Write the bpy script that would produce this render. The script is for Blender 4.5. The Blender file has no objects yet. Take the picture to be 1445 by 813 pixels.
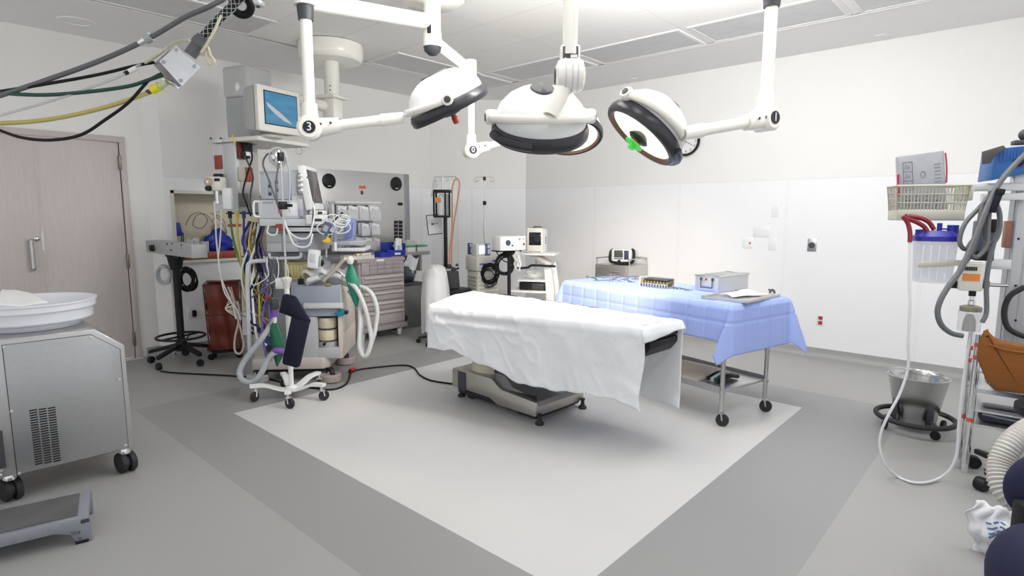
import bpy, bmesh, math, random
from mathutils import Vector, Matrix, noise
random.seed(7)
R = math.radians
SC = bpy.context.scene
COL = SC.collection
# ------------------------------------------------------------------ camera
F, CX, CY, PITCH, ROLL, YAW, EYE = 816.81, 722.5, 406.5, .12748, .00256, .73248, 1.45
_f = Vector((math.cos(YAW)*math.cos(PITCH), math.sin(YAW)*math.cos(PITCH), -math.sin(PITCH)))
_r0 = Vector((math.sin(YAW), -math.cos(YAW), 0)); _u0 = _r0.cross(_f)
_r = math.cos(ROLL)*_r0 + math.sin(ROLL)*_u0
_u = -math.sin(ROLL)*_r0 + math.cos(ROLL)*_u0
CAMP = Vector((0, 0, EYE))
cam = bpy.data.objects.new('camera', bpy.data.cameras.new('camera')); COL.objects.link(cam)
cam.matrix_world = Matrix(((_r.x, _u.x, -_f.x, 0), (_r.y, _u.y, -_f.y, 0), (_r.z, _u.z, -_f.z, EYE), (0, 0, 0, 1)))
cam.data.sensor_width = 36; cam.data.lens = F/1445*36; cam.data.clip_start = .05
SC.camera = cam
# ------------------------------------------------------------------ light and exposure
SC.view_settings.view_transform = 'Standard'; SC.view_settings.look = 'None'
SC.view_settings.gamma = 1; SC.view_settings.use_curve_mapping = False
SC.view_settings.exposure = -0.06
W = bpy.data.worlds.new('world'); SC.world = W; W.use_nodes = True
W.node_tree.nodes['Background'].inputs[0].default_value = (.96, .975, 1, 1)
W.node_tree.nodes['Background'].inputs[1].default_value = .95
SC.cycles.max_bounces = 8; SC.cycles.diffuse_bounces = 5; SC.cycles.transparent_max_bounces = 12
SC.cycles.sample_clamp_indirect = 6
CEIL = 3.045
def area(name, loc, sx, sy, power, col=(1, 1, 1), target=None):
    l = bpy.data.lights.new(name, 'AREA'); l.shape = 'RECTANGLE'; l.size = sx; l.size_y = sy; l.energy = power; l.color = col
    o = bpy.data.objects.new(name, l); COL.objects.link(o); o.location = loc
    if target: o.rotation_euler = (Vector(target)-Vector(loc)).to_track_quat('-Z', 'Y').to_euler()
    return o
# added unseen luminaires for brightness (their housings are built with the ceiling); x, y, watts
ADDED_LUMS = [(1.6, .1, 6), (3.2, .1, 13), (3.3, 1.5, 14), (1.6, 1.5, 5), (4.1, -1.0, 13), (2.3, 2.6, 6)]
for i, (x, y, w) in enumerate(ADDED_LUMS):
    area('added_ceiling_light', (x, y, CEIL-.035), 1.1, .5, w, (1, .985, .96))
# added area lights without fixtures, above the picture's edge, brightening far walls and ceiling
area('added_wash_light', (3.2, 1.6, 2.75), 1.2, .35, 40, (1, .985, .96), (5.6, 5.2, 3.05))
area('added_wash_light', (3.5, 1.1, 2.70), 1.2, .35, 24, (1, .985, .97), (6.4, 1.8, 3.35))
area('added_wash_light', (2.2, 2.2, 2.70), 1.2, .35, 11, (1, .985, .96), (3.4, 6.5, 3.1))
# ------------------------------------------------------------------ pixel -> place
def ray(px, py): return _f + _r*((px-CX)/F) - _u*((py-CY)/F)
def dep(px, py, D): return CAMP + ray(px, py)*D
def fl(px, py, z=0.):
    d = ray(px, py); return CAMP + d*((z-EYE)/d.z)
def pl(px, py, ax, v):
    d = ray(px, py); return CAMP + d*((v-CAMP[ax])/d[ax])
def ppl(px, py, p0, n):
    d = ray(px, py); return CAMP + d*((Vector(p0)-CAMP).dot(n)/d.dot(n))
# ------------------------------------------------------------------ materials
MATS = {}
def mat(name, col, rough=.5, metal=0., var=.06, scale=12., bump=0., emit=None, estr=0., trans=0., alpha=1., stretch=None, coat=0., spec=None):
    if name in MATS: return MATS[name]
    m = bpy.data.materials.new(name); m.use_nodes = True; nt = m.node_tree; b = nt.nodes['Principled BSDF']
    tc = nt.nodes.new('ShaderNodeTexCoord'); mp = nt.nodes.new('ShaderNodeMapping'); nz = nt.nodes.new('ShaderNodeTexNoise')
    nt.links.new(tc.outputs['Object'], mp.inputs[0]); nt.links.new(mp.outputs[0], nz.inputs['Vector'])
    if stretch: mp.inputs['Scale'].default_value = stretch
    nz.inputs['Scale'].default_value = scale; nz.inputs['Detail'].default_value = 3
    mx = nt.nodes.new('ShaderNodeMixRGB'); c = Vector(col)
    mx.inputs[1].default_value = (*[max(0, v*(1-var)) for v in c], 1); mx.inputs[2].default_value = (*[min(1, v*(1+var)) for v in c], 1)
    nt.links.new(nz.outputs['Fac'], mx.inputs[0]); nt.links.new(mx.outputs[0], b.inputs['Base Color'])
    b.inputs['Roughness'].default_value = rough; b.inputs['Metallic'].default_value = metal
    if spec is not None: b.inputs['Specular IOR Level'].default_value = spec
    if bump:
        bp = nt.nodes.new('ShaderNodeBump'); bp.inputs['Strength'].default_value = bump; bp.inputs['Distance'].default_value = .01
        nt.links.new(nz.outputs['Fac'], bp.inputs['Height']); nt.links.new(bp.outputs[0], b.inputs['Normal'])
    if emit: b.inputs['Emission Color'].default_value = (*emit, 1); b.inputs['Emission Strength'].default_value = estr
    if trans: b.inputs['Transmission Weight'].default_value = trans
    if alpha < 1: b.inputs['Alpha'].default_value = alpha
    if coat: b.inputs['Coat Weight'].default_value = coat; b.inputs['Coat Roughness'].default_value = .1
    MATS[name] = m; return m
M_wall = mat('wall_paint', (.86, .85, .825), .55, var=.015, scale=3)
M_doorwall = M_wall
M_ceil = mat('ceiling_plaster', (.88, .875, .86), .8, var=.015, scale=4)
M_tile = mat('ceiling_tile', (.90, .885, .85), .8, var=.015, scale=40)
M_panel = mat('wall_panel_white', (.89, .895, .91), .5, var=.012, scale=3)
M_cove = mat('cove_vinyl', (.36, .36, .355), .45, var=.04)
M_seam = mat('seam_strip', (.78, .785, .79), .5, var=.01)
M_enamel = mat('cream_enamel', (.86, .84, .77), .25, var=.02, coat=.4)
M_white = mat('white_plastic', (.83, .84, .84), .35, var=.02)
M_offw = mat('offwhite_plastic', (.74, .72, .66), .45, var=.03)
M_lgrey = mat('light_grey_plastic', (.60, .62, .64), .45, var=.03)
M_grey = mat('grey_plastic', (.38, .40, .42), .45, var=.04)
M_bgrey = mat('blue_grey_metal', (.36, .40, .46), .4, var=.04)
M_dgrey = mat('dark_grey_plastic', (.05, .052, .06), .45, var=.08)
M_black = mat('black_plastic', (.012, .012, .014), .45, var=.1, spec=.3)
M_rubber = mat('black_rubber', (.02, .02, .022), .65, var=.1)
M_navy = mat('navy_vinyl', (.010, .010, .028), .5, var=.12, scale=20, bump=.1, spec=.25)
M_steel = mat('brushed_steel', (.56, .555, .55), .33, .9, var=.08, scale=30, stretch=(1, 1, 14))
M_steelh = mat('brushed_steel_level', (.62, .62, .62), .36, .85, var=.08, scale=30, stretch=(14, 1, 1))
M_chrome = mat('chrome', (.78, .79, .80), .14, 1., var=.03)
M_alu = mat('matt_aluminium', (.70, .71, .72), .38, .7, var=.04)
M_red = mat('red_plastic', (.42, .03, .03), .4, var=.08)
M_dred = mat('dark_red_plate', (.30, .05, .03), .45, var=.08)
M_yellow = mat('yellow_plastic', (.75, .56, .04), .4, var=.06)
M_green = mat('green_rubber', (.01, .21, .13), .4, var=.08)
M_dgreen = mat('dark_green_rubber', (.01, .13, .07), .4, var=.1)
M_blue = mat('royal_blue_plastic', (.015, .03, .36), .35, var=.08)
M_purple = mat('violet_plastic', (.19, .08, .42), .4, var=.08)
M_orange = mat('orange_label', (.75, .25, .05), .5, var=.05)
M_pink = mat('pink_label', (.8, .15, .35), .5, var=.05)
M_ywire = mat('yellow_hose', (.62, .52, .10), .45, var=.06)
M_bluehose = mat('blue_hose', (.02, .04, .22), .4, var=.06)
M_greenhose = mat('green_hose', (.06, .20, .07), .45, var=.06)
M_cable = mat('black_cable', (.008, .008, .009), .5, var=.08, spec=.25)
M_gcable = mat('grey_cable', (.12, .124, .132), .45, var=.05)
M_wcable = mat('white_cable', (.80, .80, .79), .45, var=.03)
M_clear = mat('clear_plastic', (.92, .93, .95), .12, var=.01, alpha=.38)
M_film = mat('plastic_film', (.93, .94, .95), .15, var=.02, alpha=.6, bump=.4, scale=25)
M_paper = mat('white_paper', (.86, .86, .86), .8, var=.02)
M_print = mat('dark_print', (.10, .10, .13), .8, var=.05)
M_screen = mat('dark_glass_screen', (.012, .013, .015), .08, var=.05)
M_glass = mat('window_glass', (.6, .6, .6), .05, var=.01, alpha=.3)
# ------------------------------------------------------------------ mesh builder
def basis(axis):
    a = Vector(axis).normalized(); t = Vector((0, 0, 1)) if abs(a.z) < .9 else Vector((1, 0, 0))
    x = t.cross(a).normalized(); return x, a.cross(x), a
def catmull(pts, n=6, closed=False):
    P = [Vector(p) for p in pts]
    if len(P) < 3: return P
    out = []; m = len(P); rng = range(m if closed else m-1)
    for i in rng:
        p1, p2 = P[i], P[(i+1) % m]
        p0 = P[i-1] if (i or closed) else p1*2-p2
        p3 = P[(i+2) % m] if (i+2 < m or closed) else p2*2-p1
        for k in range(n):
            t = k/n; out.append(.5*((2*p1)+(p2-p0)*t+(2*p0-5*p1+4*p2-p3)*t*t+(3*p1-p0-3*p2+p3)*t**3))
    if not closed: out.append(P[-1])
    return out
class MB:
    def __init__(s): s.bm = bmesh.new()
    def box(s, x0, x1, y0, y1, z0, z1, bev=0., M=None, seg=2):
        m = Matrix.Translation(((x0+x1)/2, (y0+y1)/2, (z0+z1)/2)) @ Matrix.Diagonal((abs(x1-x0), abs(y1-y0), abs(z1-z0), 1))
        if M is not None: m = M @ m
        v = bmesh.ops.create_cube(s.bm, size=1, matrix=m)['verts']
        bev = min(bev, .45*min(abs(x1-x0), abs(y1-y0), abs(z1-z0)))
        if bev > 0:
            e = list({e for q in v for e in q.link_edges})
            bmesh.ops.bevel(s.bm, geom=e, offset=bev, segments=seg, profile=.5, affect='EDGES')
        return s
    def cyl(s, p0, p1, r0, r1=None, seg=20, caps=True):
        p0, p1 = Vector(p0), Vector(p1); r1 = r0 if r1 is None else r1
        return s.rings([(p0, r0), (p1, r1)], p1-p0, seg, caps)
    def rings(s, pr, axis, seg=24, caps=True):
        x, y, a = basis(axis); R_ = []
        for p, r in pr:
            R_.append([s.bm.verts.new(Vector(p)+(x*math.cos(t)+y*math.sin(t))*max(r, 1e-4)) for t in [2*math.pi*i/seg for i in range(seg)]])
        for A, B in zip(R_, R_[1:]):
            for i in range(seg): s.bm.faces.new((A[i], A[(i+1) % seg], B[(i+1) % seg], B[i]))
        if caps: s.bm.faces.new(R_[0][::-1]); s.bm.faces.new(R_[-1])
        return s
    def lathe(s, prof, o=(0, 0, 0), axis=(0, 0, 1), seg=32, caps=True):
        o = Vector(o); a = Vector(axis).normalized()
        return s.rings([(o+a*z, r) for r, z in prof], a, seg, caps)
    def tube(s, pts, r, seg=8, n=6, closed=False, smooth=True):
        P = catmull(pts, n, closed) if smooth else [Vector(p) for p in pts]
        P = [p for i, p in enumerate(P) if i == 0 or (p-P[i-1]).length > 1e-5]
        m = len(P); prev = None; rings = []
        for i, p in enumerate(P):
            t = (P[(i+1) % m]-P[i-1]) if (closed or 0 < i < m-1) else (P[1]-P[0] if i == 0 else P[-1]-P[-2])
            if t.length < 1e-7: t = Vector((0, 0, 1))
            t.normalize()
            if prev is None: x = basis(t)[0]
            else:
                x = prev - t*prev.dot(t)
                x = x.normalized() if x.length > 1e-5 else basis(t)[0]
            prev = x; y = t.cross(x)
            rr = r[int(i*len(r)/m)] if isinstance(r, (list, tuple)) else r
            rings.append([s.bm.verts.new(p+(x*math.cos(q)+y*math.sin(q))*rr) for q in [2*math.pi*k/seg for k in range(seg)]])
        pairs = list(zip(rings, rings[1:])) + ([(rings[-1], rings[0])] if closed else [])
        for A, B in pairs:
            for i in range(seg): s.bm.faces.new((A[i], A[(i+1) % seg], B[(i+1) % seg], B[i]))
        if not closed: s.bm.faces.new(rings[0][::-1]); s.bm.faces.new(rings[-1])
        return s
    def hose(s, pts, r, pitch=.012, seg=12, n=10):          # corrugated tube
        P = catmull(pts, n); L = [0]
        for a, b in zip(P, P[1:]): L.append(L[-1]+(b-a).length)
        k = int(L[-1]/(pitch/2)); Q = []; j = 0
        for i in range(k+1):
            d = L[-1]*i/k
            while j < len(L)-2 and L[j+1] < d: j += 1
            t = (d-L[j])/max(1e-6, L[j+1]-L[j]); Q.append(P[j].lerp(P[j+1], t))
        rr = [r if i % 2 else r*.86 for i in range(len(Q))]
        return s.tube(Q, rr, seg, smooth=False)
    def ell(s, c, rx, ry, rz, M=None, u=20, v=12):
        m = Matrix.Translation(c)
        if M is not None: m = m @ M
        bmesh.ops.create_uvsphere(s.bm, u_segments=u, v_segments=v, radius=1, matrix=m @ Matrix.Diagonal((rx, ry, rz, 1))); return s
    def prism(s, poly, d, bev=0.):                            # poly: 3-D points, d: extrude vector
        d = Vector(d); a = [s.bm.verts.new(Vector(p)) for p in poly]; b = [s.bm.verts.new(Vector(p)+d) for p in poly]; n = len(a)
        fs = [s.bm.faces.new(a[::-1]), s.bm.faces.new(b)]+[s.bm.faces.new((a[i], a[(i+1) % n], b[(i+1) % n], b[i])) for i in range(n)]
        bmesh.ops.recalc_face_normals(s.bm, faces=fs)
        if bev:
            bmesh.ops.bevel(s.bm, geom=list({e for f in fs for e in f.edges}), offset=bev, segments=2, profile=.5, affect='EDGES')
        return s
    def grid(s, fn, nu, nv):
        V = [[s.bm.verts.new(Vector(fn(i/nu, j/nv))) for j in range(nv+1)] for i in range(nu+1)]
        for i in range(nu):
            for j in range(nv): s.bm.faces.new((V[i][j], V[i+1][j], V[i+1][j+1], V[i][j+1]))
        return s
    def ring(s, c, axis, r, t, seg=32, ts=8, scale=(1, 1)):
        x, y, a = basis(axis); c = Vector(c)
        return s.tube([c+x*math.cos(q)*r*scale[0]+y*math.sin(q)*r*scale[1] for q in [2*math.pi*i/seg for i in range(seg)]], t, ts, closed=True, smooth=False)
    def text(s, txt, size, M, depth=.001):
        cu = bpy.data.curves.new('t', 'FONT'); cu.body = txt; cu.size = size; cu.extrude = depth; cu.align_x = 'CENTER'; cu.align_y = 'CENTER'; cu.resolution_u = 3
        o = bpy.data.objects.new('t', cu); COL.objects.link(o)
        me = bpy.data.meshes.new_from_object(o); me.transform(M); s.bm.from_mesh(me)
        bpy.data.objects.remove(o); bpy.data.curves.remove(cu); bpy.data.meshes.remove(me); return s
    def mesh(s, name, m, angle=40):
        bmesh.ops.recalc_face_normals(s.bm, faces=s.bm.faces[:])
        me = bpy.data.meshes.new(name); s.bm.to_mesh(me); s.bm.free()
        for x in (m if isinstance(m, list) else [m]): me.materials.append(x)
        for p in me.polygons: p.use_smooth = True
        me.set_sharp_from_angle(angle=R(angle)); return me
def link(name, me, parent=None):
    o = bpy.data.objects.new(name, me); COL.objects.link(o)
    if parent: o.parent = parent
    return o
def tag(o, label, cat, group=None):
    o['label'] = label; o['category'] = cat
    if group: o['group'] = group
    return o
def struct(name, mb, m):
    o = link(name, mb.mesh(name, m)); o['kind'] = 'structure'; return o
def struct_part(name, mb, m, parent):
    return link(name, mb.mesh(name, m), parent)
def single(name, mb, m, label, cat, group=None, angle=40):
    me = mb.mesh(name, m, angle); n = len(me.vertices)
    lo = [min(v.co[k] for v in me.vertices) for k in range(3)]; hi = [max(v.co[k] for v in me.vertices) for k in range(3)]
    c = Vector(((lo[0]+hi[0])/2, (lo[1]+hi[1])/2, lo[2])); me.transform(Matrix.Translation(-c))
    o = link(name, me); o.location = c; return tag(o, label, cat, group)
class Thing:
    """an Empty at the base; parts are built in its own axes: x to the right, y away, z up (seen from the front)"""
    def __init__(s, name, label, cat, loc=(0, 0, 0), rz=0., group=None):
        s.o = bpy.data.objects.new(name, None); COL.objects.link(s.o); s.o.empty_display_size = .1
        s.o.location = loc; s.o.rotation_euler = (0, 0, R(rz)); tag(s.o, label, cat, group)
        s.M = Matrix.Translation(loc) @ Matrix.Rotation(R(rz), 4, 'Z'); s.I = s.M.inverted()
    def L(s, px, py, y=0.):                                   # pixel on the thing's own plane y
        return s.I @ ppl(px, py, s.M @ Vector((0, y, 0)), s.M.to_3x3() @ Vector((0, 1, 0)))
    def LX(s, px, py, x=0.):
        return s.I @ ppl(px, py, s.M @ Vector((x, 0, 0)), s.M.to_3x3() @ Vector((1, 0, 0)))
    def LZ(s, px, py, z=0.):
        return s.I @ fl(px, py, s.M.translation.z+z)
    def D(s, px, py, d): return s.I @ dep(px, py, d)
    def part(s, name, mb, m, parent=None, label=None, angle=40):
        o = link(name, mb.mesh(name, m, angle), parent or s.o)
        if label: o['label'] = label
        return o
    def rect(s, px0, py0, px1, py1, y=0.):                     # pixel rectangle -> local x0, x1, z0, z1 on plane y
        a = s.L(px0, (py0+py1)/2, y); b = s.L(px1, (py0+py1)/2, y); mx = (px0+px1)/2
        t = s.L(mx, py0, y); q = s.L(mx, py1, y); return a.x, b.x, q.z, t.z
    def pbox(s, mb, px0, py0, px1, py1, y0, y1, bev=0.):
        x0, x1, z0, z1 = s.rect(px0, py0, px1, py1, y0); return mb.box(x0, x1, y0, y1, z0, z1, bev)
def copy_thing(src, loc=None, rz=None, label=None, group=None):
    c = src.copy(); COL.objects.link(c)
    if loc is not None: c.location = loc
    if rz is not None: c.rotation_euler = (0, 0, R(rz))
    if label: c['label'] = label
    if group: c['group'] = group
    for ch in list(src.children):
        d = ch.copy(); COL.objects.link(d); d.parent = c
        for g in list(ch.children):
            e = g.copy(); COL.objects.link(e); e.parent = d
    return c
def caster(T, p, r=.05, w=.028, az=0., fork=True, m=None, hub=None, top=None):
    """twin parts: wheel + fork, p is the floor point in the thing's axes"""
    p = Vector(p); d = Vector((math.cos(az), math.sin(az), 0)); a = Vector((-d.y, d.x, 0))
    c = p+Vector((0, 0, r)); q = MB()
    q.lathe([(r*.55, -w*.5), (r*.92, -w*.5), (r, -w*.3), (r, w*.3), (r*.92, w*.5), (r*.55, w*.5)], c, a, 20)
    o = T.part('caster', q, m or M_rubber)
    h = MB(); h.lathe([(r*.56, -w*.46), (r*.56, w*.46)], c, a, 16)
    if fork:
        zt = top if top else r*2+.025
        for s_ in (-1, 1): h.tube([c+a*s_*w*.7, c+a*s_*w*.7+Vector((0, 0, r*1.1))-d*r*.2], .006, 6, smooth=False)
        h.box(-r*.5, r*.5, -w*.8, w*.8, r*2.02, r*2.14, 0, Matrix.Translation(p-d*r*.3) @ Matrix.Rotation(az, 4, 'Z'))
        h.cyl(p-d*r*.45+Vector((0, 0, r*2.1)), p-d*r*.45+Vector((0, 0, zt)), .01, seg=10)
    T.part('caster_fork' if fork else 'hub', h, hub or M_chrome, o); return o
# ================================================================== the room
YL, XR, YD = 6.51, 6.44, 6.62          # left wall, right wall, the door's stretch of the left wall
XB, YB = -1.6, -2.4
SEAM = 1.811
# floor: grey sheet vinyl with a darker border round a pale inlaid field
floor_m = bpy.data.materials.new('sheet_vinyl'); floor_m.use_nodes = True
def vinyl(name, col):
    return mat(name, col, .42, var=.035, scale=1.7, spec=.35)
fm = [vinyl('vinyl_outer', (.35, .35, .345)), vinyl('vinyl_border', (.295, .295, .295)), vinyl('vinyl_field', (.60, .60, .60))]
xs = [XB, 1.21, 1.675, 4.62, 5.08, XR]; ys = [YB, .595, 1.195, 4.235, 4.86, YD+.05]
bm = bmesh.new(); V = [[bm.verts.new((x, y, 0)) for y in ys] for x in xs]
for i in range(5):
    for j in range(5):
        f_ = bm.faces.new((V[i][j], V[i+1][j], V[i+1][j+1], V[i][j+1]))
        f_.material_index = 2 if (i == 2 and j == 2) else (1 if (1 <= i <= 3 and 1 <= j <= 3) else 0)
me = bpy.data.meshes.new('floor'); bm.to_mesh(me); bm.free()
for m_ in fm: me.materials.append(m_)
fo = link('floor', me); fo['kind'] = 'structure'
# ceiling: plaster border around the lay-in field
TX0, TX1, TY0, TY1 = -1.0, 5.49, -1.6, 5.47
c = MB(); H = CEIL
c.box(XB, TX0, YB, YD+.1, H, H+.1).box(TX1, XR+.1, YB, YD+.1, H, H+.1).box(TX0, TX1, YB, TY0, H, H+.1).box(TX0, TX1, TY1, YD+.1, H, H+.1)
co = struct('ceiling', c, M_ceil)
ct = MB(); ct.box(TX0, TX1, TY0, TY1, H+.0055, H+.06); struct_part('tile_field', ct, M_tile, co)
M_tbar = mat('ceiling_tee', (.84, .83, .81), .6, var=.01)
M_tee = mat('tile_joint', (.80, .785, .75), .7, var=.01)
M_tgap = mat('tile_edge_gap', (.33, .33, .34), .7, var=.02)  # dark grey strip along two edges of the tile field
g = MB()
for x in (4.89, 4.28, 3.68, 3.07, 2.47, 1.86, 1.26, .65, .05): g.box(x-.006, x+.006, TY0, TY1, H+.005, H+.02)
for y in (4.87, 4.84-1.2*1, 4.84-2.4, 4.84-3.6, .04, -1.16): g.box(TX0, TX1, y-.006, y+.006, H+.005, H+.02)
struct_part('grid_tees', g, M_tee, co)
g = MB(); g.box(TX1-.018, TX1-.004, TY0, TY1, H-.001, H+.02).box(TX0, TX1, TY1-.016, TY1-.004, H-.001, H+.02)
struct_part('field_edge', g, M_tgap, co)
g = MB(); g.box(TX1-.004, TX1+.02, TY0, TY1+.02, H-.006, H+.02).box(TX0, TX1, TY1-.004, TY1+.02, H-.006, H+.02)
struct_part('edge_trim', g, M_tbar, co)
# walls
def quadwall(name, p, m=M_wall, th=.1, n=(0, 1, 0)):
    w = MB(); w.prism(p, Vector(n)*th); return struct(name, w, m)
# left wall with a pass-through niche
NX0, NX1, NZ0, NZ1 = 2.115, 3.15, .965, 1.648
w = MB(); xa, xb = 2.03, 5.475
w.box(xa, NX0, YL, YL+.12, 0, H).box(NX1, xb, YL, YL+.12, 0, H).box(NX0, NX1, YL, YL+.12, 0, NZ0).box(NX0, NX1, YL, YL+.12, NZ1, H)
w.prism([(xa, YL, 0), (xa-.11, YD, 0), (xa, YD, 0)], (0, 0, H))
w.prism([(xb, YL, 0), (xb+.12, YL+.12, 0), (xb, YL+.12, 0)], (0, 0, H))
wl = struct('wall_left', w, M_wall)
M_niche = mat('niche_cream', (.72, .67, .53), .5, var=.03)
n = MB(); n.box(NX0-.03, NX1+.03, YL+.40, YL+.43, NZ0-.03, NZ1+.03).box(NX0-.03, NX0, YL+.121, YL+.40, NZ0, NZ1).box(NX1, NX1+.03, YL+.121, YL+.40, NZ0, NZ1)
n.box(NX0-.03, NX1+.03, YL+.121, YL+.40, NZ1, NZ1+.03).box(NX0-.03, NX1+.03, YL+.121, YL+.40, NZ0-.03, NZ0)
struct_part('niche_lining', n, M_niche, wl)
n = MB()
n.box(NX0-.03, NX0, YL-.012, YL, NZ0-.03, NZ1+.03).box(NX0-.03, NX1+.03, YL-.012, YL, NZ1, NZ1+.03).box(NX1, NX1+.03, YL-.012, YL, NZ0-.03, NZ1+.03)
n.box(NX0-.03, NX1+.1, YL-.06, YL+.12, NZ0-.03, NZ0, .005)
struct_part('niche_frame', n, mat('niche_frame_paint', (.70, .68, .60), .45, var=.02), wl)
s_ = MB()
s_.box(2.03, 3.6, YL-.004, YL+.01, SEAM-.004, SEAM+.004).box(5.13, 5.475, YL-.004, YL+.01, SEAM-.004, SEAM+.004)
s_.box(3.6, 5.13, YL-.002, YL+.01, SEAM-.004, SEAM+.004)
for x in (3.5, 5.3): s_.box(x-.004, x+.004, YL-.004, YL+.01, .09, SEAM)
struct_part('panel_seams', s_, M_seam, wl)
# door stretch of the left wall
DX0, DX1, DH = .05, 1.70, 2.12
w = MB(); w.box(XB, DX0, YD, YD+.12, 0, H).box(DX1, xa, YD, YD+.12, 0, H).box(DX0, DX1, YD, YD+.12, DH, H)
wd = struct('wall_door', w, M_doorwall)
# corner
a, b = Vector((5.475, YL, 0)), Vector((XR, 5.528, 0)); nn = Vector((b.y-a.y, -(b.x-a.x), 0)).normalized()*-1
w = MB(); w.prism([a, b, b+nn*.12, a+nn*.12], (0, 0, H)); wc = struct('wall_corner', w, M_wall)
s_ = MB(); dv = (b-a)
for z0, z1 in ((SEAM-.004, SEAM+.004),): s_.prism([a-nn*.003+Vector((0, 0, z0)), b-nn*.003+Vector((0, 0, z0)), b+nn*.01+Vector((0, 0, z0)), a+nn*.01+Vector((0, 0, z0))], (0, 0, z1-z0))
for t in (.28, .43): p = a+dv*t; q = p+dv.normalized()*.012; s_.prism([p-nn*.003, q-nn*.003, q+nn*.01, p+nn*.01], (0, 0, SEAM))
struct_part('panel_seams', s_, M_seam, wc)
w = MB(); w.box(XR, XR+.12, YB, 5.65, 0, H); wr = struct('wall_right', w, M_wall)
s_ = MB(); s_.box(XR-.003, XR+.01, YB, 5.528, SEAM-.003, SEAM+.003)
for y in (4.334, 3.145, 1.944, .745, -.455): s_.box(XR-.0025, XR+.01, y-.012, y-.008, .09, SEAM).box(XR-.0025, XR+.01, y+.008, y+.012, .09, SEAM)
struct_part('panel_seams', s_, M_seam, wr)
# white wall panels below the seam
for nm, w_, pts in (('panels', wl, [(3.16, YL), (5.475, YL)]), ('panels', wr, [(XR, YB), (XR, 5.528)])):
    q = MB()
    if w_ is wl: q.box(3.18, 5.475, YL-.0016, YL+.01, .08, SEAM-.004).box(2.03, NX0-.04, YL-.0016, YL+.01, .08, SEAM-.004).box(NX0-.04, 3.18, YL-.0016, YL+.01, NZ1+.04, SEAM-.004).box(NX0-.04, 3.18, YL-.0016, YL+.01, .08, NZ0-.04)
    else: q.box(XR-.0016, XR+.01, YB, 5.528, .08, SEAM-.004)
    struct_part('wall_panels', q, M_panel, w_)
q = MB(); q.prism([a-nn*.0016+Vector((0, 0, .08)), b-nn*.0016+Vector((0, 0, .08)), b+nn*.01+Vector((0, 0, .08)), a+nn*.01+Vector((0, 0, .08))], (0, 0, SEAM-.084)); struct_part('wall_panels', q, M_panel, wc)
# coved base: the vinyl runs up the wall
def cove(name, segs, h=.09):
    q = MB()
    for p0, p1, n_ in segs:
        p0, p1, n_ = Vector(p0), Vector(p1), Vector(n_).normalized()
        prof = [(0, 0), (.05, 0), (.028, .006), (.013, .02), (.006, .045), (.005, h), (0, h)]
        q.prism([p0+n_*d+Vector((0, 0, z)) for d, z in prof], p1-p0)
    return struct(name, q, M_cove)
cove('baseboard_left', [((xa, YL, 0), (xb, YL, 0), (0, -1, 0)), ((1.80, YD, 0), (xa-.11, YD, 0), (0, -1, 0)), ((xa-.11, YD, 0), (xa, YL, 0), (-.7, -.7, 0))])
cove('baseboard_corner', [(a, b, -nn)])
cove('baseboard_right', [((XR, 5.528, 0), (XR, YB, 0), (-1, 0, 0))])
# double door
M_wood = mat('bleached_wood', (.62, .565, .545), .5, var=.10, scale=7, stretch=(9, 9, .5))
M_woodf = mat('bleached_wood_frame', (.57, .51, .49), .5, var=.08, scale=7, stretch=(9, 9, .5))
f_ = MB()
f_.box(DX0-.06, DX1+.05, YD-.025, YD+.10, DH, DH+.055, .003).box(DX1, DX1+.05, YD-.025, YD+.10, 0, DH, .003).box(DX0-.06, DX0, YD-.025, YD+.10, 0, DH, .003)
do = struct('door_1', f_, M_woodf)
DM = pl(60, 330, 1, YD).x
for k, (x0, x1) in enumerate(((DX0+.004, DM-.003), (DM+.003, DX1-.006))):
    q = MB(); q.box(x0, x1, YD+.0, YD+.045, .012, DH-.006, .003); d_ = struct_part('door_leaf', q, M_wood, do)
    if k == 0:
        hp = pl(46, 360, 1, YD-.05); hz0, hz1 = pl(47, 383, 1, YD-.05).z, pl(44, 337, 1, YD-.05).z
        q = MB(); q.tube([(hp.x, YD, hz1-.02), (hp.x, YD-.05, hz1-.02), (hp.x, YD-.055, hz1-.05), (hp.x, YD-.055, hz0+.05), (hp.x, YD-.05, hz0+.02), (hp.x, YD, hz0+.02)], .016, 10, n=4)
        struct_part('pull_handle', q, M_steel, d_)
        p = pl(52, 337, 1, YD-.01); q = MB(); q.lathe([(.022, 0), (.022, .012), (.012, .02)], (p.x, YD, p.z), (0, -1, 0), 16); struct_part('lock_cylinder', q, M_chrome, d_)
    else:
        q = MB()
        for z in (1.93, .98, .20): q.box(DX1-.016, DX1+.006, YD-.032, YD, z-.07, z+.07, .003)
        struct_part('hinges', q, mat('hinge_bronze', (.24, .21, .19), .4, .6), d_)
        q = MB(); p = pl(66, 337, 1, YD); q.box(DM-.012, DM+.006, YD-.006, YD+.01, p.z-.1, p.z+.05); struct_part('strike_plate', q, M_steel, d_)
        q = MB(); q.box(DM-.004, DM+.010, YD-.003, YD+.01, .03, DH-.02); struct_part('meeting_strip', q, M_wood, d_)
t = MB(); t.box(DX1-.9, DX1+.05, YD-.06, YD-.03, 0, .006); struct('trim_1', t, mat('threshold', (.75, .75, .74), .4))
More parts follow.
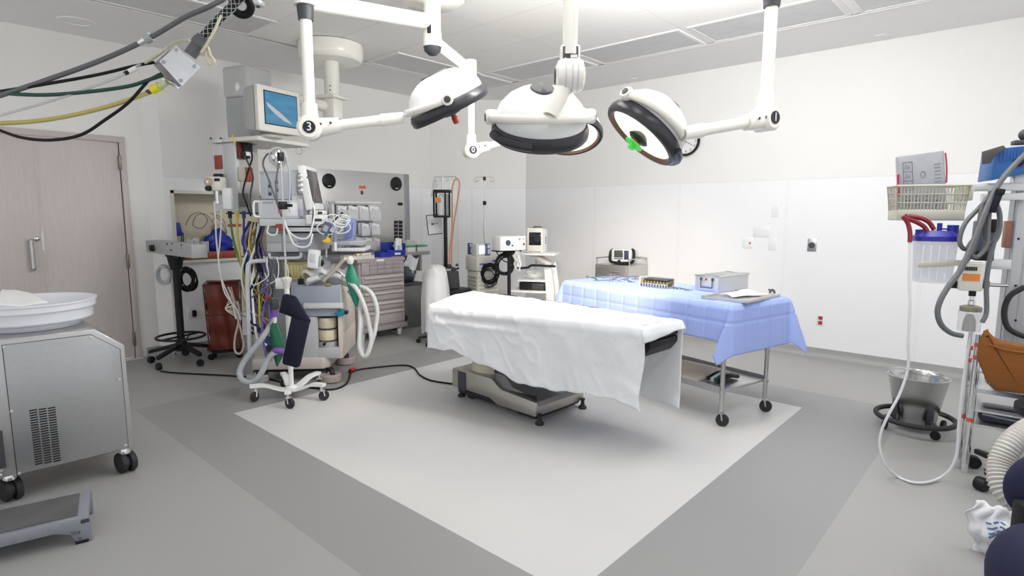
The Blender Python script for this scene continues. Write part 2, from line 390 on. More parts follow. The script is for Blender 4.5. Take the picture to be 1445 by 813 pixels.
# ceiling troffers; the lit ones are added, unseen, over the camera's end and table
def luminaire(x, y, sx=1.18, sy=.58, on=True, label=None, strip=True):
    T = Thing('ceiling_troffer', label, 'ceiling light', (x, y, H), 0, 'recessed ceiling troffers')
    q = MB()
    for a_, b_, c_, d_ in ((-sx/2, sx/2, -sy/2, -sy/2+.03), (-sx/2, sx/2, sy/2-.03, sy/2), (-sx/2, -sx/2+.03, -sy/2+.03, sy/2-.03), (sx/2-.03, sx/2, -sy/2+.03, sy/2-.03)): q.box(a_, b_, c_, d_, -.003, .012)
    T.part('frame', q, M_tbar)
    q = MB(); q.box(-sx/2+.03, sx/2-.03, -sy/2+.03, sy/2-.03, .001, .011)
    T.part('diffuser', q, M_diff_on if on else M_diff); return T
M_diff_on = mat('added_lit_diffuser', (.9, .9, .9), .5, emit=(1, 1, 1), estr=3.0)
M_diff = mat('prismatic_diffuser', (.60, .60, .60), .35, var=.14, scale=9, stretch=(1, 1, 1))
for x, y, _w in ADDED_LUMS: luminaire(x, y, 1.18, .58, True, 'added lit ceiling troffer, unseen, above the near half of the room')
for y, lab in ((4.24, 'unlit grey troffer over the wall clock corner, farthest along the right edge'), (3.03, 'unlit grey troffer in the right edge row behind the middle lamp stem'), (1.82, 'unlit grey troffer in the right edge row behind the lamp stem marked one'), (.62, 'unlit grey troffer nearest the camera in the right edge row')):
    luminaire(5.185, y, .58, 1.13, False, lab)
for x, lab in ((1.89, 'unlit grey troffer near the door above the anaesthesia boom'), (4.31, 'unlit grey troffer along the left edge behind the lamp marked three')):
    luminaire(x, 5.165, 1.18, .56, False, lab)
luminaire(5.185, 5.17, .56, .5, False, 'small square unlit troffer at the far corner of the tiled ceiling')
# small ceiling fittings
p = fl(108, 30, H); T = Thing('downlight', 'round recessed white downlight above the wooden door', 'ceiling light', p)
q = MB(); q.lathe([(.135, 0), (.13, -.008), (.10, -.008), (.095, .002)], seg=36, caps=False); T.part('trim_ring', q, M_white)
q = MB(); q.lathe([(.095, .001), (.07, -.004), (.001, -.006)], seg=30); T.part('lens', q, M_ceil)
for (px, py), lab in (((1243, 50), 'small round ceiling sprinkler cover high above the wall sockets'), ((895, 111), 'small round ceiling sprinkler cover above the lamp marked one')):
    p = fl(px, py, H); q = MB(); q.lathe([(.045, 0), (.04, -.008), (.001, -.01)], p, seg=24); single('sprinkler_cover', q, M_ceil, lab, 'sprinkler', 'ceiling sprinkler covers')
p = fl(364, 3, H); T = Thing('ceiling_hook_plate', 'small round chrome ceiling fitting beside the hanging cable bundle', 'ceiling fitting', p)
q = MB(); q.lathe([(.055, 0), (.055, -.012), (.04, -.03), (.001, -.032)], seg=24); T.part('plate', q, M_alu)
q = MB(); q.lathe([(.014, -.031), (.014, -.04)], seg=12); T.part('stud', q, M_dgrey)
# wall plates on the right wall
def plate(px, py, w_, h_, m, name, label, cat, extra=None):
    p = pl(px, py, 0, XR); T = Thing(name, label, cat, (XR, p.y, p.z), -90)
    q = MB(); q.box(-w_/2, w_/2, -.008, 0, -h_/2, h_/2, .003); T.part('cover_plate', q, m)
    if extra: extra(T)
    return T
def ex_rj(T):
    q = MB(); q.box(.02, .035, -.012, -.006, -.012, .012); T.part('red_button', q, M_red)
    q = MB(); q.box(-.035, -.01, -.01, -.006, -.02, .02); T.part('socket', q, M_white)
plate(1055, 343, .115, .115, M_white, 'wall_switch_plate', 'white double wall plate with a small red button', 'wall plate', ex_rj)
plate(1075, 327, .18, .115, M_white, 'blank_wall_plate', 'wide blank white wall plate above the red button plate', 'wall plate')
plate(1094, 298, .075, .13, M_white, 'blank_wall_plate', 'narrow blank white wall plate, highest of the group on the right wall', 'wall plate')
plate(1090, 345, .085, .13, M_white, 'blank_wall_plate', 'narrow blank white wall plate between button plate and steel socket', 'wall plate')
def ex_sock(T):
    q = MB(); q.lathe([(.03, 0), (.03, .012), (.022, .014)], (0, -.008, 0), (0, -1, 0), 20); T.part('socket', q, M_dgrey)
plate(1146, 346, .085, .13, M_steel, 'power_socket', 'steel wall socket with one round black outlet', 'socket', ex_sock)
def ex_red(T):
    for z in (-.025, .025):
        q = MB(); q.box(-.02, .02, -.013, -.007, z-.018, z+.018, .006); T.part('outlet', q, M_red)
plate(1158, 452, .075, .115, M_white, 'power_socket', 'white wall plate with two red emergency outlets low on the right wall', 'socket', ex_red)
# wall clock
p = pl(970, 200, 0, XR); T = Thing('wall_clock', 'round white wall clock partly hidden behind the lamp marked one', 'clock', (XR, p.y, p.z-.16), -90)
o_ = Vector((0, 0, .16)); q = MB(); q.lathe([(.155, 0), (.155, .03), (.165, .045), (.14, .045), (.14, .025)], o_, (0, -1, 0), 36, caps=False); T.part('rim', q, M_black)
q = MB(); q.lathe([(.142, .01), (.142, .026)], o_, (0, -1, 0), 36); T.part('dial', q, M_white)
q = MB()
for k in range(1, 13):
    t_ = R(90-30*k); q.text(str(k), .042, Matrix.Translation(o_+Vector((.112*math.cos(t_), -.028, .112*math.sin(t_)))) @ Matrix.Rotation(R(90), 4, 'X'))
T.part('numerals', q, M_print)
q = MB(); q.cyl(o_+Vector((0, -.032, 0)), o_+Vector((-.05, -.032, -.05)), .004, seg=6).cyl(o_+Vector((0, -.032, 0)), o_+Vector((.075, -.032, -.05)), .003, seg=6); T.part('hands', q, M_red)
# ================================================================== surgical lights on their ceiling mounts
M_bezel = mat('charcoal_bezel', (.030, .030, .038), .28, var=.08)
M_brown = mat('brown_bezel_inside', (.16, .085, .05), .35, var=.08)
M_lens = mat('warm_lit_lens', (.95, .9, .8), .3, emit=(1, .89, .74), estr=1.05)
M_lensoff = mat('unlit_lens', (.6, .58, .55), .3)
M_lampdark = mat('grille_slate', (.06, .06, .068), .6, var=.1)
M_ngreen = mat('glowing_green_handle', (.10, .75, .12), .4, emit=(.1, .9, .1), estr=.15)  # slight green glow put into the handle, which is no lamp
M_badge = mat('black_badge', (.012, .016, .02), .35)
def orient(z, x):                                              # matrix with local z, x along given directions
    z = Vector(z).normalized(); x = Vector(x); x = (x-z*x.dot(z)).normalized(); y = z.cross(x)
    return Matrix(((x.x, y.x, z.x, 0), (x.y, y.y, z.y, 0), (x.z, y.z, z.z, 0), (0, 0, 0, 1)))
def facing(n):                                                 # text matrix: reads from along n, upright
    n = Vector(n).normalized(); x = Vector((0, 0, 1)).cross(n).normalized(); y = n.cross(x)
    return Matrix(((x.x, y.x, n.x, 0), (x.y, y.y, n.y, 0), (x.z, y.z, n.z, 0), (0, 0, 0, 1)))
def surgical_light(label, base, stem_top, joint, jr, c, up, armdir, Rr, lit, handle, badge, stem_r=.034, collar=True, yoke_h=.075, fork=None, knob=None, rise=.02, arc=(-92, 92)):
    """base = point under the joint used as origin; all other points are in the room's axes"""
    T = Thing('surgical_light', label, 'surgical light', base, 0, 'ceiling surgical lights'); o = Vector(base)
    S, J, C = Vector(stem_top)-o, Vector(joint)-o, Vector(c)-o
    a = Vector(up).normalized(); b = Vector(armdir); b = (b-a*b.dot(a)).normalized(); t = a.cross(b)
    q = MB(); q.cyl(J+Vector((0, 0, jr*1.2)), S, stem_r, seg=24)
    st = T.part('stem', q, M_enamel)
    if collar:
        q = MB(); q.lathe([(stem_r*1.25, 0), (stem_r*1.45, .085)], S-Vector((0, 0, .06)), seg=24); T.part('collar', q, M_dgrey, st)
    # joint housing
    A = C+a*(yoke_h+(rise if rise > .03 else 0))+b*Rr*1.06                                   # where the arm meets the yoke
    d = (A-J).normalized(); side = d.cross(Vector((0, 0, 1))).normalized()
    if side.dot(-_f) < 0: side = -side
    q = MB()
    if badge is not None:
        q.lathe([(jr*.8, -jr*.9), (jr, -jr*.7), (jr, jr*.7), (jr*.8, jr*.9)], J, side, 32)
        q.cyl(J, J+d*jr*2.4, jr*.85, jr*.62, 24); q.cyl(J, J+Vector((0, 0, jr*2.0)), jr*.8, stem_r*1.3, 24)
        jo = T.part('joint', q, M_enamel)
        q = MB(); q.lathe([(jr*.5, 0), (jr*.5, .004)], J+side*jr*.9, side, 28); T.part('badge', q, M_badge, jo)
        q = MB(); q.text(badge, jr*.95, Matrix.Translation(J+side*(jr*.9+.005)) @ facing(side)); T.part('badge_number', q, M_white, jo)
        q = MB()
        for k in (.9, 1.7): q.lathe([(.008, 0), (.008, .003)], J+d*jr*k+side*jr*.78+Vector((0, 0, jr*.15)), side, 10)
        T.part('screws', q, M_dgrey, jo)
    else:
        x = _r
        q.lathe([(jr*.55, -jr*.86), (jr*.85, -jr*.72), (jr, -jr*.35), (jr, jr*.4), (jr*.85, jr*.76), (jr*.5, jr*.9)], J, x, 36)
        jo = T.part('joint', q, M_enamel)
        q = MB()
        for k in (-.3, .1, .42): q.ring(J+x*jr*k, x, jr*1.0, .0035, 36, 6)
        T.part('joint_grooves', q, M_lgrey, jo)
        q = MB(); q.lathe([(jr*.5, 0), (jr*.45, .006)], J-x*jr*.86, -x, 24); T.part('joint_cap', q, M_dgrey, jo)
        q = MB(); q.box(-.045, .045, -.02, .03, jr*.7, jr*1.75, .008, Matrix.Translation(J) @ Matrix.Rotation(YAW-math.pi/2, 4, 'Z')); T.part('bracket', q, M_enamel, jo)
        q = MB(); q.box(-.034, .034, -.024, -.02, jr*.95, jr*1.62, 0, Matrix.Translation(J) @ Matrix.Rotation(YAW-math.pi/2, 4, 'Z')); lb = T.part('label_plate', q, M_lampdark, jo)
        q = MB(); q.box(.0, .03, -.026, -.024, jr*.97, jr*1.15, 0, Matrix.Translation(J) @ Matrix.Rotation(YAW-math.pi/2, 4, 'Z'))
        for k in range(3): q.box(-.028, .028, -.0255, -.024, jr*(1.5-.11*k), jr*(1.53-.11*k), 0, Matrix.Translation(J) @ Matrix.Rotation(YAW-math.pi/2, 4, 'Z'))
        T.part('label_print', q, M_white, jo)
    # arm
    q = MB(); q.tube([J+d*jr*1.2, A-d*.10, A-d*.02], stem_r*.92, 20, smooth=False)
    q.cyl(A-d*.16, A-d*.02, stem_r*1.12, stem_r*1.0, 20); T.part('arm', q, M_enamel)
    # yoke: half ring that grips the head at its two pivots
    q = MB(); rr = Rr*1.03
    q.tube([C+a*(yoke_h+rise*math.cos(w_))+(b*math.cos(w_)+t*math.sin(w_))*rr for w_ in [R(arc[0]+(arc[1]-arc[0])*k/24) for k in range(25)]], .022, 14, smooth=False)
    ends = [s_ for s_, w_ in ((-1, arc[0]), (1, arc[1])) if abs(w_) > 80]
    for s_ in ends: q.lathe([(.03, -.03), (.036, -.02), (.036, .02), (.03, .03)], C+a*yoke_h+t*s_*rr-b*.03*rr, t, 18)
    yk = T.part('yoke', q, M_enamel)
    q = MB()
    for s_ in ends: q.lathe([(.02, 0), (.018, .006)], C+a*yoke_h+t*s_*(rr+.03)-b*.03*rr, t*s_, 16)
    T.part('pivot_caps', q, M_lampdark, yk)
    # head
    q = MB(); q.lathe([(Rr*.95, .045), (Rr*.965, .075), (Rr*.95, .10), (Rr*.86, .145), (Rr*.70, .185), (Rr*.5, .212), (Rr*.3, .225), (.001, .228)], C, a, 56, caps=False); T.part('dome', q, M_white)
    bz = MB(); bz.lathe([(Rr*.90, -.012), (Rr*.99, -.012), (Rr*1.03, .0), (Rr*1.04, .03), (Rr*.99, .058), (Rr*.93, .062)], C, a, 64, caps=False)
    bo = T.part('bezel', bz, M_bezel)
    q = MB(); q.lathe([(Rr*.905, -.013), (Rr*.84, .008), (Rr*.84, .02)], C, a, 56, caps=False); T.part('inner_rim', q, M_brown, bo)
    q = MB()                                                    # two plain wider blocks with a small print on the ring
    for w_, dw in fork or ():
        n_ = 8; rb = Rr*1.05
        q.tube([C+a*.026+(b*math.cos(w_+dw*k/n_)+t*math.sin(w_+dw*k/n_))*rb for k in range(n_+1)], .022, 8, smooth=False)
    if fork: T.part('control_strip', q, M_bezel, bo)
    q = MB(); q.lathe([(Rr*.85, .006), (Rr*.6, .012), (.001, .016)], C, a, 48, caps=False); T.part('lens', q, M_lens if lit else M_lensoff)
    # dark oval cap on the crown of the dome
    q = MB(); q.lathe([(1, -.012), (1, .006), (.93, .011), (.001, .012)], (0, 0, 0), (0, 0, 1), 32)
    q.bm.transform(Matrix.Translation(C+a*.222) @ orient(a, t) @ Matrix.Diagonal((.058, .085, 1, 1))); T.part('dome_cap', q, M_lampdark)
    # sterile handle
    q = MB(); q.lathe([(.03, .01), (.05, -.005), (.062, -.02), (.05, -.03), (.02, -.034)], C, a, 24); hb = T.part('handle_base', q, M_bezel)
    q = MB(); q.lathe([(.016, -.03), (.016, -.045), (.02, -.05), (.02, -.085), (.012, -.09)], C, a, 18); T.part('handle', q, handle, hb)
    if handle is M_ngreen:
        q = MB(); q.lathe([(.018, -.048), (.055, -.055), (.055, -.06), (.018, -.062)], C, a, 24); T.part('handle_guard', q, M_ngreen, hb)
        q = MB(); q.lathe([(.022, -.033), (.022, -.046)], C, a, 18); T.part('handle_collar', q, M_red, hb)
    return T
def head_axes(c, updir, openness, phi):
    """up axis of a head and its arm direction: updir is the up axis as seen (right, down); openness > 0 shows the lens"""
    w = (Vector(c)-CAMP).normalized(); p = _r*updir[0]-_u*updir[1]; p = (p-w*p.dot(w)).normalized()
    mj = w.cross(p).normalized()
    if mj.dot(_r) < 0: mj = -mj
    o_ = R(openness); a = p*math.cos(o_)+w*math.sin(o_); m2 = w*math.cos(o_)-p*math.sin(o_)
    return a, mj*math.cos(R(phi))+m2*math.sin(R(phi))
def img(dx, dy, dz=0.): return _r*dx - _u*dy + _f*dz            # direction from picture right / down / away
ROD = CEIL-.02
# left light, badge 3
J3 = dep(432, 181, 3.45); D3 = 3.6; c3 = dep(636, 155, D3)
s3 = Vector((J3.x, J3.y, 0)); s3p = dep(437, 165, 3.45); s3 = Vector((s3p.x, s3p.y, dep(441, 20, 3.45).z))
J3 = Vector((s3p.x, s3p.y, J3.z))
Ls = []
Ls.append(surgical_light('white surgical light tilted edge on over the table, badge three on its joint', (J3.x, J3.y, J3.z-.1), s3, J3, .072, c3, *head_axes(c3, (-.43, -.90), -3, 180), .25, False, M_red, '3', .034, knob=.62))
# rear light, badge 0
J0p = dep(660, 211, 4.75); s0 = dep(664, 100, 4.75); J0 = Vector((s0.x, s0.y, J0p.z)); c0 = dep(805, 194, 4.95)
Ls.append(surgical_light('lit surgical light hidden behind the middle lamp, badge zero on its joint', (J0.x, J0.y, J0.z-.1), s0, J0, .066, c0, *head_axes(c0, (-.05, -1), 33, 178), .27, True, M_ngreen, '0', .031, collar=False))
# middle light
J2 = dep(804, 107, 2.62); s2 = Vector((J2.x, J2.y, CEIL-.2)); c2 = dep(762, 189, 2.9)
Ls.append(surgical_light('large white surgical light in the middle, its back turned to the camera, with round knuckle', (J2.x, J2.y, J2.z-.1), s2, J2, .075, c2, *head_axes(c2, (.05, -1), -21, -82), .234, True, M_ngreen, None, .034, collar=False, yoke_h=.085, fork=((R(-75), R(60)),), rise=.075))
# right light, badge 1
J1p = dep(1080, 168, 3.25); s1 = dep(1081, 2, 3.25); J1 = Vector((J1p.x, J1p.y, J1p.z)); s1 = Vector((J1.x, J1.y, s1.z)); c1 = dep(904, 192, 3.15)
Ls.append(surgical_light('lit surgical light on the right showing its glowing face, badge one on its joint', (J1.x, J1.y, J1.z-.1), s1, J1, .07, c1, *head_axes(c1, (.654, -.756), 17, -53), .225, True, M_ngreen, '1', .034, fork=((R(20), R(55)),), arc=(-92, 14)))
# beams of the lit lamps
for nm, c_, tgt, pw in (('lamp_beam_rear', c0, (3.0, 2.9, .8), 30), ('lamp_beam_middle', c2, (4.3, 2.8, .85), 130), ('lamp_beam_right', c1, (3.05, 3.1, .8), 40)):
    l = bpy.data.lights.new(nm, 'SPOT'); l.energy = pw*2.2; l.color = (1, .86, .68); l.spot_size = R(56); l.spot_blend = 1; l.shadow_soft_size = .14
    o = bpy.data.objects.new(nm, l); COL.objects.link(o); dr = (Vector(tgt)-c_).normalized(); o.location = c_+dr*.16; o.rotation_euler = dr.to_track_quat('-Z', 'Y').to_euler()
# mount over the table: disc, hub and the two horizontal arms with the tops of the stems of lights 3 and 0
hubp = dep(610, 50, 4.15); hub = Vector((hubp.x, hubp.y, CEIL))
T = Thing('light_mount', 'cream round ceiling mount with dark rim carrying the lights marked three and zero', 'light mount', hub, 0, 'surgical light mounts')
q = MB(); q.lathe([(.22, .012), (.235, -.05), (.235, -.075)], seg=40); T.part('dark_rim', q, M_bezel)
zb = hubp.z-CEIL
q = MB(); q.lathe([(.232, -.06), (.232, -.09), (.19, -.115), (.001, -.125)], seg=40, caps=False); T.part('cover', q, M_enamel)
zt = dep(607, 20, 4.15).z-CEIL; zlo = dep(608, 66, 4.15).z-CEIL
q = MB(); q.lathe([(.062, -.08), (.062, zlo)], seg=28); q.lathe([(.066, (zt+zlo)/2-.02), (.068, zlo+.02), (.066, zlo)], seg=28); hb = T.part('hub', q, M_enamel)
q = MB(); q.lathe([(.064, zlo+.001), (.058, zlo-.03), (.03, zlo-.055), (.001, zlo-.06)], seg=28); T.part('hub_cap', q, M_dgrey, hb)
vd = -Vector((_f.x, _f.y, 0)).normalized(); q = MB(); q.box(-.014, .014, .066, .072, (zt+zlo)/2-.04, (zt+zlo)/2+.05, 0, Matrix.Rotation(math.atan2(vd.y, vd.x)-math.pi/2-.18, 4, 'Z')); T.part('hub_slot', q, M_black, hb)
e3 = Vector((s3.x, s3.y, 0))-Vector((hub.x, hub.y, 0)); za = dep(598, 32, 4.15).z-CEIL
q = MB(); z3 = dep(445, 8, 3.45).z-CEIL; q.tube([(0, 0, za), (e3.x, e3.y, z3)], .052, 22, smooth=False); q.cyl((e3.x, e3.y, s3.z-CEIL+.02), (e3.x, e3.y, z3+.09), .062, .066, 24); T.part('horizontal_arm', q, M_enamel)
e0 = Vector((s0.x, s0.y, 0))-Vector((hub.x, hub.y, 0)); z0 = dep(664, 98, 4.75).z-CEIL
q = MB(); M_ = Matrix.Translation((0, 0, 0)); zz = (zt+zlo)/2-.06
q.tube([(0, 0, zz), (e0.x, e0.y, z0)], .05, 4, smooth=False); q.cyl((e0.x, e0.y, z0-.09), (e0.x, e0.y, z0+.07), .05, seg=22); T.part('horizontal_arm', q, M_enamel)
# second mount, above the picture's edge
h2 = Vector(((s2.x+s1.x)/2-.25, (s2.y+s1.y)/2-.25, CEIL))
T = Thing('light_mount', 'ceiling mount that carries the middle lamp and the lamp marked one', 'light mount', h2, 0, 'surgical light mounts')
q = MB(); q.lathe([(.22, .012), (.235, -.05), (.235, -.075)], seg=40); T.part('dark_rim', q, M_bezel)
q = MB(); q.lathe([(.232, -.06), (.19, -.10), (.001, -.11)], seg=40, caps=False); q.lathe([(.062, -.08), (.062, -.30)], seg=28); T.part('hub', q, M_enamel)
for s_ in (s2, s1):
    e = s_-h2; q = MB(); q.tube([(0, 0, -.2), (e.x, e.y, -.2)], .05, 20, smooth=False); q.cyl((e.x, e.y, e.z-.0), (e.x, e.y, -.13), .06, seg=24); T.part('horizontal_arm', q, M_enamel)
# ================================================================== operating table
OT = Thing('operating_table', 'steel operating table under a white sheet in the middle of the room', 'operating table', (3.265, 2.886, 0), -93)
M_basem = mat('brushed_base_steel', (.50, .48, .44), .34, .85, var=.07, scale=30, stretch=(14, 1, 1))
M_baset = mat('base_cover_grey', (.22, .22, .225), .3, .5, var=.06)
def otL(px, py, z): p = OT.LZ(px, py, z); return p
q = MB()
# local x: toward the right end, y: away. stepped base in side view (x, z), extruded in y
hw = .27
prof = [(-.46, .085), (-.02, .085), (.06, .05), (.45, .055), (.45, .160), (.10, .178), (.0, .24), (-.44, .24), (-.46, .22)]
q.prism([(x, -hw, z) for x, z in prof], (0, 2*hw, 0), .012); bs = OT.part('base_shell', q, M_basem)
q = MB(); q.prism([(x, -hw+.02, z) for x, z in [(.11, .172), (.45, .156), (.462, .125), (.455, .168), (.20, .215), (.12, .285), (.02, .285), (.01, .235)]], (0, 2*hw-.04, 0), .008); OT.part('base_cover', q, M_baset)
q = MB(); q.box(-.42, .43, -hw+.03, hw-.03, .035, .085, .01).box(.22, .40, -hw+.05, hw-.05, .02, .06); OT.part('base_skirt', q, M_rubber)
q = MB(); q.box(-.38, -.29, -hw-.008, -hw+.02, .075, .225, .006); OT.part('pedal_recess', q, M_dgrey, bs)
for x, y in ((.46, -hw+.03), (.46, hw-.03), (-.40, -hw+.05), (-.40, hw-.05)):
    q = MB(); q.lathe([(.03, 0), (.032, .012), (.016, .03), (.012, .06), (.02, .075)], (x, y, 0), seg=16); OT.part('levelling_foot', q, M_rubber)
for y in (-.2, .2): caster(OT, (-.30, y, 0), .045, .03, .3, False, M_rubber, M_dgrey)
q = MB(); q.box(-.20, .10, -.13, .13, .22, .70, .02); cl = OT.part('column', q, M_alu)
q = MB(); q.box(-.24, .16, -.17, .17, .215, .30, .03); OT.part('column_bellows', q, M_dgrey, cl)
q = MB(); q.box(.10, .17, -.15, .15, .26, .50, .012); OT.part('column_cover', q, M_chrome, cl)
q = MB(); q.box(-.03, .11, -.175, .175, .24, .52, .008); OT.part('column_shroud', q, M_black, cl)
q = MB(); q.ell((-.20, -.02, .24), .19, .215, .17); OT.part('column_boot', q, mat('cream_boot', (.72, .66, .55), .6, var=.04), cl)
q = MB(); q.box(-.40, .62, -.24, .24, .68, .71, .006).box(-.35, .4, -.2, .2, .62, .68, .01); OT.part('tabletop', q, M_steelh)
for s_ in (-1, 1):
    q = MB(); q.box(-.40, .60, s_*.27-.008, s_*.27+.008, .675, .70, .002); OT.part('side_rail', q, M_steelh)
q = MB()
for x0, x1 in ((-.42, .10), (.11, .64)): q.box(x0, x1, -.255, .255, .71, .785, .03, seg=3)
OT.part('mattress', q, M_black)
q = MB(); q.box(.64, 1.22, -.19, .19, .735, .785, .02); q.prism([(.62, -.16, .66), (1.0, -.16, .69), (1.27, -.16, .705), (1.27, -.16, .735), (.62, -.16, .735)], (0, .32, 0), .008); OT.part('leg_section', q, M_black)
q = MB(); q.prism([(1.02, -.20, .575), (1.22, -.17, .60), (1.27, -.17, .66), (1.27, -.17, .70), (1.02, -.20, .70)], (0, .33, 0), .01).cyl((1.24, .12, .63), (1.24, .12, .72), .008, seg=8); OT.part('leg_bracket', q, M_black)
# white sheet
SH = MB(); ZT = .80
NL, NR = Vector((2.735, 3.33, ZT)), Vector((2.965, 1.66, ZT)); FR, FL_ = Vector((3.34, 1.60, ZT)), Vector((3.40, 3.52, ZT))
NL = fl(607, 430, ZT); NR = fl(905, 461, ZT); FR = fl(962, 452, ZT); FL_ = fl(668, 411, ZT)
nd = (NR-NL).normalized(); nout = nd.cross(Vector((0, 0, 1))).normalized()      # towards the camera side
if nout.dot(-_f) < 0: nout = -nout
hem_px = [(603, 491), (640, 497), (668, 512), (700, 524), (735, 543), (780, 552), (830, 560), (870, 566), (893, 578), (906, 583)]
hem = []
for px, py in hem_px:
    p = ppl(px, py, NL+nout*.03, nout); hem.append(((p-NL).dot(nd)/(NR-NL).length, ZT-p.z))
hem[0] = (0, hem[0][1]); hem[-1] = (1, hem[-1][1])
def interp(tab, t):
    if t <= tab[0][0]: return tab[0][1]
    for (a0, b0), (a1, b1) in zip(tab, tab[1:]):
        if t <= a1: return b0+(b1-b0)*(t-a0)/max(1e-6, a1-a0)
    return tab[-1][1]
fd = (FR-FL_).normalized(); fout = Vector((0, 0, 1)).cross(fd).normalized()
if fout.dot(_f) < 0: fout = -fout
pf = ppl(957, 577, FR+fout*.02, fout); fdrop = ZT-pf.z
def sheet(u, v):
    # u along the table, v across: near hem 0 .. .4 top .. .6 far hem 1
    cornr = max(0, (u-.965)/.035)
    rough_hem = .006*math.sin(31*u)+.004*math.sin(67*u+2)
    n0 = NL.lerp(NR, u); f0 = FL_.lerp(FR, u)
    if u < .02: n0 = n0.copy()
    if v < .4:
        t = 1-v/.4; d = interp(hem, u)+rough_hem
        s_ = d*t; r0 = .03
        out = r0*min(1, s_/.05)**.6; z = -max(0, s_-.008*min(1, s_/.02))
        fold = t*(.011*math.sin(13*u+1.2*t)+.006*math.sin(29*u-2*t))*(.5+u*.9)
        sag = .008*math.sin(9*u+3*t)*t*(1-t)*2
        return n0+nout*(out+fold+sag)+Vector((0, 0, z))+nd*(cornr*(.03*min(1, s_/.05)**.6+.02*t*math.sin(6*t)))
    if v > .6:
        t = (v-.6)/.4; d = (.40+(fdrop-.40)*u)+rough_hem; s_ = d*t
        fold = t*(.010*math.sin(17*u)+.006*math.sin(37*u))
        return f0+fout*(.025*min(1, s_/.05)**.6+fold)-Vector((0, 0, s_))
    t = (v-.4)/.2
    # quilted lift of the mattress sections, small wrinkles
    z = .012*math.sin(math.pi*t)+.004*math.sin(31*u+4*t)*math.sin(math.pi*t)
    z += .02*max(0, 1-abs(u-.33)/.33)*math.sin(math.pi*t)**.5
    z -= .012*math.exp(-((u-.66)/.03)**2)*(1-t)
    return n0.lerp(f0, t)+Vector((0, 0, z))
def sheet_w(u, v):                                            # fine random creases of soft cotton
    p = sheet(u, v); k = noise.noise(Vector((u*9, v*9, 3.1)))+.5*noise.noise(Vector((u*22, v*16, 7.7))); c_ = 1-abs(noise.noise(Vector((u*13, v*7+u*5, 1.3))))*4
    a_ = .004*k+.004*max(0, c_)
    if v < .4:
        d = (1-v/.4)*interp(hem, u); b_ = 1 if .05 < u < .46 else max(0, 1-abs(u-(.05 if u < .05 else .46))/.03)
        return p+nout*(a_*1.2-.016*b_*math.exp(-((d-.082)/.018)**2)+.006*b_*math.exp(-((d-.125)/.015)**2))
    if v > .6: return p+fout*a_*1.2
    return p+Vector((0, 0, a_))
SH.grid(sheet_w, 140, 90)
# flap over the foot end
e0, e1 = NR, FR; ed = (e1-e0).normalized(); eo = Vector((ed.y, -ed.x, 0)).normalized()
if eo.dot(nd) < 0: eo = -eo
fl_tab = []
for px, py in [(909, 484), (925, 480), (940, 473), (951, 468), (962, 465)]:
    p = ppl(px, py, e0+eo*.03, eo); fl_tab.append(((p-e0).dot(ed)/(e1-e0).length, max(.03, ZT-p.z)))
def flap(u, v):
    p = e0.lerp(e1, u); d = interp(fl_tab, u)*v
    zc = .012*math.sin(math.pi*u)*(1-v)
    return p+eo*(.03*min(1, d/.05)**.6 + .004*math.sin(14*u)*v)+nout*(.032*max(0, 1-u*9)*min(1, d/.05)**.6)+Vector((0, 0, -d+zc))
SH.grid(flap, 16, 8)
e0b, e1b = NL, FL_
def flap2(u, v):
    p = NL.lerp(FL_, u); d = (.36+.03*math.sin(8*u))*v
    return p-nd*(.03*min(1, d/.05)**.6+.015*math.sin(17*u)*v)+Vector((0, 0, -d))
SH.grid(flap2, 20, 12)
bmesh.ops.remove_doubles(SH.bm, verts=SH.bm.verts[:], dist=.002)
M_sheet = mat('white_sheet_cloth', (.79, .80, .825), .9, var=.03, scale=60, bump=.15, spec=.2)
so = single('bed_sheet', SH, M_sheet, 'white cotton sheet draped over the operating table', 'sheet', angle=80)
md = so.modifiers.new('thick', 'SOLIDIFY'); md.thickness = .003; md.offset = 0
# ================================================================== instrument table with blue drape
ZB = .86
A_, B_ = fl(1033, 431, ZB), fl(797, 396, ZB)
dl = (A_-B_); dl.z = 0; Ln = dl.length; rzB = math.degrees(math.atan2(dl.y, dl.x))
IT = Thing('instrument_table', 'long steel instrument trolley under a blue drape by the right wall', 'table', (B_.x, B_.y, 0), rzB)
WB = .66
q = MB(); q.box(.0, Ln, .0, WB, ZB-.045, ZB-.006, .006); IT.part('tabletop', q, M_steelh)
q = MB(); q.box(.10, Ln-.1, .06, WB-.06, .225, .245, .004); 
for y in (.06, WB-.06): q.box(.10, Ln-.1, y-.004, y+.004, .225, .27)
IT.part('lower_shelf', q, M_steelh)
for x in (.09, Ln-.09):
    for y in (.07, WB-.07):
        q = MB(); q.cyl((x, y, .10), (x, y, ZB-.045), .0155, seg=16); lg = IT.part('leg', q, M_steel)
        q = MB(); q.box(x-.025, x+.025, y-.02, y+.02, .44, .56, .004) if False else q.cyl((x, y, .225), (x, y, .25), .022, seg=16); IT.part('collar', q, M_steel, lg)
        caster(IT, (x+.012, y, 0), .044, .026, .5, True, M_rubber, M_steel, .11)
